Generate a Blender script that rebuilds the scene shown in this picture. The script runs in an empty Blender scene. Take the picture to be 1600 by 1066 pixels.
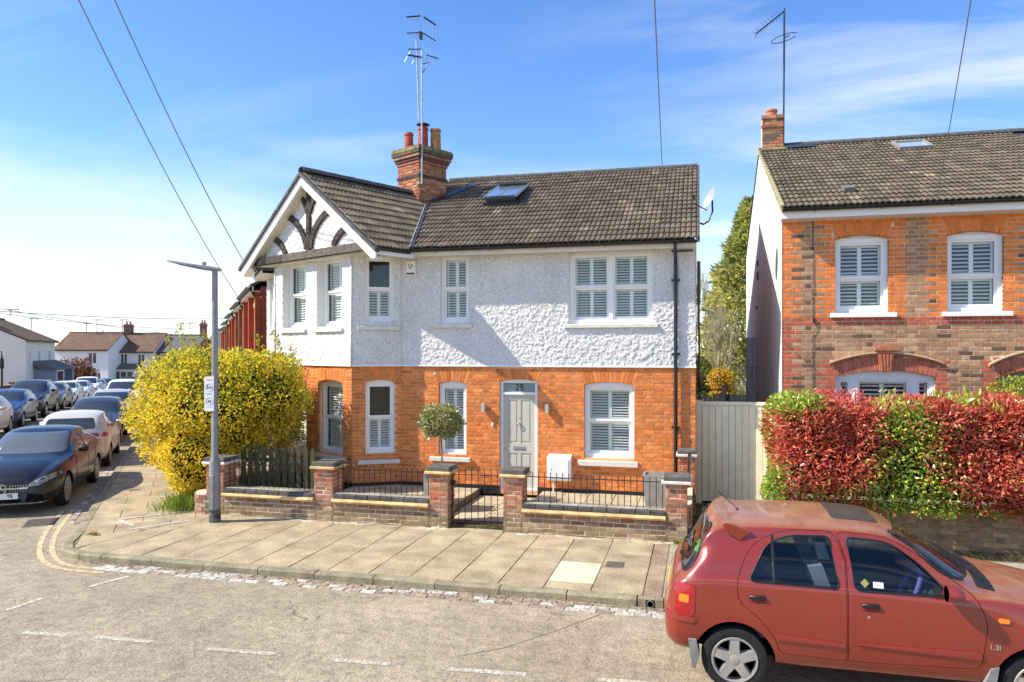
import bpy, bmesh, math, random
import numpy as np
from mathutils import Vector, Matrix
from mathutils.bvhtree import BVHTree
R = math.radians
random.seed(7); rng = np.random.default_rng(7)
sc = bpy.context.scene
COL = sc.collection

# ------------------------------------------------------------------ camera
YAW = math.atan(291/1160)
cd = bpy.data.cameras.new('camera'); cam = bpy.data.objects.new('camera', cd); COL.objects.link(cam)
cd.sensor_width = 36; cd.lens = 1160/1600*36
cd.shift_y = 14/1600
cd.clip_start = 0.05; cd.clip_end = 3000
cam.location = (0, 0, 3.0); cam.rotation_euler = (R(90), 0, YAW)
sc.camera = cam

# ------------------------------------------------------------------ sun and sky
SUNV = Vector((-2.55, -1.0, 2.45)).normalized()
SUN_EL = math.asin(SUNV.z); SUN_ROT = math.atan2(SUNV.x, SUNV.y)
sl = bpy.data.lights.new('sun', 'SUN'); sl.energy = 4.0; sl.angle = R(0.5); sl.color = (1, .92, .79)
sun = bpy.data.objects.new('sun', sl); COL.objects.link(sun)
sun.rotation_euler = SUNV.to_track_quat('Z', 'Y').to_euler(); sun.location = (-20, -8, 25)

world = bpy.data.worlds.new('World'); sc.world = world; world.use_nodes = True
wn = world.node_tree.nodes; wl = world.node_tree.links; wn.clear()
def N(t, **k):
    n = wn.new(t)
    for a, b in k.items(): setattr(n, a, b)
    return n
def L(a, b): wl.new(a, b)
def wmath(op, a, b=None, clamp=False):
    n = N('ShaderNodeMath', operation=op, use_clamp=clamp)
    for i, x in enumerate((a, b)):
        if x is None: continue
        if isinstance(x, (int, float)): n.inputs[i].default_value = x
        else: L(x, n.inputs[i])
    return n.outputs[0]
sky = N('ShaderNodeTexSky', sky_type='NISHITA', sun_disc=False)
sky.sun_elevation = SUN_EL; sky.sun_rotation = SUN_ROT
sky.air_density = 0.9; sky.dust_density = 0.15; sky.ozone_density = 3.0
hs = N('ShaderNodeHueSaturation'); hs.inputs['Saturation'].default_value = 1.2; hs.inputs['Value'].default_value = .90; hs.inputs['Hue'].default_value = .508
L(sky.outputs[0], hs.inputs['Color'])
tc = N('ShaderNodeTexCoord'); sep = N('ShaderNodeSeparateXYZ'); L(tc.outputs['Generated'], sep.inputs[0])
zz = wmath('ADD', sep.outputs[2], 0.18)
cx = wmath('DIVIDE', sep.outputs[0], zz); cy = wmath('DIVIDE', sep.outputs[1], zz)
comb = N('ShaderNodeCombineXYZ'); L(cx, comb.inputs[0]); L(cy, comb.inputs[1])
mp = N('ShaderNodeMapping'); mp.inputs['Rotation'].default_value = (0, 0, R(-35)); mp.inputs['Scale'].default_value = (.5, 1.8, 1); mp.inputs['Location'].default_value = (9.4, 4.4, 0)
L(comb.outputs[0], mp.inputs[0])
n1 = N('ShaderNodeTexNoise'); n1.inputs['Scale'].default_value = 1.25; n1.inputs['Detail'].default_value = 9; n1.inputs['Roughness'].default_value = .58; n1.inputs['Distortion'].default_value = .5
L(mp.outputs[0], n1.inputs['Vector'])
n2 = N('ShaderNodeTexNoise'); n2.inputs['Scale'].default_value = .55; n2.inputs['Detail'].default_value = 2
L(comb.outputs[0], n2.inputs['Vector'])
big = N('ShaderNodeMapRange'); big.inputs[1].default_value = .42; big.inputs[2].default_value = .62; L(n2.outputs[0], big.inputs[0])
wis = N('ShaderNodeMapRange'); wis.inputs[1].default_value = .46; wis.inputs[2].default_value = .78; L(n1.outputs[0], wis.inputs[0])
rgt = N('ShaderNodeMapRange'); rgt.inputs[1].default_value = -.75; rgt.inputs[2].default_value = .35; rgt.inputs[3].default_value = .12; rgt.inputs[4].default_value = 1.0; L(sep.outputs[0], rgt.inputs[0])
cirrus = wmath('MULTIPLY', wmath('MULTIPLY', wmath('MULTIPLY', wis.outputs[0], big.outputs[0]), rgt.outputs[0]), 1.6)
# low cloud bank along the horizon, ragged top
n3 = N('ShaderNodeTexNoise'); n3.inputs['Scale'].default_value = 3.2; n3.inputs['Detail'].default_value = 6
mp3 = N('ShaderNodeMapping'); mp3.inputs['Scale'].default_value = (1, 1, 4.5); L(tc.outputs['Generated'], mp3.inputs[0]); L(mp3.outputs[0], n3.inputs['Vector'])
elev = wmath('ADD', sep.outputs[2], wmath('MULTIPLY', wmath('SUBTRACT', n3.outputs[0], .5), -.30))
bank = N('ShaderNodeMapRange'); bank.inputs[1].default_value = .26; bank.inputs[2].default_value = .05; L(elev, bank.inputs[0])
lft = N('ShaderNodeMapRange'); lft.inputs[1].default_value = .15; lft.inputs[2].default_value = -.42; lft.inputs[3].default_value = .35; lft.inputs[4].default_value = 1.0; L(sep.outputs[0], lft.inputs[0])
cl = wmath('MAXIMUM', cirrus, wmath('MULTIPLY', wmath('MULTIPLY', bank.outputs[0], lft.outputs[0]), .85), True)
mix = N('ShaderNodeMix', data_type='RGBA'); L(cl, mix.inputs[0]); L(hs.outputs[0], mix.inputs[6]); mix.inputs[7].default_value = (3.9, 4.0, 4.1, 1)
bg = N('ShaderNodeBackground'); bg.inputs[1].default_value = 0.15; L(mix.outputs[2], bg.inputs[0])
wo = N('ShaderNodeOutputWorld'); L(bg.outputs[0], wo.inputs[0])

sc.view_settings.view_transform = 'Standard'; sc.view_settings.look = 'None'
sc.view_settings.gamma = 1; sc.view_settings.use_curve_mapping = False
sc.view_settings.exposure = 0.98
sc.cycles.max_bounces = 8; sc.cycles.transparent_max_bounces = 16

# ------------------------------------------------------------------ materials
def mat(name, base=(.5,.5,.5), rough=.7, spec=.3, metal=0, noise=None, bump=None, attr=False, coat=0, n2=None, voro=None, trans=0, emit=None):
    """noise=(scale, amount) / n2 likewise: value variation; bump=(scale, distance_m[, detail]); attr: colour comes from the 'col' attribute"""
    m = bpy.data.materials.new(name); m.use_nodes = True
    nt = m.node_tree; b = nt.nodes['Principled BSDF']
    b.inputs['Roughness'].default_value = rough; b.inputs['Metallic'].default_value = metal
    b.inputs['Specular IOR Level'].default_value = spec
    if coat: b.inputs['Coat Weight'].default_value = coat; b.inputs['Coat Roughness'].default_value = .06
    tcn = nt.nodes.new('ShaderNodeTexCoord'); src = tcn.outputs['Object']
    if attr:
        a = nt.nodes.new('ShaderNodeAttribute'); a.attribute_name = 'col'; cur = a.outputs['Color']
    else:
        r = nt.nodes.new('ShaderNodeRGB'); r.outputs[0].default_value = (*base, 1); cur = r.outputs[0]
    for nz in (noise, n2):
        if not nz: continue
        t = nt.nodes.new('ShaderNodeTexNoise'); t.inputs['Scale'].default_value = nz[0]; t.inputs['Detail'].default_value = nz[2] if len(nz) > 2 else 5
        nt.links.new(src, t.inputs['Vector'])
        mr = nt.nodes.new('ShaderNodeMapRange'); mr.inputs[1].default_value = .3; mr.inputs[2].default_value = .7
        mr.inputs[3].default_value = 1-nz[1]; mr.inputs[4].default_value = 1+nz[1]; nt.links.new(t.outputs[0], mr.inputs[0])
        mm = nt.nodes.new('ShaderNodeVectorMath'); mm.operation = 'SCALE'; nt.links.new(cur, mm.inputs[0]); nt.links.new(mr.outputs[0], mm.inputs['Scale'])
        cur = mm.outputs[0]
    nt.links.new(cur, b.inputs['Base Color'])
    if bump:
        t = nt.nodes.new('ShaderNodeTexNoise'); t.inputs['Scale'].default_value = bump[0]; t.inputs['Detail'].default_value = bump[2] if len(bump) > 2 else 4
        nt.links.new(src, t.inputs['Vector'])
        bp = nt.nodes.new('ShaderNodeBump'); bp.inputs['Distance'].default_value = bump[1]; bp.inputs['Strength'].default_value = 1
        nt.links.new(t.outputs[0], bp.inputs['Height']); nt.links.new(bp.outputs[0], b.inputs['Normal'])
    if trans:
        o = nt.nodes['Material Output']; tr = nt.nodes.new('ShaderNodeBsdfTranslucent'); nt.links.new(cur, tr.inputs['Color'])
        mx = nt.nodes.new('ShaderNodeMixShader'); mx.inputs[0].default_value = trans
        nt.links.new(b.outputs[0], mx.inputs[1]); nt.links.new(tr.outputs[0], mx.inputs[2]); nt.links.new(mx.outputs[0], o.inputs[0])
    if emit: b.inputs['Emission Color'].default_value = (*base, 1); b.inputs['Emission Strength'].default_value = emit
    return m

def glass_mat(name, tint=(.85,.92,.9), ior=1.5, rough=0.0, body=None, bodyfac=0.0):
    m = bpy.data.materials.new(name); m.use_nodes = True; nt = m.node_tree; nt.nodes.clear()
    o = nt.nodes.new('ShaderNodeOutputMaterial'); t = nt.nodes.new('ShaderNodeBsdfTransparent'); t.inputs[0].default_value = (*tint, 1)
    g = nt.nodes.new('ShaderNodeBsdfGlossy'); g.inputs['Roughness'].default_value = rough
    f = nt.nodes.new('ShaderNodeFresnel'); ge = nt.nodes.new('ShaderNodeNewGeometry'); io = nt.nodes.new('ShaderNodeMix'); io.inputs[2].default_value = ior; io.inputs[3].default_value = 1/ior   # same reflectance from both sides of the pane
    nt.links.new(ge.outputs['Backfacing'], io.inputs[0]); nt.links.new(io.outputs[0], f.inputs[0])
    mx = nt.nodes.new('ShaderNodeMixShader'); nt.links.new(f.outputs[0], mx.inputs[0]); nt.links.new(t.outputs[0], mx.inputs[1]); nt.links.new(g.outputs[0], mx.inputs[2])
    nt.links.new(mx.outputs[0], o.inputs[0]); return m

# ------------------------------------------------------------------ mesh builder
ORG = {}
class MB:
    def __init__(s, M=None): s.v=[]; s.f=[]; s.m=[]; s.c=[]; s.M=M; s.mi=0; s.col=(.5,.5,.5)
    def add(s, vs, fs, m=None, col=None):
        n=len(s.v)
        if s.M is not None: vs=[s.M @ Vector(v) for v in vs]
        s.v.extend([tuple(v) for v in vs])
        for f in fs:
            s.f.append([i+n for i in f]); s.m.append(s.mi if m is None else m); s.c.append(s.col if col is None else col)
        return s
    def box(s,x0,x1,y0,y1,z0,z1,m=None,col=None,ch=0):
        if ch:
            c=ch
            vs=[]
            for (x,y,z) in ((x0,y0,z0),(x1,y0,z0),(x1,y1,z0),(x0,y1,z0),(x0,y0,z1),(x1,y0,z1),(x1,y1,z1),(x0,y1,z1)):
                sx=1 if x==x0 else -1; sy=1 if y==y0 else -1; sz=1 if z==z0 else -1
                vs += [(x+sx*c,y+sy*c,z),(x+sx*c,y,z+sz*c),(x,y+sy*c,z+sz*c)]
            # corner k -> verts 3k (z-face), 3k+1 (y-face), 3k+2 (x-face)
            Z=lambda k:3*k; Yf=lambda k:3*k+1; X=lambda k:3*k+2
            fs=[[Z(0),Z(3),Z(2),Z(1)],[Z(4),Z(5),Z(6),Z(7)],[Yf(0),Yf(1),Yf(5),Yf(4)],[Yf(2),Yf(3),Yf(7),Yf(6)],[X(1),X(2),X(6),X(5)],[X(3),X(0),X(4),X(7)]]
            for a,b in ((0,1),(1,2),(2,3),(3,0)):
                g = Yf if (a,b) in ((0,1),(2,3)) else X
                fs += [[Z(a),Z(b),g(b),g(a)],[Z(b+4),Z(a+4),g(a+4),g(b+4)]]
            for k in range(4): fs.append([Yf(k),X(k),X(k+4),Yf(k+4)] if k in (1,3) else [X(k),Yf(k),Yf(k+4),X(k+4)])
            for k in range(8): fs.append([Z(k),Yf(k),X(k)])
            return s.add(vs,fs,m,col)
        return s.add([(x0,y0,z0),(x1,y0,z0),(x1,y1,z0),(x0,y1,z0),(x0,y0,z1),(x1,y0,z1),(x1,y1,z1),(x0,y1,z1)],
              [[0,3,2,1],[4,5,6,7],[0,1,5,4],[1,2,6,5],[2,3,7,6],[3,0,4,7]],m,col)
    def prism(s,poly,a,b,axis='y',m=None,col=None):
        """poly: list of 2d points; extruded from a to b along axis (poly coords = the other two axes in order)"""
        def P(p,t): return {'y':(p[0],t,p[1]),'x':(t,p[0],p[1]),'z':(p[0],p[1],t)}[axis]
        n=len(poly); vs=[P(p,a) for p in poly]+[P(p,b) for p in poly]
        fs=[list(range(n)),list(range(2*n-1,n-1,-1))]+[[i,i+n,(i+1)%n+n,(i+1)%n] for i in range(n)]
        return s.add(vs,fs,m,col)
    def tube(s,pts,r,n=6,m=None,col=None,cap=True):
        pts=[Vector(p) for p in pts]; rr=r if isinstance(r,(list,tuple)) else [r]*len(pts); vs=[]; fs=[]
        up=Vector((0,0,1))
        for i,p in enumerate(pts):
            t=(pts[min(i+1,len(pts)-1)]-pts[max(i-1,0)]).normalized()
            q=up if abs(t.z)<.95 else Vector((1,0,0))
            a=t.cross(q).normalized(); b=t.cross(a)
            for k in range(n):
                w=2*math.pi*k/n; vs.append(p+a*math.cos(w)*rr[i]+b*math.sin(w)*rr[i])
        for i in range(len(pts)-1):
            for k in range(n): fs.append([i*n+k,i*n+(k+1)%n,(i+1)*n+(k+1)%n,(i+1)*n+k])
        if cap: fs += [list(range(n-1,-1,-1)),[(len(pts)-1)*n+k for k in range(n)]]
        return s.add(vs,fs,m,col)
    def lathe(s,prof,c=(0,0,0),n=16,axis='z',m=None,col=None,caps=True):
        vs=[];fs=[]
        for (r,h) in prof:
            for k in range(n):
                w=2*math.pi*k/n; a,b=r*math.cos(w),r*math.sin(w)
                vs.append({'z':(c[0]+a,c[1]+b,c[2]+h),'y':(c[0]+a,c[1]+h,c[2]+b),'x':(c[0]+h,c[1]+a,c[2]+b)}[axis])
        for i in range(len(prof)-1):
            for k in range(n): fs.append([i*n+k,i*n+(k+1)%n,(i+1)*n+(k+1)%n,(i+1)*n+k])
        if caps and prof[0][0]>1e-4: fs.append(list(range(n-1,-1,-1)))
        if caps and prof[-1][0]>1e-4: fs.append([(len(prof)-1)*n+k for k in range(n)])
        return s.add(vs,fs,m,col)
    def build(s,name,mats,parent=None,smooth=False,kind=None,label=None,origin=None,fix=True):
        o0 = Vector(origin) if origin is not None else (ORG.get(parent,Vector((0,0,0))) if parent else Vector((0,0,0)))
        me=bpy.data.meshes.new(name)
        me.from_pydata([tuple(Vector(v)-o0) for v in s.v],[],s.f)
        mats=mats if isinstance(mats,(list,tuple)) else [mats]
        for m in mats: me.materials.append(m)
        if len(mats)>1: me.polygons.foreach_set('material_index',s.m)
        a=me.attributes.new('col','FLOAT_COLOR','FACE'); a.data.foreach_set('color',[x for c in s.c for x in (c[0],c[1],c[2],1)])
        if fix:
            bm=bmesh.new(); bm.from_mesh(me); bmesh.ops.recalc_face_normals(bm,faces=bm.faces); bm.to_mesh(me); bm.free()
        if smooth:
            me.polygons.foreach_set('use_smooth',[True]*len(me.polygons))
            if smooth!=True: me.set_sharp_from_angle(angle=R(smooth))
        me.update()
        return link(name,me,parent,kind,label,origin)
def link(name,me,parent=None,kind=None,label=None,origin=None):
    o=bpy.data.objects.new(name,me); COL.objects.link(o)
    if parent: o.parent=parent; ORG[o]=ORG.get(parent,Vector((0,0,0)))
    elif origin is not None: o.location=origin; ORG[o]=Vector(origin)
    else: ORG[o]=Vector((0,0,0))
    if kind: o['kind']=kind
    if label: o['label']=label
    return o
def thing(name,label,cat,loc=(0,0,0),group=None,local=False,rot=0):
    o=bpy.data.objects.new(name,None); COL.objects.link(o); o.location=loc; o.rotation_euler=(0,0,rot); o.empty_display_size=.2
    ORG[o]=Vector((0,0,0)) if local else Vector(loc)
    return tag(o,label,cat,group)
def tag(o,label,cat,group=None):
    o['label']=label; o['category']=cat
    if group: o['group']=group
    return o
def copy_tree(o,parent=None,loc=None,rot=None):
    c=o.copy(); COL.objects.link(c)
    if parent: c.parent=parent
    if loc is not None: c.location=loc
    if rot is not None: c.rotation_euler=(0,0,rot)
    for ch in list(o.children): copy_tree(ch,c)
    return c
def np_mesh(name,V,F,mats,parent=None,col=None,smooth=False,kind=None,origin=None,midx=None,label=None):
    """V (n,3) array, F (m,k) int array of k-gons, col (m,3)"""
    o0 = np.array(origin if origin is not None else (ORG.get(parent,Vector((0,0,0))) if parent else (0,0,0)),float)
    me=bpy.data.meshes.new(name); n=len(V); m,k=F.shape
    me.vertices.add(n); me.vertices.foreach_set('co',(V-o0).astype(np.float32).ravel())
    me.loops.add(m*k); me.loops.foreach_set('vertex_index',F.astype(np.int32).ravel())
    me.polygons.add(m); me.polygons.foreach_set('loop_start',np.arange(0,m*k,k,dtype=np.int32))
    mats=mats if isinstance(mats,(list,tuple)) else [mats]
    for q in mats: me.materials.append(q)
    if midx is not None: me.polygons.foreach_set('material_index',midx.astype(np.int32))
    if col is not None:
        a=me.attributes.new('col','FLOAT_COLOR','FACE'); cc=np.ones((m,4),np.float32); cc[:,:3]=col; a.data.foreach_set('color',cc.ravel())
    if smooth: me.polygons.foreach_set('use_smooth',[True]*m)
    me.update(calc_edges=True); me.validate()
    return link(name,me,parent,kind,label,origin)

CAMV=Vector((0,0,3.0)); CF=Vector((-math.sin(YAW),math.cos(YAW),0)); CR=Vector((math.cos(YAW),math.sin(YAW),0))
def seen_size(p,w,h):
    d=Vector(p)-CAMV; z=d.dot(CF); x=d.dot(CR)
    if z<.5: return 0
    s=1160/z; u=800+x*s; v=547-d.z*s
    inside = -20<u<1620 and -20<v<1086
    return w*h*s*s*(1 if inside else .001)

def frame(o,ang):
    """facade frame: s along the wall, d outward, z up -> world"""
    a=ang; return Matrix(((math.cos(a),math.sin(a),0,o[0]),(math.sin(a),-math.cos(a),0,o[1]),(0,0,1,0),(0,0,0,1)))
def ssub(iv,cuts):
    for (a,b) in cuts:
        out=[]
        for (p,q) in iv:
            if b<=p or a>=q: out.append((p,q)); continue
            if a>p+.015: out.append((p,a))
            if b<q-.015: out.append((b,q))
        iv=out
    return iv
class Opening:
    """rect with optional segmental head; vous = height of a voussoir ring above it (None: no ring)"""
    def __init__(s,a,b,z0,z1,rise=0,vous=None,ext=.1): s.a,s.b,s.z0,s.z1,s.rise,s.vous,s.ext=a,b,z0,z1,rise,vous,ext
    def head(s,x):
        t=(x-(s.a+s.b)/2)/((s.b-s.a)/2); return s.z1+s.rise*(1-t*t)
    def cut(s,z):
        if s.z0<=z<=s.z1: return (s.a,s.b)
        if s.vous is None:
            return (s.a,s.b) if s.z1<z<=s.z1+s.rise*.6 else None
        if s.z1<z<s.z1+s.rise+s.vous*.98:
            e=s.ext*max(0,(z-s.z1)/s.vous); return (s.a-e,s.b+e)
        return None
def brick_list(s0,s1,z0,z1,opens,colf,course=.076,bl=.2175,jt=.0115,d0=0,bond='flemish',off=0):
    """-> list of (sa,sb,za,zb,colour)"""
    out=[]; nz=int(round((z1-z0)/course)); course=(z1-z0)/nz
    for i in range(nz):
        za=z0+i*course; zb=za+course-jt; zm=(za+zb)/2
        iv=ssub([(s0,s1)],[c for c in (o.cut(zm) for o in opens) if c])
        hd=(bl-jt)/2
        if bond=='flemish': seq=[bl,hd]; x=s0+off-(0 if i%2==0 else (bl+hd)/2+jt); k=0
        else: seq=[bl]; x=s0+off-(0 if i%2==0 else bl/2); k=0
        while x<s1:
            w=seq[k%len(seq)]; k+=1; a,b=x,x+w; x=b+jt
            for (p,q) in iv:
                aa,bb=max(a,p),min(b,q)
                if aa>p and aa-p<.03: aa=p
                if q>bb and q-bb<.03+jt: bb=q
                if bb-aa>.035: out.append((aa,bb,za,zb,colf((aa+bb)/2,zm,i)))
    return out
def brick_mesh(mb,a,b,za,zb,d,col,deep=.05,ch=.004,jit=1):
    j=random.uniform(-.0025,.003)*jit; t=[random.uniform(-.0015,.0015)*jit for _ in range(4)]
    D=d+j; c=ch
    vs=[(a,d-deep,za),(b,d-deep,za),(b,d-deep,zb),(a,d-deep,zb),(a,D-c,za),(b,D-c,za),(b,D-c,zb),(a,D-c,zb),
        (a+c,D+t[0],za+c),(b-c,D+t[1],za+c),(b-c,D+t[2],zb-c),(a+c,D+t[3],zb-c)]
    fs=[[8,9,10,11],[4,5,9,8],[5,6,10,9],[6,7,11,10],[7,4,8,11],[0,1,5,4],[1,2,6,5],[2,3,7,6],[3,0,4,7]]
    mb.add(vs,fs,0,col)
def voussoirs(op,colf,bricks_out,bt=.066,jt=.010,fan=1):
    """wedge bricks over an opening -> quads (4 pts in s,z)"""
    w=op.b-op.a; n=int(round((w+op.ext)/(bt+jt)));
    for i in range(n):
        f0=i/n; f1=(i+1)/n
        g=jt/2/w
        b0=op.a+w*f0+jt/2; b1=op.a+w*f1-jt/2
        W=w+2*op.ext; t0=op.a-op.ext+W*f0+jt/2; t1=op.a-op.ext+W*f1-jt/2
        zt=op.z1+op.rise+op.vous-.010
        bricks_out.append(((b0,op.head(b0)+.004),(b1,op.head(b1)+.004),(t1,zt),(t0,zt),colf()))
def wedge_mesh(mb,q,d,deep=.13):
    c=.004; D=d+random.uniform(-.001,.003); (p0,p1,p2,p3,col)=q
    cx=sum(p[0] for p in (p0,p1,p2,p3))/4; cz=sum(p[1] for p in (p0,p1,p2,p3))/4
    P=[p0,p1,p2,p3]; vs=[(x,d-deep,z) for x,z in P]+[(x,D-c,z) for x,z in P]+[(x+(c if x<cx else -c),D,z+(c if z<cz else -c)) for x,z in P]
    fs=[[8,9,10,11],[4,5,9,8],[5,6,10,9],[6,7,11,10],[7,4,8,11],[0,1,5,4],[1,2,6,5],[2,3,7,6],[3,0,4,7]]
    mb.add(vs,fs,0,col)
def emit_pieces(items,parent,mat_,name,limit=300,restname=None):
    """items: (size, MB-filling function). Largest become objects, the rest one stuff part"""
    items.sort(key=lambda t:-t[0]); rest=MB()
    for i,(sz,fn) in enumerate(items):
        if i<limit and sz>0:
            mb=MB(); fn(mb); mb.build(name,mat_,parent,fix=False)
        else: fn(rest)
    if rest.v: rest.build(restname or name+'work',mat_,parent,kind='stuff',fix=False)
def wall_sheet(mb,s0,s1,z0,z1,opens,d,m=None,col=None):
    """flat sheet with rectangular holes"""
    ss=sorted({s0,s1,*[min(max(x,s0),s1) for o in opens for x in (o.a,o.b)]}); zs=sorted({z0,z1,*[min(max(x,z0),z1) for o in opens for x in (o.z0,o.z1+o.rise)]})
    for i in range(len(ss)-1):
        for j in range(len(zs)-1):
            cx=(ss[i]+ss[i+1])/2; cz=(zs[j]+zs[j+1])/2
            if any(o.a<cx<o.b and o.z0<cz<o.z1+o.rise for o in opens): continue
            mb.add([(ss[i],d,zs[j]),(ss[i+1],d,zs[j]),(ss[i+1],d,zs[j+1]),(ss[i],d,zs[j+1])],[[0,1,2,3]],m,col)
    for o in opens:   # reveals
        mb.add([(o.a,d,o.z0),(o.a,d-.2,o.z0),(o.a,d-.2,o.z1+o.rise),(o.a,d,o.z1+o.rise)],[[0,1,2,3]],m,col)
        mb.add([(o.b,d,o.z0),(o.b,d-.2,o.z0),(o.b,d-.2,o.z1+o.rise),(o.b,d,o.z1+o.rise)],[[3,2,1,0]],m,col)
        mb.add([(o.a,d,o.z0),(o.b,d,o.z0),(o.b,d-.2,o.z0),(o.a,d-.2,o.z0)],[[0,1,2,3]],m,col)
        if not o.vous: mb.add([(o.a,d,o.z1+o.rise),(o.b,d,o.z1+o.rise),(o.b,d-.2,o.z1+o.rise),(o.a,d-.2,o.z1+o.rise)],[[3,2,1,0]],m,col)
def smooth_noise(X,Z,cell,seed):
    """value noise, smoothstep interpolated"""
    g=np.random.default_rng(seed).random((256,256)); x=X/cell; z=Z/cell
    i=np.floor(x).astype(int); j=np.floor(z).astype(int); fx=x-i; fz=z-j; fx=fx*fx*(3-2*fx); fz=fz*fz*(3-2*fz)
    a=g[i%256,j%256]; b=g[(i+1)%256,j%256]; c=g[i%256,(j+1)%256]; d=g[(i+1)%256,(j+1)%256]
    return (a*(1-fx)+b*fx)*(1-fz)+(c*(1-fx)+d*fx)*fz
def roughcast(M,s0,s1,z0,z1,opens,d,mats,parent,name,amp=.016,res=.017,seed=1,tri=None):
    """pebbly render sheet with real relief, holes for openings; tri(s)->max z for gables"""
    def line(p0,p1,cuts):
        xs=sorted({p0,p1,*[min(max(c,p0),p1) for c in cuts]}); out=[]
        for a,b in zip(xs[:-1],xs[1:]):
            n=max(1,int(math.ceil((b-a)/res))); out += list(np.linspace(a,b,n,endpoint=False))
        return np.array(out+[xs[-1]])
    S=line(s0,s1,[c for o in opens for c in (o.a,o.b)]); Z=line(z0,z1,[c for o in opens for c in (o.z0,o.z1)])
    GS,GZ=np.meshgrid(S,Z,indexing='ij')
    if tri is not None:
        top=np.array([tri(x) for x in S])[:,None]; GZ=z0+(GZ-z0)/(z1-z0)*(top-z0)
    h=smooth_noise(GS*.8+31,GZ+17,.042,seed)*.45+smooth_noise(GS+GZ*.3,GZ-GS*.3,.021,seed+1)*.55
    h=np.clip((h-.36)*2.2,0,1); h=h*h*(3-2*h)
    low=smooth_noise(GS,GZ,.5,seed+2)
    D=d+amp*h+.006*low
    for o in opens:
        near=(GS>o.a-.002)&(GS<o.b+.002)&(GZ>o.z0-.002)&(GZ<o.z1+.002); D[near]=d
    nS,nZ=len(S),len(Z); P=np.stack([GS.ravel(),D.ravel(),GZ.ravel(),np.ones(nS*nZ)],1)@np.array(M).T
    idx=np.arange(nS*nZ).reshape(nS,nZ)
    F=np.stack([idx[:-1,:-1],idx[1:,:-1],idx[1:,1:],idx[:-1,1:]],-1)
    cs=(S[:-1]+S[1:])/2; cz=(Z[:-1]+Z[1:])/2; keep=np.ones((nS-1,nZ-1),bool)
    for o in opens: keep &= ~((cs[:,None]>o.a)&(cs[:,None]<o.b)&(cz[None,:]>o.z0)&(cz[None,:]<o.z1))
    F=F[keep]
    return np_mesh(name,P[:,:3],F,mats,parent,smooth=True)
# ================================================================== SETTING: ground, road, pavement
ST_D=Vector((-.607,.794,0)); ST_P=Vector((.794,.607,0)); ST_O=Vector((-11.25,11.77,0))
def st(t,p,z=0): v=ST_O+ST_D*t+ST_P*p; return (v.x,v.y,z)
def st_t(x,y): return (x-ST_O.x)*ST_D.x+(y-ST_O.y)*ST_D.y
def st_p(x,y): return (x-ST_O.x)*ST_P.x+(y-ST_O.y)*ST_P.y
def drop(t): return -.027*max(0,t-26) if t<90 else -.027*64
def road_z(x,y):
    crown=.1*max(0,1-((y-5.2)/3.85)**2)
    return -.1+crown+drop(st_t(x,y))
def clip(poly,planes):
    for (nx,ny,c) in planes:          # keep nx*x+ny*y>=c
        out=[]
        for i in range(len(poly)):
            p,q=poly[i],poly[(i+1)%len(poly)]; a=nx*p[0]+ny*p[1]-c; b=nx*q[0]+ny*q[1]-c
            if a>=0: out.append(p)
            if (a>=0)!=(b>=0): t=a/(a-b); out.append((p[0]+(q[0]-p[0])*t,p[1]+(q[1]-p[1])*t))
        poly=out
        if len(poly)<3: return []
    return poly
def inset(poly,w):
    cx=sum(p[0] for p in poly)/len(poly); cy=sum(p[1] for p in poly)/len(poly)
    out=[]; n=len(poly)
    for i in range(n):
        p0,p,p1=Vector(poly[i-1]),Vector(poly[i]),Vector(poly[(i+1)%n])
        a=(p-p0).normalized(); b=(p1-p).normalized(); k=a.x*b.y-a.y*b.x
        na=Vector((-a.y,a.x)); nb=Vector((-b.y,b.x)); m=(na+nb)
        if m.length<1e-6: out.append(tuple(p)); continue
        m=m.normalized(); s=w/max(.35,m.dot(na)); out.append((p.x+m.x*s,p.y+m.y*s))
    return out
def area(poly): return sum(poly[i-1][0]*poly[i][1]-poly[i][0]*poly[i-1][1] for i in range(len(poly)))/2

def vary(c,a,b): k=random.uniform(a,b); return tuple(x*k for x in c)
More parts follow.
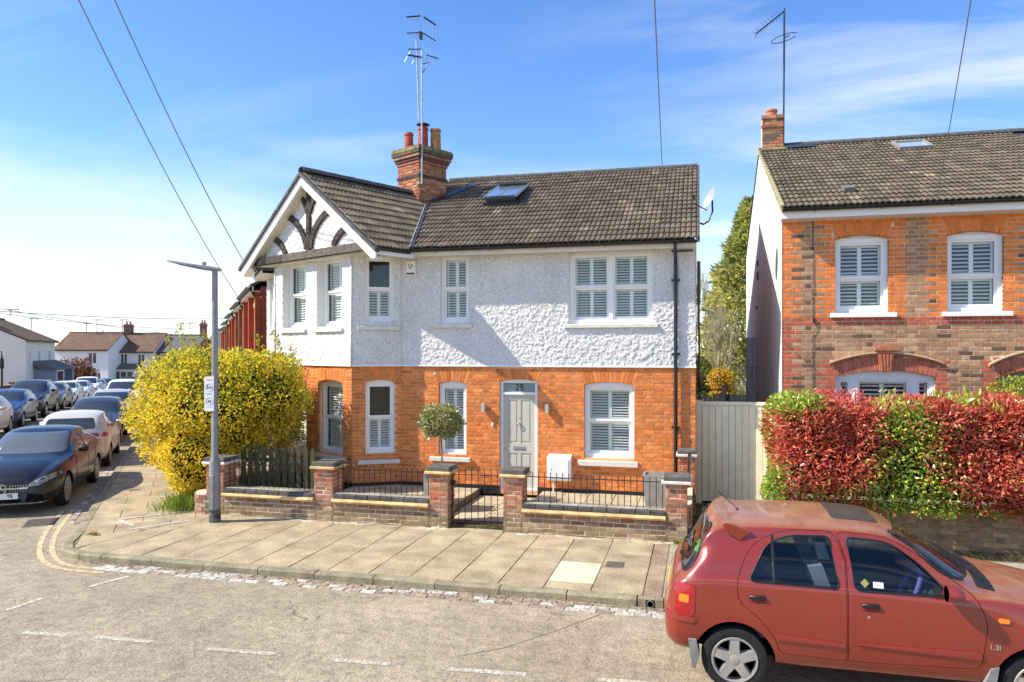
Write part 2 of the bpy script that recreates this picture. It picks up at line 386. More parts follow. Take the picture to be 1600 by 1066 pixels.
# --- materials of the ground
def road_material():
    m=bpy.data.materials.new('worn_asphalt'); m.use_nodes=True; nt=m.node_tree; b=nt.nodes['Principled BSDF']; b.inputs['Roughness'].default_value=.88; b.inputs['Specular IOR Level'].default_value=.2
    tcn=nt.nodes.new('ShaderNodeTexCoord'); co=tcn.outputs['Object']
    def noise(s,d=5,r=.6,vec=None):
        t=nt.nodes.new('ShaderNodeTexNoise'); t.inputs['Scale'].default_value=s; t.inputs['Detail'].default_value=d; t.inputs['Roughness'].default_value=r; nt.links.new(vec or co,t.inputs['Vector']); return t.outputs[0]
    def ramp(src,stops):
        r=nt.nodes.new('ShaderNodeValToRGB'); e=r.color_ramp.elements
        while len(e)<len(stops): e.new(.5)
        for i,(p,c) in enumerate(stops): e[i].position=p; e[i].color=(*c,1)
        nt.links.new(src,r.inputs[0]); return r.outputs[0]
    def mixc(f,a,c,mode='MIX'):
        x=nt.nodes.new('ShaderNodeMix'); x.data_type='RGBA'; x.blend_type=mode
        if isinstance(f,(int,float)): x.inputs[0].default_value=f
        else: nt.links.new(f,x.inputs[0])
        nt.links.new(a,x.inputs[6])
        if isinstance(c,tuple): x.inputs[7].default_value=(*c,1)
        else: nt.links.new(c,x.inputs[7])
        return x.outputs[2]
    base=ramp(noise(.45,6,.65),[(.3,(.26,.218,.155)),(.5,(.345,.293,.212)),(.7,(.445,.38,.28))])
    grain=ramp(noise(48,4,.8),[(.34,(.42,.40,.37)),(.5,(1,1,1)),(.66,(1.55,1.5,1.42))])
    c=mixc(.8,base,grain,'MULTIPLY')
    mid=ramp(noise(7,6,.75),[(.33,(.60,.58,.56)),(.55,(1.05,1.04,1.02)),(.74,(1.4,1.37,1.30))])
    c=mixc(.7,c,mid,'MULTIPLY')
    # cracks
    wv=nt.nodes.new('ShaderNodeVectorMath'); wv.operation='ADD'
    wn_=nt.nodes.new('ShaderNodeTexNoise'); wn_.inputs['Scale'].default_value=2.2; wn_.inputs['Detail'].default_value=5; nt.links.new(co,wn_.inputs['Vector'])
    sc_=nt.nodes.new('ShaderNodeVectorMath'); sc_.operation='SCALE'; sc_.inputs['Scale'].default_value=.55; nt.links.new(wn_.outputs['Color'],sc_.inputs[0]); nt.links.new(co,wv.inputs[0]); nt.links.new(sc_.outputs[0],wv.inputs[1])
    v=nt.nodes.new('ShaderNodeTexVoronoi'); v.feature='DISTANCE_TO_EDGE'; v.inputs['Scale'].default_value=.42; nt.links.new(wv.outputs[0],v.inputs['Vector'])
    lt=nt.nodes.new('ShaderNodeMath'); lt.operation='LESS_THAN'; lt.inputs[1].default_value=.006; nt.links.new(v.outputs['Distance'],lt.inputs[0])
    gate=ramp(noise(.7,2),[(.5,(0,0,0)),(.56,(1,1,1))])
    cr=nt.nodes.new('ShaderNodeMath'); cr.operation='MULTIPLY'; nt.links.new(lt.outputs[0],cr.inputs[0]); nt.links.new(gate,cr.inputs[1])
    cr2=nt.nodes.new('ShaderNodeMath'); cr2.operation='MULTIPLY'; cr2.inputs[1].default_value=.6; nt.links.new(cr.outputs[0],cr2.inputs[0])
    c=mixc(cr2.outputs[0],c,(.05,.045,.035))
    nt.links.new(c,b.inputs['Base Color'])
    ba=nt.nodes.new('ShaderNodeMath'); ba.operation='ADD'; nt.links.new(noise(60,3,.7),ba.inputs[0])
    b2=nt.nodes.new('ShaderNodeMath'); b2.operation='MULTIPLY'; b2.inputs[1].default_value=2; nt.links.new(noise(9,3,.7),b2.inputs[0]); nt.links.new(b2.outputs[0],ba.inputs[1])
    bp=nt.nodes.new('ShaderNodeBump'); bp.inputs['Distance'].default_value=.009; nt.links.new(ba.outputs[0],bp.inputs['Height']); nt.links.new(bp.outputs[0],b.inputs['Normal'])
    return m
def paint_material(name,base,wear=.5,scale=14):
    """worn road paint: patches worn through to bare asphalt colour"""
    m=mat(name,base,.8,.2,noise=(30,.12)); nt=m.node_tree; b=nt.nodes['Principled BSDF']
    src=b.inputs['Base Color'].links[0].from_socket; tcn=nt.nodes['Texture Coordinate']
    t=nt.nodes.new('ShaderNodeTexNoise'); t.inputs['Scale'].default_value=scale; t.inputs['Detail'].default_value=6; t.inputs['Roughness'].default_value=.75; nt.links.new(tcn.outputs['Object'],t.inputs['Vector'])
    mr=nt.nodes.new('ShaderNodeMapRange'); mr.inputs[1].default_value=wear-.06; mr.inputs[2].default_value=wear+.06; nt.links.new(t.outputs[0],mr.inputs[0])
    x=nt.nodes.new('ShaderNodeMix'); x.data_type='RGBA'; nt.links.new(mr.outputs[0],x.inputs[0]); x.inputs[6].default_value=(.345,.30,.21,1); nt.links.new(src,x.inputs[7]); nt.links.new(x.outputs[2],b.inputs['Base Color'])
    return m
M_road=road_material()
M_slab=mat('yorkstone_slab',rough=.85,spec=.2,attr=True,noise=(2.6,.26,8),n2=(30,.26,6),bump=(40,.006,5))
M_kerb=mat('granite_kerb',(.27,.235,.15),.8,.25,noise=(5,.3),n2=(60,.3),bump=(35,.008))
M_sett=mat('granite_sett',rough=.85,spec=.2,attr=True,noise=(16,.4),n2=(60,.35),bump=(50,.006))
M_dirt=mat('joint_dirt',(.19,.155,.10),.95,.1,noise=(9,.4),bump=(30,.01))
M_moss=mat('mossy_soil',(.085,.075,.04),.95,.1,noise=(5,.5),bump=(14,.03))
M_white=paint_material('worn_white_paint',(.66,.63,.55),.50,24)
M_dash=paint_material('broken_white_paint',(.66,.63,.55),.545,34)
M_yellow=paint_material('worn_yellow_paint',(.72,.52,.25),.5)
M_iron=mat('cast_iron',(.13,.11,.09),.6,.4,noise=(20,.3),bump=(60,.003))
M_black=mat('black_paint',(.012,.012,.013),.35,.5)
M_ground=mat('far_ground',(.16,.13,.09),.9,.1,noise=(.2,.3))

# road sheet, also the whole ground
xs=np.unique(np.concatenate([np.linspace(-400,-60,12),np.linspace(-60,-14,40),np.linspace(-14,12,80),np.linspace(12,60,12),np.linspace(60,400,8)]))
ys=np.unique(np.concatenate([np.linspace(-300,-6,10),np.linspace(-6,11,60),np.linspace(11,70,60),np.linspace(70,500,14)]))
GX,GY=np.meshgrid(xs,ys,indexing='ij'); GZ=np.vectorize(road_z)(GX,GY)
idx=np.arange(GX.size).reshape(GX.shape); F=np.stack([idx[:-1,:-1],idx[1:,:-1],idx[1:,1:],idx[:-1,1:]],-1).reshape(-1,4)
road=np_mesh('road',np.stack([GX.ravel(),GY.ravel(),GZ.ravel()],1),F,M_road,smooth=True,kind='structure'); 
def strip(mb,pts,w,lift=.004,zf=road_z,m=0,step=.25):
    """flat painted strip following the ground"""
    P=[]
    for a,b in zip(pts[:-1],pts[1:]):
        n=max(1,int(math.dist(a,b)/step)); P+=[(a[0]+(b[0]-a[0])*i/n,a[1]+(b[1]-a[1])*i/n) for i in range(n)]
    P.append(pts[-1]); L_,R_=[],[]
    for i,p in enumerate(P):
        a=P[max(i-1,0)]; b=P[min(i+1,len(P)-1)]; d=Vector((b[0]-a[0],b[1]-a[1])).normalized(); n=Vector((-d.y,d.x))*w/2
        for q,s in ((L_,1),(R_,-1)): q.append((p[0]+n.x*s,p[1]+n.y*s,zf(p[0]+n.x*s,p[1]+n.y*s)+lift))
    for i in range(len(P)-1): mb.add([R_[i],R_[i+1],L_[i+1],L_[i]],[[0,1,2,3]],m)
for (a,b) in (((-6.97,6.40),(-6.45,6.44)),((-6.13,6.49),(-5.47,6.52)),((-4.81,6.51),(-4.06,6.56)),((-3.44,6.57),(-2.86,6.62)),((-2.29,6.65),(-1.55,6.72)),((-.9,6.78),(-.35,6.82))):
    mb=MB(); strip(mb,[a,b],.085); mb.build('lane_dash',M_dash,road,kind='structure',fix=False)
for pts in (((-7.78,6.92),(-7.77,7.40)),((-7.61,7.95),(-7.50,8.50))):
    mb=MB(); strip(mb,pts,.07); mb.build('bay_line',M_white,road,kind='structure',fix=False)
def side_line(o):   # double yellow lines round the corner, o = distance outside the kerb
    t_=(-2.72-.393*o)/.794; C_=st(t_,-o)[:2]; A_=(-8.45,9.05-o); B_=st(-.9,-o)[:2]
    q=[((1-u)**2*A_[0]+2*u*(1-u)*C_[0]+u*u*B_[0],(1-u)**2*A_[1]+2*u*(1-u)*C_[1]+u*u*B_[1]) for u in [i/14 for i in range(15)]]
    return [(-7.95,9.06-o)]+q+[st(-.2,-o)[:2],st(.4,-o)[:2]]
for o in (.33,.50):
    mb=MB(); strip(mb,side_line(o),.075); mb.build('yellow_line',M_yellow,road,kind='structure',fix=False)
for (a,b) in ((st(4.6,-2.15)[:2],st(5.4,-2.15)[:2]),(st(10.2,-2.15)[:2],st(15.4,-2.1)[:2])):
    mb=MB(); strip(mb,[a,b],.09); mb.build('bay_line',M_white,road,kind='structure',fix=False)

for pts in (((-2.25,7.02),(-1.9,7.35),(-1.5,7.95),(-1.15,8.5),(-.98,8.85)),):
    P_=[(p[0]+random.uniform(-.03,.03),p[1]+random.uniform(-.03,.03)) for p in pts]; mb=MB(); strip(mb,P_,.012,.003); mb.build('tar_seam',mat('tar_seam',(.20,.165,.125),.85,.2,noise=(20,.5)) if 'tar_seam' not in bpy.data.materials else bpy.data.materials['tar_seam'],road,kind='structure',fix=False)
# --- pavement: bed, kerbstones, flagstones one by one
bed=MB()
bedpoly=[(30,9.1),(30,11.95),(-8.6,11.95),st(-.6,2.9)[:2],st(26,2.9)[:2],st(26,.05)[:2],st(-2.1,.05)[:2],(-9.3,9.32),(-8.7,9.1)]
bed.prism(bedpoly,-.3,-.012,'z')
pavement=bed.build('pavement',M_dirt,kind='structure')
far=MB()
for t in range(26,84,4):
    for p0,p1 in ((0,2.9),(-8.2,-6.5)):
        q=[st(t,p0,drop(t)),st(t+4,p0,drop(t+4)),st(t+4,p1,drop(t+4)),st(t,p1,drop(t))]; far.add(q,[[0,1,2,3]],0,(.34,.29,.2))
        k=p0 if p0==0 else p1; far.add([st(t,k,drop(t)),st(t+4,k,drop(t+4)),st(t+4,k,drop(t+4)-.15),st(t,k,drop(t)-.15)],[[0,1,2,3]],0,(.25,.22,.16))
far.build('pavement_strip',M_slab,pavement,kind='structure')
def kerb_stone(a,b,w=.15,z=0.0,gap=.006):
    a=Vector((*a[:2],0)); b=Vector((*b[:2],0)); d=(b-a).normalized(); n=Vector((-d.y,d.x,0)); a=a+d*gap; b=b-d*gap   # n points to the pavement side
    tz=random.uniform(-.006,.006); mb=MB(); r=.022
    sec=[(0,-.14),(0,z-r),(r*.4,z-r*.35),(r,z),(w,z),(w,-.14)]; vs=[]
    for q,dz in ((a,tz),(b,-tz)):
        for (o,h) in sec: vs.append(q+n*o+Vector((0,0,h+(dz if h>-.1 else 0))))
    k=len(sec); mb.add(vs,[list(range(k)),list(range(2*k-1,k-1,-1))]+[[i,(i+1)%k,(i+1)%k+k,i+k] for i in range(k)])
    return mb.build('kerbstone',M_kerb,pavement)
x=-.48
xs_=[-.72-.86*i for i in range(10)]
for i in range(9): kerb_stone((xs_[i+1],9.05),(xs_[i],9.05))
for i in range(9): kerb_stone((-.40+.86*i,9.05),(-.40+.86*(i+1),9.05))
corner=[st(-2.1,0)[:2],(-9.60,9.50),(-9.28,9.17),(-8.85,9.05)]
for a,b in zip(corner[:-1],corner[1:]): kerb_stone(a,b)
kerb_stone(corner[-1],(xs_[9],9.05))
for i in range(26): kerb_stone(st(-2.1+(i+1)*.9,0),st(-2.1+i*.9,0))
# kerb drain outlet (the gap at x -.72..-.40)
mb=MB(); mb.lathe([(.042,0),(.042,.5),(.036,.5),(.036,0)],(-.56,9.05,-.055),14,'y'); mb.build('outlet_pipe',mat('grey_plastic',(.3,.3,.29),.5),pavement)
mb=MB(); mb.box(-.71,-.615,9.06,9.2,-.13,-.005); mb.box(-.505,-.41,9.06,9.2,-.13,-.005); mb.box(-.615,-.505,9.06,9.2,-.008,-.003); mb.build('outlet_block',M_kerb,pavement)
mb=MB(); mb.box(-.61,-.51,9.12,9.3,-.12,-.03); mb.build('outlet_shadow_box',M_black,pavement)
HP=[(0,1,9.2),(ST_P.x,ST_P.y,ST_O.x*ST_P.x+ST_O.y*ST_P.y+.15)]
# chamfer behind corner stones
c1,c2=Vector(corner[0]),Vector(corner[3]); dd=(c2-c1).normalized(); nn=Vector((-dd.y,dd.x)); HP.append((nn.x,nn.y,nn.dot(Vector(corner[1]))+.17))
DIV=Vector((-8.69,11.85))-Vector((-9.2,9.05)); DN=Vector((DIV.y,-DIV.x)).normalized(); dc=DN.dot(Vector((-9.2,9.05)))
def slab_col(warm=0):
    r=random.random(); k=random.uniform(.92,1.07)
    c=random.choice([(.37,.296,.185),(.38,.31,.195),(.36,.292,.182),(.385,.305,.19),(.36,.298,.19)])
    return tuple(x*k for x in c)
def slab(poly,col,z=0,parent=pavement,name='paving_slab',gap=.0055,th=.06,m=None):
    if len(poly)<3: return
    if area(poly)<0: poly=poly[::-1]
    if abs(area(poly))<.02: return
    q=inset(poly,gap*random.choice([.5,.6,.8,1.1]) if name=='paving_slab' else gap); q2=inset(q,.006); n=len(q); a,b=random.uniform(-.003,.003),random.uniform(-.003,.003); cx=sum(p[0] for p in q)/n; cy=sum(p[1] for p in q)/n
    zz=lambda p: z+(p[0]-cx)*a+(p[1]-cy)*b+zo
    zo=random.uniform(-.003,.002)
    vs=[(p[0],p[1],z-th) for p in q]+[(p[0],p[1],zz(p)-.005) for p in q]+[(p[0],p[1],zz(p)) for p in q2]
    fs=[list(range(2*n,3*n))]+[[i,(i+1)%n,(i+1)%n+n,i+n] for i in range(n)]+[[i+n,(i+1)%n+n,(i+1)%n+2*n,i+2*n] for i in range(n)]
    mb=MB(); mb.add(vs,fs,0,col); mb.build(name,m or M_slab,parent,fix=False)
k=0
x=-10.3
cols=[-1.9+.6*i for i in range(-14,2)]+[-.66]
cols=sorted(c for c in cols if c<-.66+1e-6)
for i,(xa,xb) in enumerate(zip(cols[:-1],cols[1:])):
    if abs(xa+1.9)<.01: yb=[9.2,9.50,10.42,11.2,11.85]
    else:
        yb=[9.2,10.15,11.05,11.85] if i%2 else [9.2,9.62,10.6,11.4,11.85]
        yb=[yb[0]]+[y+random.uniform(-.12,.12) for y in yb[1:-1]]+[yb[-1]]
    for j,(ya,yb_) in enumerate(zip(yb[:-1],yb[1:])):
        c=slab_col()
        if abs(xa+1.9)<.01 and j==1: c=(.66,.58,.40)
        poly=clip([(xa,ya),(xb,ya),(xb,yb_),(xa,yb_)],HP+[(DN.x,DN.y,dc)])
        slab(poly,c)
for i in range(13):            # right of the drain channel, greyer
    xa=-.42+.62*i; yb=[9.2,10.0,10.85,11.85] if i%2 else [9.2,9.7,10.5,11.3,11.85]
    for ya,yb_ in zip(yb[:-1],yb[1:]): slab([(xa,ya),(xa+.62,ya),(xa+.62,yb_),(xa,yb_)],vary((.36,.32,.235),.8,.95))
for ya,yb_ in zip(np.linspace(9.2,11.85,7)[:-1],np.linspace(9.2,11.85,7)[1:]): slab([(-.655,ya),(-.425,ya),(-.425,yb_),(-.655,yb_)],vary((.30,.215,.145),.9,1.1),z=-.006,name='channel_slab')
for x0,x1,c in ((-4.08,-3.62,(.40,.34,.22)),(-3.62,-3.14,(.41,.34,.22))): slab([(x0,11.85),(x1,11.85),(x1,12.3),(x0,12.3)],c,z=0)
for i in range(46):            # along the side street
    ta=-3.6+i*.62; pb=[.15,1.0,1.85,2.75] if i%2 else [.15,.6,1.45,2.3,2.75]
    for pa,pb_ in zip(pb[:-1],pb[1:]):
        P=[st(ta,pa)[:2],st(ta+.62,pa)[:2],st(ta+.62,pb_)[:2],st(ta,pb_)[:2]]
        slab(clip(P,HP+[(-DN.x,-DN.y,-dc),(-ST_D.x,-ST_D.y,-99)]),slab_col())
# painted angle mark by the corner
mb=MB()
zf=lambda x,y:.001
strip(mb,[(-9.9,11.05),(-9.30,11.86)],.07,.004,zf); strip(mb,[(-9.22,10.47),(-8.66,11.31)],.075,.004,zf); strip(mb,[(-9.9,11.05),(-9.75,10.9),(-9.33,10.72)],.09,.004,zf)
mb.build('painted_mark',M_white,pavement,kind='structure',fix=False)
# granite setts along the gutter, many still white from old paint
def sett_row(pt,n,L0,rows,white):
    for r_ in range(rows):
        u=random.uniform(-.05,.05)+(.09 if r_%2 else 0)
        for i in range(n):
            w=random.uniform(.17,.23); a,b=u,u+w; u=b+.012
            (x0,y0),(x1,y1)=pt(a,.02+r_*.112),pt(b-.0,.02+r_*.112); (x2,y2),(x3,y3)=pt(b,.02+r_*.112+.10),pt(a,.02+r_*.112+.10)
            wt=white(a,r_)
            c=vary((.52,.48,.41),.7,1.05) if random.random()<wt else vary((.32,.255,.185),.75,1.15)
            cx,cy=(x0+x2)/2,(y0+y2)/2; mb=MB(); z=road_z(cx,cy)+random.uniform(.006,.014)
            q=[(x0,y0),(x1,y1),(x2,y2),(x3,y3)]; ins=[(x+(cx-x)*.08,y+(cy-y)*.1) for x,y in q]
            vs=[(x,y,z-.05) for x,y in q]+[(x,y,z-.006) for x,y in q]+[(x,y,z) for x,y in ins]
            mb.add(vs,[[8,9,10,11],[0,1,5,4],[1,2,6,5],[2,3,7,6],[3,0,4,7],[4,5,9,8],[5,6,10,9],[6,7,11,10],[7,4,8,11]],0,c)
            mb.build('sett',M_sett,road)
def wmain(a,r_):
    x=-8.3+a
    if x<-5.3: return (.25,.7,.85)[r_]
    if x<-3.6: return (.1,.6,.75)[r_]
    if x<-1.95: return (.02,.1,.22)[r_]
    return (.02,.5,.75)[r_] if x<-1.1 else (.02,.35,.45)[r_]
sett_row(lambda a,b:(-8.3+a,9.03-b),38,.2,3,wmain)
sett_row(lambda a,b:st(-1.0+a,-b-.02)[:2],30,.2,2,lambda a,r_:.12)
# drain and meter covers set in the slabs
mb=MB(); mb.box(-1.255,-1.005,10.27,10.56,-.02,.004,ch=.003)
for i in range(5): mb.box(-1.235,-1.025,10.295+i*.05,10.32+i*.05,.003,.007)
tag(mb.build('stopcock_cover',M_iron,origin=(-1.13,10.4,0)),'small grey iron cover let into the flagstones near the red car','cover')
mb=MB(); q=[st(-.9,-.95),st(-.25,-.95),st(-.25,-.45),st(-.9,-.45)]; zc=road_z(*q[0][:2])+.004
mb.prism([p[:2] for p in q],zc-.03,zc,'z')
for i in range(6):
    a=[st(-.85+i*.1,-.92),st(-.81+i*.1,-.92),st(-.81+i*.1,-.48),st(-.85+i*.1,-.48)]; mb.prism([p[:2] for p in a],zc-.002,zc+.006,'z')
tag(mb.build('gully_grate',M_iron,origin=(q[0][0],q[0][1],zc)),'rusty gully grate in the gutter at the street corner','grate')
# front garden ground, alley ground
mb=MB(); mb.prism([(-8.55,11.95),(-.1,11.95),(-.1,14.6),(-6,14.6),(-6.9,14.2),(-9.5,15.5),st(3.5,3.4)[:2],st(3.5,2.9)[:2],st(-.5,2.9)[:2]],-.1,.05,'z'); garden=mb.build('garden_ground',M_moss,kind='structure')
mb=MB(); mb.prism([(-.1,11.95),(1.45,11.95),(1.45,40),(-.1,40)],-.1,.02,'z'); mb.prism([(1.45,12.3),(12,12.3),(12,14.5),(1.45,14.5)],-.1,.015,'z'); mb.build('alley_ground',M_moss,kind='structure')
mb=MB(); mb.box(-6.9,-4.3,12.12,14.7,.04,.172); mb.box(-3.0,-.1,12.12,14.7,.04,.172); mb.box(-4.3,-3.0,12.3,14.6,-.02,.045)
patio=mb.build('patio',M_dirt,kind='structure')
for (xa,xb,n,ya,yb,m_,z) in ((-6.9,-4.3,5,12.12,14.45,4,.195),(-3.0,-.1,6,12.12,14.48,4,.195),(-4.28,-3.02,2,12.3,14.4,3,.06)):
    for i in range(n):
        for j in range(m_):
            x0=xa+(xb-xa)*i/n; x1=xa+(xb-xa)*(i+1)/n; y0=ya+(yb-ya)*j/m_; y1=ya+(yb-ya)*(j+1)/m_
            slab([(x0,y0),(x1,y0),(x1,y1),(x0,y1)],vary((.44,.37,.25),.9,1.08),z=z,parent=patio,th=.03)
# ================================================================== building materials
M_brick=mat('painted_brick',rough=.75,spec=.25,attr=True,noise=(9,.16),n2=(70,.14),bump=(55,.006,5))
M_mortar_o=mat('orange_mortar',(.76,.46,.25),.9,.1,noise=(12,.2),bump=(70,.006))
M_mortar_g=mat('lime_mortar',(.62,.54,.40),.9,.1,noise=(14,.25),bump=(70,.006))
M_render=mat('white_roughcast',(.66,.655,.63),.85,.2,noise=(1.6,.07),n2=(30,.24),bump=(75,.006,5))
M_whitewall=mat('white_masonry_paint',(.72,.71,.68),.85,.2,noise=(.9,.05),n2=(.25,.05),bump=(30,.004))
M_upvc=mat('white_gloss_paint',(.82,.82,.80),.35,.4)
M_cream=mat('cream_timber_paint',(.74,.69,.58),.55,.3,noise=(6,.08))
M_stone_sill=mat('painted_stone_sill',(.66,.63,.56),.7,.3,noise=(8,.1),bump=(40,.003))
M_louvre=mat('shutter_paint',(.82,.83,.80),.5,.3)
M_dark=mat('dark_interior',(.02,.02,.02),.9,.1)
M_curtain=mat('pale_curtain',(.62,.58,.48),.9,.1)
M_glass=glass_mat('window_glass',(.96,.985,.975))
M_tile=mat('concrete_tile',rough=.85,spec=.2,attr=True,noise=(4,.22),n2=(45,.28),bump=(60,.006))
M_ridge=mat('grey_ridge_tile',(.10,.10,.095),.8,.2,noise=(8,.3),bump=(40,.004))
M_lead=mat('lead_flashing',(.30,.32,.34),.5,.4,noise=(9,.25))
M_darklead=mat('dark_lead',(.03,.04,.055),.4,.5,noise=(9,.3))
M_pvc=mat('black_gutter',(.012,.014,.016),.35,.5)
M_timber=mat('weathered_black_timber',rough=.8,spec=.2,attr=True,noise=(6,.35),n2=(40,.3),bump=(30,.006))
M_red_pot=mat('red_chimney_pot',(.36,.07,.05),.7,.3,noise=(10,.3))
M_buff_pot=mat('buff_chimney_pot',(.36,.19,.08),.8,.2,noise=(10,.35))
M_flaunch=mat('mossy_mortar',(.20,.165,.085),.95,.1,noise=(9,.5),bump=(18,.02))
M_galv=mat('galvanised_steel',(.42,.43,.43),.45,.5,metal=.6,noise=(12,.2))
M_door=mat('stone_grey_door',(.52,.50,.42),.4,.4)
M_chrome=mat('chrome',(.6,.6,.6),.2,.5,metal=1)
M_rail=mat('black_iron_rail',(.015,.012,.014),.4,.4)
M_coping_y=mat('yellow_creasing_tile',(.60,.42,.19),.8,.2,noise=(6,.3),bump=(40,.004))
M_eng=mat('engineering_brick',rough=.7,spec=.3,attr=True,noise=(9,.25),bump=(50,.004))
M_capstone=mat('pillar_capstone',(.125,.115,.10),.8,.2,noise=(6,.3),bump=(40,.004))
M_zinc=mat('zinc_planter',(.33,.32,.28),.6,.3,noise=(5,.25))
M_terra=mat('terracotta_moulding',(.42,.15,.08),.75,.2,noise=(12,.2))
M_sandst=mat('sandstone_label',(.50,.40,.26),.85,.2,noise=(12,.25))

def orange(): 
    k=random.choice([1,1,1,.82])*random.uniform(.8,1.16); r=random.random()
    return (.70*k,.225*k*(1+.2*(r-.5)),.058*k*(1+.5*(r-.5)))
# ---------------------------------------------------------------- windows
def window(M,a,b,z0,z1,d,parent,rise=0,lights=1,upper='shutter',lower='shutter',panels=2,fw=.05,mid=.5,sill=None,pitch=.052,curt=False):
    """sash window: frame part > sashes are in the frame, panes, shutters and sill are sub-parts"""
    f=MB(M); W=(b-a)/lights
    f.box(a,a+fw,d-.09,d,z0,z1-fw-.0005 if rise else z1); f.box(b-fw,b,d-.09,d,z0,z1-fw-.0005 if rise else z1); f.box(a+fw,b-fw,d-.09,d-.001,z0,z0+fw*1.3)
    if rise:
        n=10; pts=[(a+(b-a)*i/n) for i in range(n+1)]; hd=lambda x: z1+rise*(1-((x-(a+b)/2)/((b-a)/2))**2)
        for i in range(n):
            x0,x1=pts[i],pts[i+1]; f.add([(x0,d,z1-fw),(x1,d,z1-fw),(x1,d,hd(x1)),(x0,d,hd(x0)),(x0,d-.09,z1-fw),(x1,d-.09,z1-fw),(x1,d-.09,hd(x1)),(x0,d-.09,hd(x0))],[[0,1,2,3],[7,6,5,4],[0,4,5,1],[3,2,6,7],[1,5,6,2],[0,3,7,4]])
    else: f.box(a+fw,b-fw,d-.09,d-.001,z1-fw,z1)
    panes=[];shut=[]
    for i in range(lights):
        la=a+fw if i==0 else a+W*i+fw*.6; lb=b-fw if i==lights-1 else a+W*(i+1)-fw*.6
        if i: f.box(a+W*i-fw*.6,a+W*i+fw*.6,d-.09,d-.002,z0+fw,z1-fw)
        zb,zt=z0+fw*1.3,z1-fw; zm=zb+(zt-zb)*mid
        for (p,q,dd,kind) in ((zm,zt,d-.022,upper),(zb,zm,d-.05,lower)):
            w=.042
            f.box(la,la+w,dd-.035,dd,p,q); f.box(lb-w,lb,dd-.035,dd,p,q); f.box(la+w,lb-w,dd-.035,dd-.001,p,p+w*(1.0 if p==zm else 1.4)); f.box(la+w,lb-w,dd-.035,dd-.001,q-w,q)
            panes.append((la+w,lb-w,dd-.02,p+w,q-w,kind))
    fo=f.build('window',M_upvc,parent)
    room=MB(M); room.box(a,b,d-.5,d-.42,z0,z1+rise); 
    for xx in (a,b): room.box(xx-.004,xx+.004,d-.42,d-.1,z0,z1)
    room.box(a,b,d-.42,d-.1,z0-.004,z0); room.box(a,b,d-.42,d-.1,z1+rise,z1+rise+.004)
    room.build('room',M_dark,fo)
    for (pa,pb,dd,p,q,kind) in panes:
        g=MB(M); g.box(pa-.006,pb+.006,dd-.003,dd,p-.006,q+.006); g.build('pane',M_glass,fo)
        if kind=='shutter':
            s=MB(M); ds=dd-.075; n=panels; w=(pb-pa+.02)/n
            for i in range(n):
                xa=pa-.01+w*i; xb=xa+w; st_=.034
                s.box(xa,xa+st_,ds-.022,ds,p-.02,q+.02); s.box(xb-st_,xb,ds-.022,ds,p-.02,q+.02); s.box(xa+st_,xb-st_,ds-.022,ds-.001,p-.02,p+.035); s.box(xa+st_,xb-st_,ds-.022,ds-.001,q-.035,q+.02)
                k=int((q-p-.07)/pitch); hh=(q-p-.07)/max(k,1)
                for j in range(k):
                    zc=p+.035+hh*(j+.5); y0,y1=ds-.001,ds-.040; za,zb_=zc-.0125,zc+.0125; th_=.006
                    s.add([(xa+st_,y0,za),(xb-st_,y0,za),(xb-st_,y1,zb_),(xa+st_,y1,zb_),(xa+st_,y0,za+th_),(xb-st_,y0,za+th_),(xb-st_,y1,zb_+th_),(xa+st_,y1,zb_+th_)],[[0,1,5,4],[4,5,6,7],[3,2,1,0],[2,3,7,6]])
            s.build('shutter',M_louvre,fo,kind='stuff')
        elif kind=='blank':
            pass
    if curt:
        c=MB(M); n=16
        for i in range(n): 
            x0=a+.06+.22*i/n; c.add([(x0,d-.2-.015*(i%2),z0),(x0+.22/n,d-.2-.015*((i+1)%2),z0),(x0+.22/n,d-.2-.015*((i+1)%2),z1),(x0,d-.2-.015*(i%2),z1)],[[0,1,2,3]])
        c.build('curtain',M_curtain,fo)
    if sill:
        s=MB(M); (sa,sb,zs,th,out)=sill; s.box(sa,sb,d-.09,out,zs-th,zs,ch=.008); s.build('sill',M_stone_sill if th<.09 or True else M_upvc,fo)
    return fo

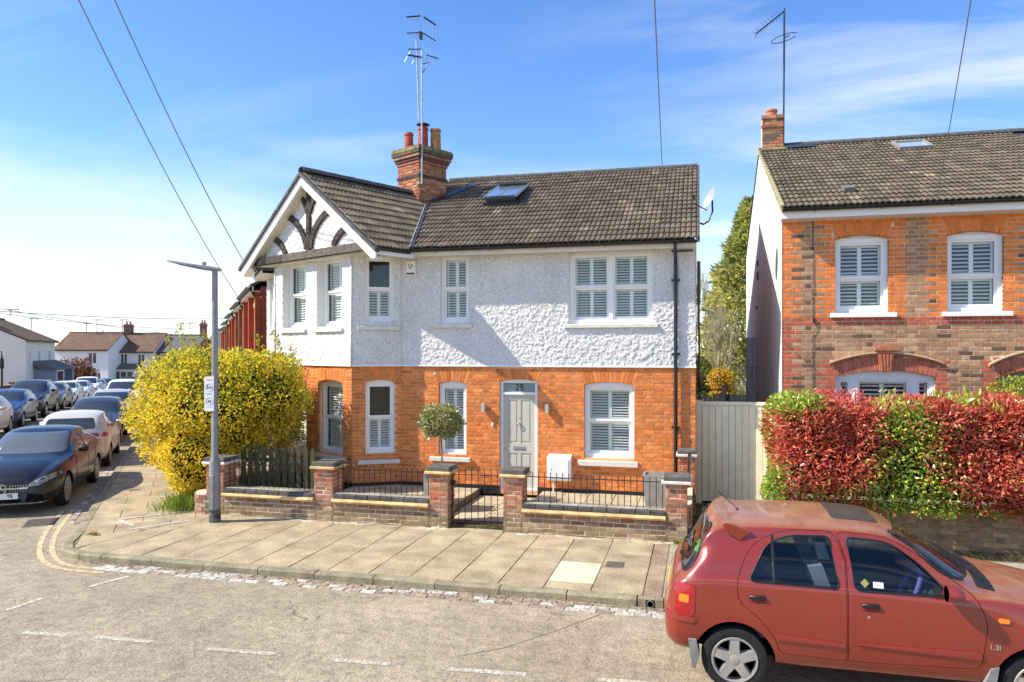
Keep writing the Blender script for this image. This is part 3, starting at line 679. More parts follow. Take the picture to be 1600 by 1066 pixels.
# ---------------------------------------------------------------- tiled roofs
def tile_roof(o,ea,slope_dir,length,na,tw,ng,gauge,parent,planes=(),limit=300,tone=(.150,.118,.083),rolls=2,off=0):
    """o: eave corner, ea: unit vector along eave, slope_dir: unit vector up the slope; planes: keep n.p>=c"""
    nrm=ea.cross(slope_dir).normalized(); nrm=nrm if nrm.z>0 else -nrm
    prof=[]
    rw=tw/rolls
    for r_ in range(rolls):
        for (t,h) in ((.03,-.004),(.12,.010),(.32,.020),(.60,.021),(.84,.012),(.97,-.004)): prof.append((rw*(r_+t),h))
    items=[]
    for j in range(ng):
        for i in range(na):
            xs=i*tw+off; b0=j*gauge-.02; b1=b0+gauge+.05
            c=o+ea*(xs+tw/2)+slope_dir*(b0+gauge/2)
            dmin=min([n.dot(c)-k for n,k in planes]) if planes else 9
            if dmin<-.35: continue
            dz=random.uniform(-.003,.003); tl=random.uniform(-.004,.004)
            vs=[]; m_=len(prof)
            for (px_,h) in prof: vs.append(o+ea*(xs+px_)+slope_dir*(b0+tl)+nrm*(h+.034+dz))
            for (px_,h) in prof: vs.append(o+ea*(xs+px_)+slope_dir*b1+nrm*(h+.004))
            for (px_,h) in prof: vs.append(o+ea*(xs+px_)+slope_dir*(b0+tl)+nrm*(h+.008+dz))
            fs=[[k,k+1,k+1+m_,k+m_] for k in range(m_-1)]+[[k+2*m_,k+1+2*m_,k+1,k] for k in range(m_-1)]
            k=random.uniform(.72,1.22); w=random.random()
            col=(tone[0]*k,tone[1]*k*(.97+.06*w),tone[2]*k*(.92+.14*w))
            if random.random()<.04: col=tuple(x*1.5 for x in col)
            if dmin<.35:
                bm=bmesh.new(); bv=[bm.verts.new(v) for v in vs]
                for f in fs: bm.faces.new([bv[q] for q in f])
                for n,kk in planes:
                    bmesh.ops.bisect_plane(bm,geom=bm.verts[:]+bm.edges[:]+bm.faces[:],plane_co=n*kk,plane_no=n,clear_inner=True)
                bm.verts.index_update(); vs=[v.co.copy() for v in bm.verts]; fs=[[v.index for v in f.verts] for f in bm.faces]; bm.free()
                if not fs: continue
            items.append((seen_size(c,tw,gauge*.5),(lambda mb,vs=vs,fs=fs,col=col: mb.add(vs,fs,0,col))))
    return items
def ridge_tiles(p0,p1,parent,r=.11,seg=.45,name='ridge_tile',m=None):
    p0=Vector(p0);p1=Vector(p1); L_=(p1-p0).length; n=max(1,int(round(L_/seg))); d=(p1-p0).normalized(); a=d.cross(Vector((0,0,1))).normalized()
    for i in range(n):
        q0=p0+d*(L_*i/n); q1=p0+d*(L_*(i+1)/n+.015); vs=[]; k=9
        for q,rr in ((q0,r*1.0),(q1,r*1.07),(q1,r*.9),(q0,r*.85)):
            for j in range(k):
                w=R(-12+204*j/(k-1)); vs.append(q+a*math.cos(w)*rr+Vector((0,0,math.sin(w)*rr*.75)))
        fs=[[s_*k+j,s_*k+j+1,((s_+1)%4)*k+j+1,((s_+1)%4)*k+j] for s_ in range(4) for j in range(k-1)]
        mb=MB(); mb.add(vs,fs); mb.build(name,m or M_ridge,parent)
def gutter(pts,parent,brk=None,r=.055):
    g=MB(); pts=[Vector(p) for p in pts]
    for a,b in zip(pts[:-1],pts[1:]):
        d=(b-a).normalized(); n=d.cross(Vector((0,0,1))).normalized(); vs=[]; k=8
        for q,rr in ((a,r),(b,r),(b,r-.008),(a,r-.008)):
            for j in range(k): w=math.pi+math.pi*j/(k-1); vs.append(q+n*math.cos(w)*rr+Vector((0,0,math.sin(w)*rr)))
        g.add(vs,[[s_*k+j,s_*k+j+1,((s_+1)%4)*k+j+1,((s_+1)%4)*k+j] for s_ in range(4) for j in range(k-1)])
        n_=int((b-a).length/.95)
        for i in range(n_): 
            q=a+d*((i+.5)*(b-a).length/n_); g.tube([q+n*-.062+Vector((0,0,.0)),q+Vector((0,0,-.065)),q+n*.062+Vector((0,0,-.005))],.012,5)
    return g.build('gutter',M_pvc,parent,smooth=40)

# ================================================================== THE CORNER HOUSE
house=thing('corner_house','orange brick and white roughcast corner house numbered 29 with half timbered gable','house',(-3,14.5,0))
FF=frame((-6.01,14.5),0); BF=frame((-6.90,14.0),R(29.5)); AF=frame((-9.49,15.37),R(-27.97)); CFm=frame((-10.8,17.1),R(-52.6))
BL,AL,CL=1.021,2.93,2.2
oUM=Opening(.861,1.469,3.555,4.94); oUR=Opening(3.545,5.163,3.51,4.925)
oGM=Opening(.82,1.414,.82,2.30,.06,.235); oD=Opening(2.119,2.90,.19,2.36,.045,.225); oGR=Opening(3.838,4.81,.885,2.31,.06,.235)
oBU=Opening(.256,.861,3.585,4.935); oBG=Opening(.27,.874,.85,2.33,.05,.235)
oA1=Opening(.32,1.27,3.5,4.955); oA2=Opening(1.70,2.62,3.5,4.955); oAG1=Opening(.32,1.27,.80,2.30,.06,.235); oAG2=Opening(1.70,2.62,.80,2.30,.06,.235)
oC=Opening(.75,1.45,3.5,4.9)
wl_=MB(FF); wall_sheet(wl_,0,5.963,.1,2.72,[oGM,oD,oGR],0)
wl_.M=BF; wall_sheet(wl_,0,BL,.1,2.72,[oBG],0); wl_.M=AF; wall_sheet(wl_,0,AL,.0,2.72,[oAG1,oAG2],0); wl_.M=CFm; wall_sheet(wl_,0,CL,0,2.72,[],0)
brickwall=wl_.build('brick_wall',M_mortar_o,house,fix=False)
items=[]
for (M,L_,ops,z0) in ((FF,5.963,[oGM,oD,oGR],.26),(BF,BL,[oBG],.26),(AF,AL,[oAG1,oAG2],.26)):
    for (a,b,za,zb,c) in brick_list(0,L_,z0,2.66,ops,lambda s,z,i:orange()):
        p=M@Vector(((a+b)/2,0,(za+zb)/2)); w=(b-a)*(1 if M is FF else .75)
        items.append((seen_size(p,w,zb-za),(lambda mb,M=M,q=(a,b,za,zb,c):(setattr(mb,'M',M),brick_mesh(mb,q[0],q[1],q[2],q[3],.008,q[4])))))
    for o in ops:
        ql=[]; voussoirs(o,orange,ql)
        for q in ql:
            p=M@Vector((q[0][0],0,q[0][1])); items.append((seen_size(p,.2,.1),(lambda mb,M=M,q=q:(setattr(mb,'M',M),wedge_mesh(mb,q,.009)))))
emit_pieces(items,brickwall,M_brick,'brick')
pl=MB(FF); pl.box(0,2.119,-.02,.016,.1,.26); pl.box(2.90,5.963,-.02,.016,.1,.26); pl.M=BF; pl.box(0,BL,-.02,.016,.1,.26); pl.M=AF; pl.box(0,AL,-.02,.016,.0,.26)
pl.build('damp_course',M_pvc,house)
# back and flank of the house
mb=MB(); mb.add([(-.05,14.5,0),(-.05,23.8,0),(-.05,23.8,5.0),(-.05,19.2,7.5),(-.05,14.5,5.06)],[[0,1,2,3,4]]); mb.add([(-.05,23.8,0),(-10.8,23.8,0),(-10.8,23.8,5),(-.05,23.8,5)],[[0,1,2,3]])
mb.build('flank_wall',mat('stained_flank_brick',(.33,.15,.06),.9,.1,noise=(5,.3)),house,fix=False)
# upper floor: roughcast
upper=MB(FF); wall_sheet(upper,0,5.963,2.66,5.0,[oUM,oUR],.016); upper.M=BF; wall_sheet(upper,0,BL,2.66,5.0,[oBU],.016); upper.M=AF; wall_sheet(upper,0,AL,2.66,5.0,[oA1,oA2],.016); upper.M=CFm; wall_sheet(upper,0,CL,2.66,4.95,[oC],.016)
upper=upper.build('rendered_wall',M_whitewall,house,fix=False)
for (M,L_,ops,sd,nm) in ((FF,5.963,[oUM,oUR],1,''),(BF,BL,[oBU],5,''),(AF,AL,[oA1,oA2],9,''),(CFm,CL,[oC],13,'')):
    roughcast(M,0,L_,2.685,4.99,ops,.02,M_render,upper,'roughcast',seed=sd)
dr=MB(FF); 
for (M,L_) in ((FF,5.963),(BF,BL),(AF,AL),(CFm,CL)): dr.M=M; dr.box(-.012,L_+.012,-.02,.05,2.662,2.69)
dr.build('drip_mould',M_upvc,house)
cb_=MB()
for M1,M2,L1 in ((AF,BF,AL),(CFm,AF,CL)):
    p_=M1@Vector((L1,.035,0)); q_=M2@Vector((0,.035,0)); c_=M1@Vector((L1,0,0)); w_=(p_+q_)/2; w_=c_+(w_-c_)*1.05; cb_.tube([(w_.x,w_.y,2.685),(w_.x,w_.y,4.97)],.018,8)
cb_.build('corner_bead',M_render,upper,smooth=True)
sm=MB(FF); sm.tube([(0,.04,2.69),(0,.04,4.98)],.012,5); sm.build('render_bead',M_stone_sill,house)
# windows
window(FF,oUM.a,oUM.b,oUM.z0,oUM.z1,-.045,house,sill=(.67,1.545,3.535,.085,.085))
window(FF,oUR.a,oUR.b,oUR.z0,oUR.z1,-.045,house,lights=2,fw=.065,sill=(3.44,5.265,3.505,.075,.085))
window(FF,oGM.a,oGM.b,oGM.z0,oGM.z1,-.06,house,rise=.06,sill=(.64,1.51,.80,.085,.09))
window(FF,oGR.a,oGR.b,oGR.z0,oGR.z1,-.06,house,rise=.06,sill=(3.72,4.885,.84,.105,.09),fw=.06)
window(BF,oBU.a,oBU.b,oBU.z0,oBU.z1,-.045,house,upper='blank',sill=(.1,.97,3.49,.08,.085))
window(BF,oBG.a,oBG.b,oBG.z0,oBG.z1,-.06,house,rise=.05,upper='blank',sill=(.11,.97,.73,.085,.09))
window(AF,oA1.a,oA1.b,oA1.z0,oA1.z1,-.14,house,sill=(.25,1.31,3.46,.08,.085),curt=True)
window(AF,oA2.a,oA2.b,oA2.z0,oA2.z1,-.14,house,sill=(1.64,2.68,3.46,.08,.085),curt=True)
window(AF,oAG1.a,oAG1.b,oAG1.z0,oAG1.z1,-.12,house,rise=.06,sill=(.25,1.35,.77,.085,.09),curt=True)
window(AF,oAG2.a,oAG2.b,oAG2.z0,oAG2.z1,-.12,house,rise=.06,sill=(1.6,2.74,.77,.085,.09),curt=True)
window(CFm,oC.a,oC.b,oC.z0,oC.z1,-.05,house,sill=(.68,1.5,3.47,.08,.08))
# front door
dz0,dz1=.20,2.10; a,b=oD.a,oD.b
df=MB(FF); df.box(a,a+.06,-.12,-.035,.19,2.37); df.box(b-.06,b,-.12,-.035,.19,2.37); df.box(a+.06,b-.06,-.12,-.036,2.335,2.40); df.box(a+.06,b-.06,-.12,-.03,2.10,2.15); df.box(a,b,-.16,-.02,.17,.21); df.box(a,b,-.1,-.037,2.40,2.42)
dfo=df.build('door_frame',M_upvc,house)
g=MB(FF); g.box(a+.06,b-.06,-.085,-.08,2.15,2.335); g.build('transom_pane',mat('frosted_transom',(.20,.27,.28),.25,.5),dfo)
dl=MB(FF); x0,x1=a+.062,b-.062; W=x1-x0
dl.box(x0,x1,-.115,-.085,dz0+.01,2.098)
sr=.085; mr=.06; xm=(x0+x1)/2
for (xa,xb) in ((x0,x0+sr),(x1-sr,x1),(xm-mr/2,xm+mr/2)): dl.box(xa,xb,-.09,-.07,dz0+.012,2.097)
for (p,q) in ((dz0+.012,dz0+.22),(.92,1.12),(1.99,2.097)):
    for (xa,xb) in ((x0+sr,xm-mr/2),(xm+mr/2,x1-sr)): dl.box(xa,xb,-.09,-.0705,p,q)
for (p,q) in ((dz0+.22,.92),(1.12,1.99)):
    for (xa,xb) in ((x0+sr,xm-mr/2),(xm+mr/2,x1-sr)): dl.box(xa+.035,xb-.035,-.09,-.076,p+.035,q-.035,ch=.006)
door=dl.build('front_door',M_door,house)
k=MB(FF); k.box(xm-.125,xm+.125,-.072,-.06,.985,1.055,ch=.004); k.box(xm-.11,xm+.11,-.06,-.054,1.0,1.035,ch=.003); k.build('letter_plate',mat('satin_nickel',(.36,.38,.40),.35,.5,metal=.7),door)
k=MB(FF); k.lathe([(.0,.0),(.022,0),(.022,.02),(0,.026)],(xm,-.07,1.52),12,'y'); k.tube([(xm+.035*math.cos(t),-.045,1.48+.045*math.sin(t)) for t in [i*math.pi/8 for i in range(17)]],.007,6); k.lathe([(0,0),(.008,0),(.008,.012),(0,.014)],(xm,-.07,1.63),8,'y'); k.build('door_knocker',M_chrome,door)
k=MB(FF); k.box(x0+.02,x0+.05,-.071,-.055,.98,1.02); k.lathe([(0,0),(.022,0),(.02,.02),(0,.024)],(x0+.035,-.07,1.14),10,'y'); k.build('door_lock',M_chrome,door)
def text(name,s,size,M,m,parent,ext=.002,align='CENTER',sx=1):
    cu=bpy.data.curves.new(name,'FONT'); cu.body=s; cu.size=size; cu.extrude=ext; cu.align_x=align; cu.align_y='CENTER'; cu.offset=.004*size/.15
    o=bpy.data.objects.new(name,cu); COL.objects.link(o); dg=bpy.context.evaluated_depsgraph_get(); me=bpy.data.meshes.new_from_object(o.evaluated_get(dg)); bpy.data.objects.remove(o)
    T=M@Matrix.Diagonal((sx,1,1,1)); 
    o0=ORG.get(parent,Vector((0,0,0)))
    for v in me.vertices: v.co=(T@v.co)-o0
    me.materials.clear(); me.materials.append(m); return link(name,me,parent)
def digit_strokes(mb,pts,w,d0,d1):
    P=[Vector(p) for p in pts]; Lf=[];Rt=[]
    for i,p in enumerate(P):
        d=(P[min(i+1,len(P)-1)]-P[max(i-1,0)]).normalized(); n_=Vector((-d.y,d.x)); Lf.append(p+n_*w/2); Rt.append(p-n_*w/2)
    for i in range(len(P)-1):
        q=(Rt[i],Rt[i+1],Lf[i+1],Lf[i]); mb.add([(a_.x,d_,a_.y) for d_ in (d0,d1) for a_ in q],[[0,1,2,3],[7,6,5,4],[0,4,5,1],[2,6,7,3],[1,5,6,2],[3,7,4,0]])
def arc_(cx,cz,rx,rz,a0,a1,n=10): return [(cx+rx*math.cos(R(a0+(a1-a0)*i/n)),cz+rz*math.sin(R(a0+(a1-a0)*i/n))) for i in range(n+1)]
zb_=2.172
hn=MB(FF); digit_strokes(hn,arc_(xm-.045,zb_+.105,.026,.032,165,-20)+[(xm-.045,zb_+.045),(xm-.072,zb_+.008)],.021,-.079,-.074); digit_strokes(hn,[(xm-.082,zb_+.011),(xm-.012,zb_+.011)],.021,-.0791,-.0741); hn.build('house_number',M_black,dfo)
hn=MB(FF); digit_strokes(hn,arc_(xm+.045,zb_+.100,.026,.036,0,360,16),.021,-.079,-.074); digit_strokes(hn,[(xm+.071,zb_+.10),(xm+.071,zb_+.05)]+arc_(xm+.043,zb_+.042,.028,.031,0,-160,8),.021,-.0791,-.0741); hn.build('house_number',M_black,dfo)
# things fixed on the front wall
for (X,lab) in ((-4.214,'small grey up and down wall lamp left of the front door'),(-2.902,'small grey up and down wall lamp right of the front door')):
    t=thing('wall_lamp',lab,'wall lamp',(X,14.49,1.75),'wall lamps either side of the front door')
    mb=MB(); mb.box(X-.04,X+.04,14.465,14.49,1.79,1.88); mb.build('bracket',M_galv,t)
    mb=MB(); mb.box(X-.032,X+.032,14.385,14.465,1.745,1.925,ch=.004); mb.build('lamp_body',mat('grey_lamp_body',(.45,.44,.40),.5),t)
mb=MB(); mb.box(-4.06,-4.02,14.465,14.49,1.455,1.53,ch=.004); tag(mb.build('door_bell',M_upvc,origin=(-4.04,14.49,1.49)),'tiny white door bell push under the wall lamp','bell')
t=thing('meter_box','white plastic gas meter box fixed to the brick beside the front door','meter box',(-2.645,14.48,.42))
mb=MB(); X0,X1=-2.876,-2.413
mb.prism([(14.49,.44),(14.29,.44),(14.27,.47),(14.27,.87),(14.30,.90),(14.49,.94)],X0,X1,'x'); mb.build('box_body',M_upvc,t)
mb=MB(); mb.box(X0+.035,X1-.035,14.258,14.272,.50,.86,ch=.005); mb.box(X0+.06,X0+.09,14.25,14.26,.66,.70); mb.build('box_door',M_upvc,t)
mb=MB(); mb.tube([(X0+.1,14.44,.45),(X0+.1,14.44,.18)],.016,6); mb.build('gas_pipe',M_upvc,t)
t=thing('alarm_box','white alarm bell box high on the rendered wall','alarm box',(-5.78,14.47,4.55))
mb=MB(); mb.box(-5.885,-5.68,14.40,14.47,4.55,4.85,ch=.012); mb.build('alarm_cover',M_upvc,t)
mb=MB(); mb.box(-5.87,-5.695,14.394,14.401,4.565,4.60); mb.build('strobe',mat('blue_grey_strobe',(.05,.06,.1),.3),t)
mb=MB()
for k_ in range(3): mb.tube([(-5.78+.045*math.cos(R(90+120*k_+q*10)),14.396,4.735+.045*math.sin(R(90+120*k_+q*10))) for q in range(0,10)],.006,5)
mb.tube([(-5.81,14.396,4.74),(-5.78,14.396,4.70),(-5.745,14.396,4.77)],.006,5); mb.build('emblem',mat('grey_emblem',(.12,.12,.13),.5),t)
# ---------------------------------------------------------------- roof of the corner house
roof=MB(); th=math.atan2(2.53,5.08); sd=Vector((0,math.cos(th),math.sin(th)))
AX=Vector((.469,.883,0)); RT=Vector((.883,-.469,0)); GP=Vector((-8.31,14.47,6.83)); GK=1.83/2.57
# f = z_main - z_gable = n.p - c
nf=Vector((GK*.883,.498-GK*.469,0)); zero=6.83-5.06+.498*14.12+GK*(8.31*.883+14.47*.469)   # f = nf.p + const
cf=-(5.06-.498*14.12-6.83+GK*(8.31*.883+14.47*.469))
nl=nf.length; PLm=(nf/nl,cf/nl); PLg=(-nf/nl,-cf/nl)
roof.add([(-.1,14.16,5.03),(-.1,19.2,7.54),(-6.7,19.2,7.54),(-6.1,14.16,5.03)],[[0,1,2,3]]); roof.add([(-.1,19.2,7.54),(-.1,24.2,5.05),(-10.8,24.2,5.05),(-9,19.2,7.54)],[[0,1,2,3]])
def gpt(r,a,dz=0): v=GP+RT*r+AX*a; return (v.x,v.y,6.83-abs(r)*GK+dz)
roof.add([gpt(0,0,-.05),gpt(2.5,0,-.05),gpt(2.5,2.2,-.05),gpt(0,4.3,-.05)],[[0,1,2,3]]); roof.add([gpt(0,0,-.05),gpt(-2.6,0,-.05),gpt(-2.6,6,-.05),gpt(0,6,-.05)],[[3,2,1,0]])
roof.add([(-9.3,18.2,6.9),(-6.5,19.2,7.5),(-9,19.2,7.5)],[[0,1,2]])
roof=roof.build('roof',M_ridge,house,fix=False)
its=tile_roof(Vector((-6.72,14.12,5.06)),Vector((1,0,0)),sd,5.675,34,.2,18,.3153,roof,[PLm,(Vector((-1,0,0)),.0)])
gth=math.atan2(1.83,2.57); gsd=-RT*math.cos(gth)+Vector((0,0,math.sin(gth)))
go=GP+RT*2.57; go.z=5.0
its+=tile_roof(go,AX,gsd,3.155,22,.2,10,.3155,roof,[PLg])
gsl=RT*math.cos(gth)+Vector((0,0,math.sin(gth))); gol=GP-RT*2.57; gol.z=5.0
its2=tile_roof(gol,AX,gsl,3.155,22,.2,10,.3155,roof,[])
emit_pieces(its+[(0,fn) for _,fn in its2],roof,M_tile,'roof_tile')
ridge_tiles((-6.55,19.2,7.60),(-.03,19.2,7.60),roof,.10)
q0=GP+AX*-.03; q0.z=6.88; q1=GP+AX*3.55; q1.z=6.86
ridge_tiles(q0,q1,roof,.115)
# verge undercloak on the right gable end, valley lead
mb=MB(); s=Vector((0,14.1,5.04)); e=Vector((0,19.2,7.585)); mb.add([s+Vector((-.02,0,-.05)),e+Vector((-.02,0,-.05)),e+Vector((-.02,0,.045)),s+Vector((-.02,0,.045)),s+Vector((.03,0,-.05)),e+Vector((.03,0,-.05)),e+Vector((.03,0,.045)),s+Vector((.03,0,.045))],[[0,1,2,3],[7,6,5,4],[3,2,6,7],[0,4,5,1],[0,3,7,4],[1,5,6,2]]); mb.build('verge_edge',M_ridge,roof)
def fy(y): x=(PLm[1]-PLm[0].y*y)/PLm[0].x; return Vector((x,y,5.06+.498*(y-14.12)))
va,vb=fy(14.05),fy(17.3); mb=MB(); n=Vector((1,0,0)); mb.tube([va+Vector((0,0,.055)),vb+Vector((0,0,.055))],.015,6); mb.build('valley_lead',M_lead,roof)
mb=MB(); mb.tube([va+Vector((.07,-.02,.03)),vb+Vector((.07,-.02,.03))],.035,6); mb.build('valley_gutter',M_darklead,roof)
# eaves: fascia, soffit, gutter
mb=MB(); x_l=fy(14.16).x
mb.box(x_l-.05,-.04,14.15,14.175,4.90,5.05); mb.box(x_l-.4,-.05,14.175,14.52,4.925,4.94); mb.build('fascia',M_cream,roof)
ge0=GP+RT*2.52; ge1=ge0+AX*.99
vv=[]
for q in (ge0,ge1): 
    for (r_,z) in ((0,4.86),(0,4.985),(-.025,4.985),(-.025,4.86)): w=q+RT*r_; vv.append((w.x,w.y,z))
mb=MB(); mb.add(vv,[[0,1,2,3],[7,6,5,4]]+[[i,(i+1)%4,(i+1)%4+4,i+4] for i in range(4)]); mb.build('gable_fascia',M_upvc,roof)
# soffit under the gable roof
mb=MB(); q=[gpt(-2.5,.02),gpt(2.5,.02),gpt(2.5,1.15),gpt(-1.6,2.4),gpt(-2.5,2.4)]; mb.add([(p[0],p[1],4.93) for p in q]+[(p[0],p[1],4.95) for p in q],[[0,1,2,3,4],[9,8,7,6,5]]); mb.build('soffit',M_cream,roof)
gutter([(x_l+.02,14.07,5.03),(-.02,14.07,5.03)],roof)
a_=ge0+RT*.075; b_=Vector((x_l+.02,14.07,5.0)); gutter([(a_.x,a_.y,4.985),(b_.x,b_.y,4.985)],roof)
# gable wall, timbers, barge boards
GF=frame((-9.49,15.37),R(-27.97)); sc0=1.455
def slope_z(s): return 6.72-abs(s-sc0)*GK
tri=lambda s: slope_z(s)-.06
roughcast(GF,sc0-2.25,sc0+2.25,5.0,6.6,[],.03,M_render,upper,'gable_roughcast',seed=21,tri=tri)
mb=MB(GF); mb.add([(sc0-2.5,.02,4.96),(sc0+2.5,.02,4.96),(sc0,.02,6.7)],[[0,1,2]]); mb.build('gable_wall',M_whitewall,house,fix=False)
tb=(.055,.048,.042); tk=(.022,.020,.019)
def beam(pts,w,name='timber',d0=.03,d1=.085,cols=None):
    mb=MB(GF); P=[Vector((p[0],p[1])) for p in pts]
    L_=[];R_=[]
    for i,p in enumerate(P):
        d=(P[min(i+1,len(P)-1)]-P[max(i-1,0)]).normalized(); n=Vector((-d.y,d.x)); ww=w/2
        L_.append(p+n*ww); R_.append(p-n*ww)
    for i in range(len(P)-1):
        c=(cols[i] if cols else tb)
        vs=[(q.x,dd,q.y) for dd in (d0,d1) for q in (R_[i],R_[i+1],L_[i+1],L_[i])]
        mb.add(vs,[[4,5,6,7],[0,1,5,4],[2,3,7,6],[1,2,6,5],[3,0,4,7]],0,c)
    mb.build(name,M_timber,house)
def bez(p0,p1,p2,n=7): return [((1-t)**2*p0[0]+2*t*(1-t)*p1[0]+t*t*p2[0],(1-t)**2*p0[1]+2*t*(1-t)*p1[1]+t*t*p2[1]) for t in [i/n for i in range(n+1)]]
beam([(1.43,5.14),(1.43,6.62)],.135)
beam(bez((1.50,5.22),(1.60,5.75),(2.20,5.95)),.14); beam(bez((1.36,5.22),(1.22,5.75),(.60,6.02)),.14)
beam(bez((2.36,5.18),(2.50,5.45),(2.88,5.53)),.14); beam(bez((.50,5.18),(.34,5.45),(-.05,5.60)),.14)
beam(bez((1.48,6.0),(1.56,6.22),(1.76,6.33),4),.10); beam(bez((1.38,6.0),(1.30,6.25),(1.12,6.42),4),.10)
beam([(-.98,5.065),(-.1,5.065),(.6,5.065),(3.80,5.065)],.16,'tie_beam',.03,.20,[(.02,.018,.018),(.06,.052,.045),(.115,.098,.08)])
for sgn,nm in ((1,'barge_board'),(-1,'barge_board')):
    mb=MB(GF); D0,D1=.235,.27; L1=2.60
    P=[(sc0,6.765),(sc0+sgn*L1,6.765-L1*GK),(sc0+sgn*L1,6.765-L1*GK-.14),(sc0+sgn*(L1-.12),6.765-L1*GK-.14),(sc0,6.765-.20)]
    mb.prism(P,D0,D1,'y'); mb.build(nm,M_upvc,house)
    mb=MB(GF); P=[(sc0,6.845),(sc0+sgn*2.64,6.845-2.64*GK),(sc0+sgn*2.64,6.765-2.64*GK),(sc0,6.765)]; mb.prism(P,.20,.315,'y'); mb.build('verge_mortar',M_ridge,house)
    mb=MB(GF); P=[(sc0,6.60),(sc0+sgn*2.5,6.60-2.5*GK),(sc0+sgn*2.5,6.53-2.5*GK),(sc0,6.53)]; mb.prism(P,.03,.24,'y'); mb.build('barge_soffit',M_cream,house)
# wing eave beyond the gable, on the side street
mb=MB(CFm); mb.prism([(.34,4.86),(.34,4.97),(-2.4,6.6),(-2.4,6.4),(.0,4.86)],-.05,CL-.3,'x'); mb.build('wing_roof',M_ridge,roof)
p0=CFm@Vector((-.05,.42,4.93)); p1=CFm@Vector((CL-.25,.42,4.93)); gutter([p0,p1],roof)
mb=MB(CFm); mb.box(-.03,CL-.3,.30,.33,4.78,4.93); mb.box(-.03,CL-.3,.0,.3,4.78,4.80); mb.build('wing_fascia',M_cream,roof)
# roof window
def plane_pt(x,y,up=0): return Vector((x,y,5.06+.498*(y-14.12)))+Vector((0,-math.sin(th),math.cos(th)))*up
rw=MB(); 
def slab_on(mb,x0,x1,y0,y1,u0,u1,tilt=0,m=0):
    P=[]
    for u in (u0,u1):
        for (x,y) in ((x0,y0),(x1,y0),(x1,y1),(x0,y1)):
            t=(y1-y)/(y1-y0); P.append(plane_pt(x,y,u+tilt*t))
    mb.add(P,[[3,2,1,0],[4,5,6,7],[0,1,5,4],[1,2,6,5],[2,3,7,6],[3,0,4,7]],m)
slab_on(rw,-4.86,-4.80,16.65,17.95,.0,.11); slab_on(rw,-4.10,-4.04,16.65,17.95,.0,.11); slab_on(rw,-4.80,-4.10,16.65,16.72,.0,.11); slab_on(rw,-4.80,-4.10,17.88,17.95,.0,.11)
rwo=rw.build('roof_window',M_darklead,roof)
mb=MB(); slab_on(mb,-4.80,-4.10,16.72,17.88,.02,.05); mb.build('window_opening',mat('pine_lining',(.42,.28,.10),.6),rwo)
mb=MB()
for (xa,xb,ya,yb) in ((-4.87,-4.80,16.62,17.95),(-4.10,-4.03,16.62,17.95),(-4.80,-4.10,16.62,16.70),(-4.80,-4.10,17.88,17.95),(-4.475,-4.425,16.70,17.88)): slab_on(mb,xa,xb,ya,yb,.12,.15,.10)
mb.build('opening_sash',mat('grey_aluminium',(.10,.12,.14),.4,.5),rwo)
for xa,xb in ((-4.80,-4.475),(-4.425,-4.10)):
    mb=MB(); slab_on(mb,xa,xb,16.70,17.88,.142,.152,.10); mb.build('roof_pane',mat('roof_glass_sky_tone',(.62,.68,.72),.12,.8,metal=.85),rwo)  # bright sky reflection put into the pane's pale metallic base
# chimney
CH=frame((-6.6,17.0),R(-27.97)); # s along A direction; body s in -.8..0
ch=MB(); CO=Vector((-6.6,17.0,0)); LW=-RT; 
def chm(d_=0): return Matrix(((RT.x,AX.x,0,CO.x),(RT.y,AX.y,0,CO.y),(0,0,1,0),(0,0,0,1)))
ch.M=chm(); ch.box(-.79,-.01,.01,.89,6.1,7.62); stack=ch.build('chimney',M_mortar_g,roof)
chb=MB(chm())
def chcol(): 
    k=random.uniform(.7,1.2); return random.choice([(.40*k,.17*k,.085*k),(.46*k,.22*k,.11*k),(.33*k,.12*k,.07*k)])
F1=chm()@Matrix(((1,0,0,-.8),(0,-1,0,0),(0,0,1,0),(0,0,0,1)))   # front-left face: s along RT
F2=chm()@Matrix(((0,1,0,0),(1,0,0,0),(0,0,1,0),(0,0,0,1)))       # right face: s along AX, d along RT
for F_,W_ in ((F1,.8),(F2,.9)):
    chb.M=F_
    for (a,b,za,zb,c) in brick_list(0,W_,6.15,7.58,[],lambda s,z,i:chcol()): brick_mesh(chb,a,b,za,zb,.008,c)
chb.build('chimney_brickwork',M_brick,stack,kind='stuff',fix=False)
cap=MB(chm())
for (z0,z1,e,c) in ((7.24,7.30,.03,(.07,.05,.045)),(7.58,7.65,.03,(.36,.13,.08)),(7.655,7.72,.06,(.12,.07,.05)),(7.725,7.80,.095,(.30,.15,.09)),(7.81,7.88,.12,(.13,.09,.06))):
    n=4
    for i in range(n):
        g_=.004; w=(.8+2*e)/n; cap.box(-.8-e+w*i+g_,-.8-e+w*(i+1)-g_,-e,-e+.12,z0,z1,0,tuple(x*random.uniform(.7,1.2) for x in c))
        w=(.9+2*e-.12)/n; cap.box(e-.12,e,-e+.12+w*i+g_,-e+.12+w*(i+1)-g_,z0,z1,0,tuple(x*random.uniform(.7,1.2) for x in c))
    cap.box(-.8-e+.02,e-.02,-e+.02,.9+e-.02,z0+.002,z1-.002,0,(.2,.12,.08))
cap.build('corbel_course',M_brick,stack,fix=False)
mb=MB(chm()); e=.13; vs=[(-.8-e,-e,7.88),(e,-e,7.88),(e,.9+e,7.88),(-.8-e,.9+e,7.88),(-.8-e+.02,-e+.02,7.99),(e-.02,-e+.02,7.99),(e-.02,.9+e-.02,7.99),(-.8-e+.02,.9+e-.02,7.99),(-.6,.2,8.10),(-.2,.2,8.10),(-.2,.7,8.10),(-.6,.7,8.10)]
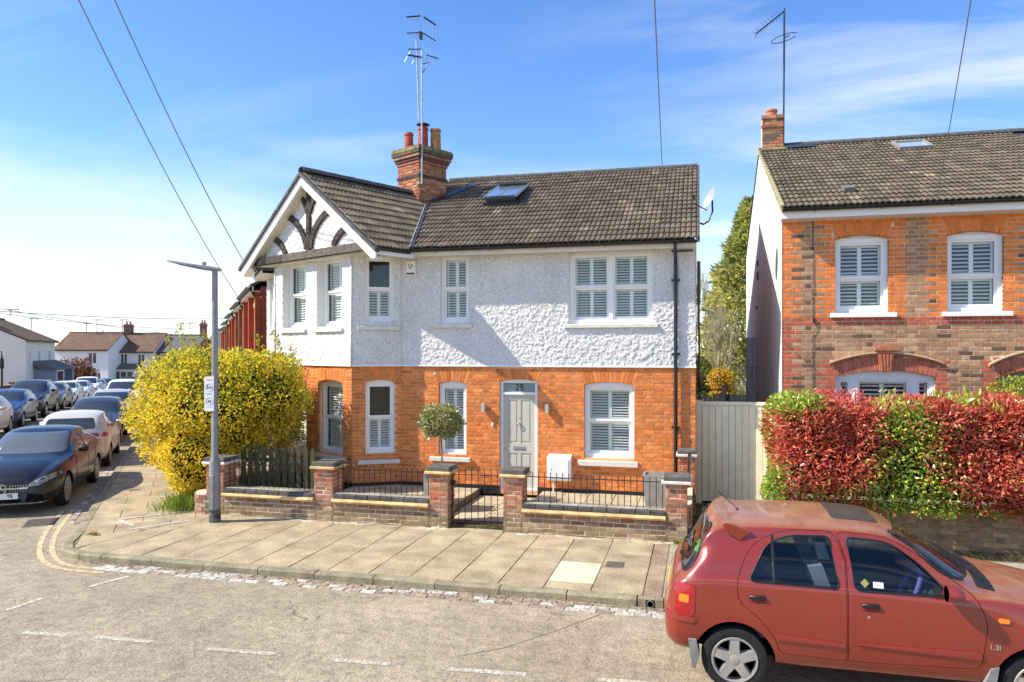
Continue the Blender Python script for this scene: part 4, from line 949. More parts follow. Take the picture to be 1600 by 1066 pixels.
mb.add(vs,[[0,1,5,4],[1,2,6,5],[2,3,7,6],[3,0,4,7],[4,5,9,8],[5,6,10,9],[6,7,11,10],[7,4,8,11],[8,9,10,11],[3,2,1,0]]); mb.build('flaunching',M_flaunch,stack)
for (s_,a_,h,m,r_) in ((-.62,.2,.42,M_red_pot,.105),(-.33,.42,.55,M_red_pot,.115),(-.13,.66,.52,M_buff_pot,.12)):
    mb=MB(chm()); mb.lathe([(r_*1.12,0),(r_*1.05,h*.6),(r_*.98,h-.09),(r_*1.15,h-.07),(r_*1.15,h-.02),(r_*1.0,h),(r_*.75,h),(r_*.75,h-.2)],(s_,a_,8.03),14); po=mb.build('chimney_pot',m,stack,smooth=40)
    if h>.53:
        mb=MB(chm()); mb.lathe([(.10,0),(.10,.05),(.17,.06),(.17,.075),(.05,.10)],(s_,a_,8.03+h),12); 
        mb.lathe([(.09,-.06),(.09,0)],(s_,a_,8.03+h),10); mb.build('cowl',M_black,po)
mb=MB(chm()); mb.box(-.02,.025,-.02,1.0,6.2,6.56); mb.box(-.83,.02,-.03,-.0,6.2,6.42); mb.build('chimney_flashing',M_darklead,stack)
mb=MB(); P=[plane_pt(-6.55,17.0,.07),plane_pt(-5.75,18.6,.07),plane_pt(-5.5,18.6,.06),plane_pt(-6.35,17.0,.06)]; mb.add(P,[[0,3,2,1]]); mb.build('back_gutter_lead',M_darklead,roof,fix=False)
# downpipe
dp=MB(); X=-.415; dp.tube([(X,14.09,4.98),(X,14.09,4.86),(X,14.38,4.70),(X,14.42,4.62),(X,14.42,.05)],.036,8)
for z in (4.3,2.9,1.5): dp.lathe([(.046,0),(.046,.05)],(X,14.42,z),8); dp.box(X-.08,X+.08,14.45,14.47,z+.005,z+.045)
dp.box(X-.07,X+.32,14.1,14.14,4.82,4.86); house_dp=dp.build('downpipe',M_pvc,house,smooth=40)
mb=MB(); mb.tube([(.01,14.75,4.7),(.01,14.75,3.4),(.02,14.7,3.2),(.02,14.7,2.5)],.022,7); mb.tube([(.01,15.6,2.9),(.01,15.6,.1)],.03,7); mb.tube([(.01,15.1,4.75),(.01,15.1,3.9)],.035,7)
mb.tube([(.03,14.7,2.5),(.05,14.9,2.35),(.02,15.2,2.2)],.04,7); mb.build('soil_pipe',mat('brown_grey_pipe',(.11,.085,.06),.5),house,smooth=40)
# ---------------------------------------------------------------- aerials and dish
MA=Vector((-6.55,16.93,0)); PXM=.01556
def av(u,v,dd=0): 
    w=MA+CR*((u-657)*PXM)+CF*dd; return (w.x,w.y,3+(547-v)*PXM)
t=thing('tv_aerial','tall twin mast television aerial with hanging rods on the brick chimney','aerial',(MA.x,MA.y,6.9))
mb=MB(); mb.tube([av(660,288),av(660,78)],.021,6); mb.tube([av(655,190,.06),av(651,62,.06)],.02,6); mb.build('mast',M_galv,t)
mb=MB(); mb.tube([av(660,285),av(652,288,.1),av(648,275,.15),av(660,265)],.012,5); mb.build('bracket',M_galv,t)
mb=MB()
for a,b,r_ in (((635.7,28),(657.9,26),.02),((663,27.7),(681.6,40.6),.02),((636,53),(660,52),.014),((660,52),(681.6,64.9),.014),((638.8,78),(661,78),.014),((637.7,87),(661,91),.022),((667,87),(686,92.7),.014)): mb.tube([av(*a),av(*b)],r_,5)
mb.tube([av(660,117),av(672,97)],.012,5); mb.tube([av(660,101),av(668,100),av(672,97)],.01,5); mb.box(*[c for p in zip(av(656,62,-.05),av(661,51,.05)) for c in sorted(p)]); mb.build('boom',M_rail,t)
for (u,v0,v1) in ((636.5,29,78),(642.5,28,77),(648.5,28,66),(653,27,60),(663.5,29,76),(668,32,60),(672,35,62),(677,38,70),(681.2,41,80),(668,77,98),(672.5,77,102),(676.7,83,102),(680.7,78,101),(685,82,103)):
    mb=MB(); mb.tube([av(u,v0),av(u,v1)],.0055,4); mb.build('rod',M_galv,t)
for a,b in (((642,81),(633,98)),((650,89),(645,101))):
    mb=MB(); mb.tube([av(*a),av(*b)],.01,4); mb.build('rod',M_galv,t)
t=thing('satellite_dish','grey satellite dish on a bent arm at the right end of the tiled roof','satellite dish',(.0,15.0,5.4))
mb=MB(); c=Vector((.24,15.0,5.93)); nz=Vector((-.86,-.36,.36)).normalized(); ax=nz.cross(Vector((0,0,1))).normalized(); ay=ax.cross(nz); vs=[];fs=[]
for i in range(6):
    rr=.25*i/5
    for k in range(20): w=2*math.pi*k/20; vs.append(c+ax*math.cos(w)*rr*.92+ay*math.sin(w)*rr+nz*(.05*(i/5)**2))
for i in range(5):
    for k in range(20): fs.append([i*20+k,i*20+(k+1)%20,(i+1)*20+(k+1)%20,(i+1)*20+k])
mb.add(vs,fs); mb.build('dish',mat('dish_grey',(.33,.34,.33),.6),t,smooth=True)
mb=MB(); mb.tube([c-ay*.22,c-ay*.2+nz*.32],.012,5); mb.lathe([(.03,0),(.035,.08)],tuple(c-ay*.12+nz*.33),8); mb.build('receiver_arm',M_rail,t)
mb=MB(); mb.tube([(-.03,15.0,5.50),(.10,15.0,5.46),(.20,15.0,5.52),(.27,15.0,5.70),tuple(c-nz*.03)],.02,6); mb.build('bracket',M_rail,t)
# ================================================================== THE NEIGHBOUR HOUSE (right)
nb=thing('neighbour_house','brown stock brick house with orange brick dressings and white flank wall right of the alley','house',(4,14.5,0))
RF=frame((1.5,14.5),0)
oR1=Opening(.912,1.794,3.665,5.0,.075,.235,.06); oR2=Opening(2.739,3.613,3.665,5.0,.075,.235,.06)
oR3=Opening(.92,2.557,1.0,2.52,.11,.225,.08); oR4=Opening(3.50,4.75,.1,2.50,.16,.225,.06)
ops=[oR1,oR2,oR3,oR4]
w=MB(RF); wall_sheet(w,0,6,0,5.42,ops,0); nbw=w.build('front_wall',M_mortar_g,nb,fix=False)
def rcol(s,z,i):
    hi=z>3.56; k=random.uniform(.84,1.15); t=.0 if i%2 else .11
    O=(.68*k,.20*k,.045*k) if hi else (.46*k,.115*k,.055*k)
    if 3.47<z<3.565: return (.46*k,.115*k,.055*k)
    if s<.23+t: return O
    if z>5.12: 
        if not (.30<s<.72 or 2.06<s<2.45 or 3.9<s<4.3): return O
    if hi:
        for o in (oR1,oR2):
            if o.a-.22-t<s<o.b+.22+t and z>3.56: return O
        if s>4.35+t: return O
    else:
        if (oR3.a-.20-t<s<oR3.a or oR3.b<s<oR3.b+.18+t) and z<2.8: return O
        if oR4.a-.18-t<s<oR4.a and z<2.85: return O
    r=random.random(); k=random.uniform(.82,1.18)
    if r<.10: return (.15*k,.085*k,.05*k)
    if r<.6: return (.37*k,.20*k,.105*k)
    if r<.85: return (.43*k,.265*k,.15*k)
    return (.33*k,.19*k,.11*k)
items=[]
for (a,b,za,zb,c) in brick_list(0,5.0,1.15,5.36,ops,rcol):
    p=RF@Vector(((a+b)/2,0,(za+zb)/2)); sz=seen_size(p,b-a,zb-za)
    if zb<2.15: sz*=.01
    items.append((sz,(lambda mb,q=(a,b,za,zb,c):(setattr(mb,'M',RF),brick_mesh(mb,q[0],q[1],q[2],q[3],.007,q[4])))))
for o in ops:
    ql=[]; hi=o.z1>4
    def oc(): 
        k=random.uniform(.85,1.15); return (.68*k,.20*k,.045*k) if hi else (.44*k,.13*k,.075*k)
    voussoirs(o,oc,ql)
    for q in ql:
        p=RF@Vector((q[0][0],0,q[0][1])); items.append((seen_size(p,.2,.1),(lambda mb,q=q:(setattr(mb,'M',RF),wedge_mesh(mb,q,.009)))))
emit_pieces(items,nbw,M_brick,'brick')
for o in (oR1,oR2):
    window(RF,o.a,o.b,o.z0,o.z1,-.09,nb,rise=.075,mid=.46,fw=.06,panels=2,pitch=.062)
    s=MB(RF); s.box(o.a-.085,o.b+.13,-.09,.075,3.585,3.665,ch=.006); s.build('white_sill',M_upvc,nb)
    k=MB(RF); k.box(o.a+.2,o.b-.2,-.088,-.075,o.z1+.025,o.z1+.045); k.build('trickle_vent',M_stone_sill,nb)
for a,b in ((oR3.a,1.24),(1.24,2.22),(2.22,oR3.b)):
    window(RF,a,b,1.0,2.52,-.09,nb,rise=.02,panels=1 if b-a<.5 else 2,mid=.5,fw=.06,pitch=.075,sill=None)
mb=MB(RF); n=14
for i in range(n):
    x0=oR3.a+(oR3.b-oR3.a)*i/n; x1=oR3.a+(oR3.b-oR3.a)*(i+1)/n; mb.add([(x0,-.085,2.5),(x1,-.085,2.5),(x1,-.085,oR3.head(x1)),(x0,-.085,oR3.head(x0))],[[0,1,2,3]])
mb.build('window_head',M_upvc,nb,fix=False)
# terracotta label moulds and keystone
def label(o,ext,parent,th=.06,out=.09):
    mb=MB(RF); n=16; a=o.a-ext; b=o.b+ext; mid=(a+b)/2; hw=(b-a)/2
    f=lambda x: o.z1+o.vous-.02+ (o.rise+.10)*(1-((x-mid)/hw)**2)*.9
    for i in range(n):
        x0=a+(b-a)*i/n; x1=a+(b-a)*(i+1)/n
        if x1>6: break
        for (za,zb,d,m) in ((0,th*.55,out*.6,0),(th*.55,th,out,1)):
            mb.add([(x0,0,f(x0)+za),(x1,0,f(x1)+za),(x1,d,f(x1)+za),(x0,d,f(x0)+za),(x0,0,f(x0)+zb),(x1,0,f(x1)+zb),(x1,d,f(x1)+zb),(x0,d,f(x0)+zb)],[[0,3,2,1],[4,5,6,7],[3,7,6,2],[0,1,5,4],[1,2,6,5],[3,0,4,7]],m)
    return mb.build('label_mould',[M_terra,M_sandst],parent)
label(oR3,.11,nb); label(oR4,.12,nb)
k=MB(RF); xm=1.74
k.prism([(xm-.095,2.62),(xm+.095,2.62),(xm+.145,2.99),(xm-.145,2.99)],0,.085,'y')
for i in range(4): k.prism([(xm-.075+i*.042,2.63),(xm-.052+i*.042,2.63),(xm-.10+i*.062+.012,2.985),(xm-.125+i*.062,2.985)],.085,.105,'y')
k.box(xm-.19,xm+.19,0,.13,2.99,3.04); k.box(xm-.12,xm+.12,0,.12,3.04,3.075); k.build('keystone',M_terra,nb)
# porch recess
p=MB(RF); p.box(oR4.a,5.2,-1.2,-1.15,0,2.7,0); p.box(oR4.a-.02,oR4.a,-1.2,-.02,0,2.7,0); p.build('porch_wall',mat('porch_cream',(.55,.50,.40),.9,.1),nb)
p=MB(RF); p.box(oR4.a+.02,oR4.a+.28,-1.15,-1.10,1.2,2.5); p.build('porch_window',M_dark,nb)
p=MB(RF); p.box(oR4.a+.02,oR4.a+.30,-1.10,-1.06,1.86,1.93); p.box(oR4.a+.26,oR4.a+.31,-1.10,-1.06,1.2,2.5); p.build('porch_frame',M_upvc,nb)
# white flank wall
mb=MB(); X=1.5
mb.add([(X,14.5,0),(X,25,0),(X,25,6.02),(X,19.6,8.05),(X,14.5,5.5)],[[0,1,2,3,4]]); mb.add([(X,25,0),(8,25,0),(8,25,6),(X,25,6)],[[0,1,2,3]])
mb.add([(X,14.485,0),(X,14.5,0),(X,14.5,5.5),(X,14.485,5.45)],[[0,1,2,3]]); mb.build('flank_wall',M_whitewall,nb,fix=False)
mb=MB(); mb.tube([(1.36,21.15,0),(1.36,21.15,3.25)],.10,10); mb.lathe([(.125,0),(.125,.16)],(1.36,21.15,3.18),10); mb.lathe([(.12,0),(.12,.1)],(1.36,21.15,2.52),10)
for z in (2.55,2.35): mb.box(1.34,1.5,20.98,21.32,z,z+.05)
mb.build('vent_pipe',mat('grey_vent_pipe',(.70,.70,.69),.5),nb,smooth=40)
mb=MB(); mb.box(1.46,1.5,20.0,20.12,4.8,5.0); mb.box(1.46,1.5,20.02,20.1,5.15,5.3); mb.box(1.46,1.5,20.3,20.5,4.08,4.14); mb.build('flank_vent',mat('vent_brown',(.16,.10,.08),.8),nb)
mb=MB(); mb.box(1.47,1.5,23.4,24.1,.2,2.0); mb.build('side_door',mat('dark_grey_door',(.06,.06,.065),.5),nb)
# roof
rth=math.atan2(2.5,5.5); rsd=Vector((0,math.cos(rth),math.sin(rth)))
mb=MB(); mb.add([(1.47,14.12,5.52),(8,14.12,5.52),(8,19.6,8.02),(1.47,19.6,8.02)],[[0,1,2,3]]); mb.add([(1.47,19.6,8.02),(8,19.6,8.02),(8,25.2,5.9),(1.47,25.2,5.9)],[[0,1,2,3]])
nroof=mb.build('roof',M_ridge,nb,fix=False)
its=tile_roof(Vector((1.45,14.08,5.54)),Vector((1,0,0)),rsd,6.05,28,.2,20,.3035,nroof,tone=(.140,.112,.078))
emit_pieces(its,nroof,M_tile,'roof_tile')
ridge_tiles((2.05,19.6,8.07),(8,19.6,8.07),nroof,.11)
mb=MB(); mb.add([(1.44,14.06,5.46),(1.44,19.6,7.98),(1.44,19.6,8.07),(1.44,14.06,5.60),(1.49,14.06,5.46),(1.49,19.6,7.98),(1.49,19.6,8.07),(1.49,14.06,5.60)],[[0,1,2,3],[7,6,5,4],[3,2,6,7],[0,4,5,1],[0,3,7,4],[1,5,6,2]]); mb.build('verge_mortar',mat('lichen_mortar',(.34,.31,.17),.95,.1,noise=(12,.35)),nroof)
mb=MB(); mb.box(1.46,8,14.14,14.17,5.36,5.50); mb.box(1.46,8,14.17,14.5,5.365,5.38); mb.build('fascia',M_upvc,nroof)
gutter([(1.46,14.06,5.525),(8,14.06,5.525)],nroof)
def rplane(x,y,u=0): return Vector((x,y,5.54+(y-14.08)*math.tan(rth)))+Vector((0,-math.sin(rth),math.cos(rth)))*u
def rslab(mb,x0,x1,y0,y1,u0,u1):
    P=[rplane(x,y,u) for u in (u0,u1) for x,y in ((x0,y0),(x1,y0),(x1,y1),(x0,y1))]; mb.add(P,[[3,2,1,0],[4,5,6,7],[0,1,5,4],[1,2,6,5],[2,3,7,6],[3,0,4,7]])
mb=MB()
for q in ((4.38,4.44,18.3,19.05),(5.02,5.08,18.3,19.05),(4.44,5.02,18.3,18.37),(4.44,5.02,18.98,19.05)): rslab(mb,*q,0,.10)
rw2=mb.build('roof_window',mat('grey_metal_frame',(.26,.26,.25),.5,.4),nroof); mb=MB(); rslab(mb,4.44,5.02,18.37,18.98,.04,.06); mb.build('roof_pane',mat('roof_glass_blue',(.34,.46,.52),.05,.8),rw2)
for x in (2.62,5.62):
    mb=MB(); P=[rplane(x,14.85,.03),rplane(x+.18,14.85,.03),rplane(x+.18,15.15,.03),rplane(x,15.15,.03),rplane(x,14.85,.12),rplane(x+.18,14.85,.12),rplane(x+.18,15.1,.10),rplane(x,15.1,.10)]
    mb.add(P,[[3,2,1,0],[4,5,6,7],[0,1,5,4],[1,2,6,5],[2,3,7,6],[3,0,4,7]]); mb.build('tile_vent',mat('vent_grey',(.17,.165,.155),.6),nroof)
mb=MB(); F_=frame((1.54,19.35),0)
mb.box(1.55,2.02,19.36,19.85,7.3,8.78); nst=mb.build('chimney',M_mortar_g,nroof)
cb=MB(F_)
def ncc():
    k=random.uniform(.7,1.2); return random.choice([(.40*k,.16*k,.08*k),(.44*k,.21*k,.12*k),(.20*k,.13*k,.09*k)])
for (a,b,za,zb,c) in brick_list(0,.49,7.55,8.72,[],lambda s,z,i:ncc()): brick_mesh(cb,a,b,za,zb,.008,c)
cb.M=frame((2.03,19.35),R(90))
for (a,b,za,zb,c) in brick_list(0,.5,7.55,8.72,[],lambda s,z,i:ncc()): brick_mesh(cb,a,b,za,zb,.008,c)
cb.M=None
for i in range(3): cb.box(1.52+.175*i,1.52+.175*i+.165,19.32,19.42,8.50,8.565,0,ncc()); cb.box(1.52+.175*i,1.52+.175*i+.165,19.32,19.42,8.72,8.80,0,ncc())
cb.build('chimney_brickwork',M_brick,nst,kind='stuff',fix=False)
mb=MB(); mb.lathe([(.14,0),(.125,.16),(.145,.17),(.145,.21),(.12,.21),(.10,.05)],(1.78,19.6,8.78),14); mb.build('chimney_pot',mat('orange_pot',(.50,.17,.07),.7,noise=(9,.2)),nst,smooth=40)
mb=MB(); rslab(mb,1.5,2.1,19.1,19.4,.02,.07); mb.build('chimney_mortar',M_flaunch,nst); mb=MB(); rslab(mb,2.06,2.75,19.2,19.55,.05,.075); mb.build('lead_saddle',M_darklead,nroof)
mb=MB(); mb.tube([RF@Vector((s,.02,z)) for s,z in ((.53,5.35),(.535,4.4),(.53,3.6),(.60,3.42),(.53,3.25),(.53,1.2))],.006,5); mb.box(2.02,2.06,14.45,14.48,3.5,3.58); mb.build('wall_cable',M_pvc,nb)
# neighbour aerial
t=thing('tv_aerial','comb shaped television aerial with ring antenna on the single pot chimney','aerial',(2.06,19.6,7.95)); PX2=.0163
def nv(u,v,dd=0): w=Vector((2.06,19.6,0))+CR*((u-1222)*PX2)+CF*dd; return (w.x,w.y,3+(547-v)*PX2)
mb=MB(); mb.tube([nv(1222,236),nv(1223.5,24)],.024,6); mb.build('mast',M_rail,t)
mb=MB(); mb.tube([nv(1223,29),nv(1178,66,-.1)],.018,5); mb.build('boom',M_rail,t)
for i in range(9):
    f=i/8; u=1178+37*f; v=66-31*f
    for dv,dd in ((-11,.12),(9,-.12)):
        mb=MB(); mb.tube([nv(u,v,-.1+.05*f),nv(u-1-1.5*(dv>0),v+dv*.9,dd)],.006,4); mb.build('rod',M_rail,t)
mb=MB(); mb.tube([(nv(1223,70)[0]+.30*math.cos(w_),nv(1223,70)[1]+.30*math.sin(w_),nv(0,70)[2]+.07*math.sin(w_+1.2)) for w_ in [R(20+i*17) for i in range(20)]],.010,5); mb.tube([nv(1223,70),nv(1234,63,.1)],.012,5); mb.build('ring_dipole',M_rail,t)
# ================================================================== FRONT GARDEN WALL, RAILINGS, GATE
gw=thing('garden_wall','low weathered brick front wall with five capped pillars and black railings','garden wall',(-4.4,11.85,0))
WY=11.85
def wcol(s,z,i=0):
    k=random.uniform(.75,1.2); r=random.random()
    if z<.22: return random.choice([(.27*k,.19*k,.10*k),(.31*k,.215*k,.115*k),(.24*k,.155*k,.085*k),(.33*k,.235*k,.14*k)])
    if z<.36: return random.choice([(.28*k,.13*k,.075*k),(.31*k,.17*k,.105*k),(.34*k,.22*k,.15*k)])
    return random.choice([(.42*k,.16*k,.085*k),(.38*k,.18*k,.10*k),(.48*k,.125*k,.055*k),(.33*k,.15*k,.085*k),(.45*k,.24*k,.14*k)])
pil=[(-8.76,-8.40,.40),(-6.57,-6.21,.36),(-4.425,-4.085,.36),(-3.115,-2.80,.36),(-.495,-.165,.36)]
secs=[(-8.40,-6.57),(-6.21,-4.425),(-2.80,-.495)]
core=MB()
for a,b,d in pil: core.box(a+.007,b-.007,WY+.007,WY+d-.007,-.05,.905)
for a,b in secs: core.box(a-.02,b+.02,WY+.007,WY+.21,-.05,.33)
coreo=core.build('wall_core',M_mortar_g,gw)
items=[]
def addb(M,L_,z0,z1,bond,colf=wcol,off=0,ops=(),wt=1):
    for (a,b,za,zb,c) in brick_list(0,L_,z0,z1,list(ops),colf,bond=bond,off=off,course=.0757):
        p=M@Vector(((a+b)/2,0,(za+zb)/2)); items.append((seen_size(p,(b-a)*wt,zb-za),(lambda mb,M=M,q=(a,b,za,zb,c):(setattr(mb,'M',M),brick_mesh(mb,q[0],q[1],q[2],q[3],.0,q[4],deep=.04,ch=.006,jit=1.8)))))
for a,b in secs: addb(frame((a,WY),0),b-a,-.05,.33,'stretch')
for a,b,d in pil:
    addb(frame((a,WY),0),b-a,-.05,.905,'flemish'); addb(frame((b,WY),R(90)),d,-.05,.905,'flemish',wt=.3); addb(frame((a,WY+d),R(-90)),d,-.05,.905,'flemish',wt=.01)
emit_pieces(items,coreo,M_brick,'brick')
for a,b in secs:
    mb=MB(); mb.prism([(WY-.06,.335),(WY+.2,.335),(WY+.2,.40),(WY-.055,.40),(WY-.075,.365)],a+.0,b-.0,'x'); mb.build('creasing',M_coping_y,gw)
    n=int(round((b-a)/.225)); 
    for i in range(n):
        x0=a+(b-a)*i/n; x1=a+(b-a)*(i+1)/n; k=random.uniform(.7,1.3); mb=MB(); mb.box(x0+.005,x1-.005,WY-.02,WY+.21,.402,.472,0,(.075*k,.072*k,.068*k),ch=.006); mb.build('coping_brick',M_eng,gw,fix=False)
    n=max(1,int(round((b-a)/.45)))
    for i in range(n):
        x0=a+(b-a)*i/n; x1=a+(b-a)*(i+1)/n; k=random.uniform(.9,1.1); mb=MB(); mb.box(x0+.004,x1-.004,WY+.02,WY+.24,.474,.496,0,(.36*k,.325*k,.25*k),ch=.004); mb.build('coping_slab',M_slab,gw,fix=False)
for i,(a,b,d) in enumerate(pil):
    mb=MB(); e=.062; mb.box(a-e,b+e,WY-e,WY+d+e,.905,.955,ch=.012); mb.build('pillar_creasing',M_coping_y if i not in (0,4) else M_stone_sill,gw)
    mb=MB(); e=.035; mb.box(a-e,b+e,WY-e,WY+d+e,.956,1.03,ch=.008); mb.build('pillar_cap',M_capstone,gw)
# rounded brick stub at the corner
mb=MB(); 
for i in range(5):
    z=-.03+i*.075
    for j in range(9):
        w0=R(95+(j+(.5 if i%2 else 0))*23); w1=w0+R(20.5); r0,r1=.27,.38; c=(-8.80,12.2)
        vs=[(c[0]+r*math.cos(w),c[1]+r*math.sin(w),zz) for zz in (z,z+.065) for r,w in ((r1,w0),(r1,w1),(r0,w1),(r0,w0))]
        k=random.uniform(.8,1.2); mb.add(vs,[[3,2,1,0],[4,5,6,7],[0,1,5,4],[1,2,6,5],[2,3,7,6],[3,0,4,7]],0,random.choice([(.36*k,.21*k,.15*k),(.32*k,.15*k,.10*k),(.42*k,.30*k,.22*k)]))
mb.build('rounded_brick_end',M_brick,gw); mb=MB(); mb.lathe([(.355,-.05),(.355,.355),(.2,.37)],(-8.80,12.2,0),20); mb.build('rounded_core',M_mortar_g,gw)
# pale mortar and grit that has gathered along the foot of the wall
mb=MB()
for i in range(75):
    x=random.uniform(-7.6,-.2); 
    if -4.1<x<-3.1: continue
    r_=random.uniform(.015,.075)*(1.6 if random.random()<.15 else 1); yc=WY-random.uniform(.0,.10)-r_*.3; n_=7; z_=.004+random.uniform(0,.004)
    ps=[(x+r_*random.uniform(1.0,2.2)*math.cos(2*math.pi*k_/n_),yc+r_*.6*random.uniform(.6,1.1)*math.sin(2*math.pi*k_/n_)) for k_ in range(n_)]
    c_=vary((.54,.48,.36),.75,1.05); mb.add([(p[0],p[1],z_-.012) for p in ps]+[(x+(p[0]-x)*.8,yc+(p[1]-yc)*.8,z_) for p in ps],[list(range(n_,2*n_))]+[[k_,(k_+1)%n_,(k_+1)%n_+n_,k_+n_] for k_ in range(n_)],0,c_)
mb.build('mortar_spill',M_slab,gw,kind='stuff',fix=False)
# side garden wall by the alley
mb=MB(); mb.box(-.34,-.06,13.85,14.15,0,1.06); mb.box(-.30,-.10,12.25,13.85,0,.5); t2=thing('side_wall','short brick side wall with capped pillar between the front garden and the alley','garden wall',(-.2,13.2,0)); swc=mb.build('wall_core',M_mortar_g,t2)
items=[]
addb(frame((-.34,13.84),0),.28,0,1.06,'flemish',lambda s,z,i:wcol(s,.6)); addb(frame((-.06,13.84),R(90)),.3,0,1.06,'flemish',lambda s,z,i:wcol(s,.6),wt=.2); addb(frame((-.10,12.24),R(90)),1.6,0,.5,'stretch',lambda s,z,i:wcol(s,.6),wt=.2)
emit_pieces(items,swc,M_brick,'brick')
mb=MB(); mb.box(-.39,-.01,13.79,14.2,1.06,1.11,ch=.01); mb.build('pillar_creasing',M_stone_sill,t2); mb=MB(); mb.box(-.37,-.03,13.81,14.18,1.111,1.18,ch=.008); mb.build('pillar_cap',M_capstone,t2)
mb=MB(); mb.tube([(-.16,12.3,.80),(-.16,13.8,1.12)],.022,6); mb.build('handrail',M_rail,t2)
# railings
def railing(a,b,lab):
    t=thing('railing',lab,'railing',((a+b)/2,WY+.11,.48),'black iron railings on the front wall'); y=WY+.11
    mb=MB(); mb.box(a,b,y-.018,y+.018,.905,.915); mb.build('top_rail',M_rail,t)
    n=int(round((b-a)/.1005))
    for i in range(n):
        x=a+(b-a)*(i+.5)/n; mb=MB(); mb.tube([(x,y,.48),(x,y,.965)],.0068,5); mb.lathe([(0,0),(.011,.008),(.011,.018),(0,.03)],(x,y,.96),5); mb.build('railing_bar',M_rail,t)
railing(-8.40,-6.57,'black iron railing in front of the green picket fence'); railing(-6.21,-4.425,'black iron railing on the wall below the bay window'); railing(-2.80,-.495,'black iron railing on the wall in front of the meter box')
gt=thing('garden_gate','closed black iron garden gate between two brick pillars before the front door','gate',(-3.6,12.0,0))
y=12.0; x0,x1=-4.055,-3.145
for x in (x0,x1): mb=MB(); mb.box(x-.011,x+.011,y-.011,y+.011,.05,.99); mb.build('stile',M_rail,gt)
for z,nm in ((.885,'top_rail'),(.085,'bottom_rail')): mb=MB(); mb.box(x0+.012,x1-.012,y-.014,y+.014,z,z+.012); mb.build(nm,M_rail,gt)
for i in range(7):
    x=x0+(x1-x0)*(i+1)/8; mb=MB(); mb.tube([(x,y,.05),(x,y,.975)],.0075,5); mb.lathe([(0,0),(.012,.008),(.012,.02),(0,.03)],(x,y,.97),5); mb.build('gate_bar',M_rail,gt)
mb=MB(); mb.box(x0-.02,x0+.05,y-.02,y+.02,.70,.79); mb.box(x0+.05,x0+.12,y-.012,y+.012,.755,.77); mb.build('latch',M_rail,gt)
# green picket fence
pf=thing('picket_fence','faded green picket fence under the yellow hedge','fence',(-7.8,12.62,0))
for z in (.42,.85): mb=MB(); mb.box(-8.6,-6.95,12.66,12.69,z,z+.08); mb.build('fence_rail',mat('faded_green_rail',(.085,.09,.045),.8),pf)
M_picket=mat('faded_green_paint',(.075,.082,.04),.8,.2,noise=(6,.2))
for i in range(11):
    x=-8.56+i*.148; zt=1.11+.025*math.sin(i); mb=MB(); mb.prism([(x,.1),(x+.09,.1),(x+.09,zt),(x+.045,zt+.07),(x,zt)],12.63,12.655,'y'); mb.build('picket',M_picket,pf)
# planters
def planter(name,lab,x0,x1,y0,y1,z0,z1,tp=.03):
    t=thing(name,lab,'planter',((x0+x1)/2,(y0+y1)/2,z0)); mb=MB()
    o=[(x0+tp,y0+tp),(x1-tp,y0+tp),(x1-tp,y1-tp),(x0+tp,y1-tp)]; u=[(x0,y0),(x1,y0),(x1,y1),(x0,y1)]; v=[(x0+.03,y0+.03),(x1-.03,y0+.03),(x1-.03,y1-.03),(x0+.03,y1-.03)]
    vs=[(*p,z0) for p in o]+[(*p,z1) for p in u]+[(*p,z1) for p in v]+[(*p,z1-.06) for p in v]
    mb.add(vs,[[3,2,1,0]]+[[i+k,(i+1)%4+k,(i+1)%4+k+4,i+k+4] for k in (0,4,8) for i in range(4)]); mb.build('planter_box',M_zinc,t)
    mb=MB(); mb.add([(*p,z1-.05) for p in v],[[0,1,2,3]]); mb.build('soil',M_dirt,t); return t
planter('planter','pale square planter behind the left gate pillar holding the round bay tree',-4.88,-4.40,12.75,13.2,.18,.735)
planter('planter','tall tapered zinc planter by the right end of the railings',-.90,-.47,12.55,12.95,.18,.915,.06)
# alley gate
ag=thing('alley_gate','tall cream boarded side gate closing the alley between the houses','gate',(.75,14.93,0))
M_gate=mat('cream_gate_paint',(.90,.80,.54),.6,.3,noise=(4,.08),n2=(20,.05))
xg=.075; n=11; wb=(1.44-xg)/n
for i in range(n):
    mb=MB(); mb.box(xg+wb*i+.003,xg+wb*(i+1)-.003,14.93,14.955,.06,1.93,ch=.004); mb.build('gate_board',M_gate,ag)
mb=MB(); mb.box(xg-.005,1.445,14.915,14.965,1.932,2.0,ch=.004); mb.build('top_rail',M_gate,ag)
mb=MB(); mb.box(-.045,.065,14.9,15.0,0,2.02); mb.build('gate_post',M_gate,ag); mb=MB(); mb.box(1.452,1.498,14.92,15.0,0,2.02); mb.build('gate_post',M_gate,ag)
mb=MB(); mb.box(1.25,1.44,14.905,14.914,1.945,1.985); mb.build('gate_closer',M_galv,ag)
mb=MB(); mb.box(xg,1.44,14.94,14.96,.0,.055); mb.build('kick_gap',M_dark,ag)
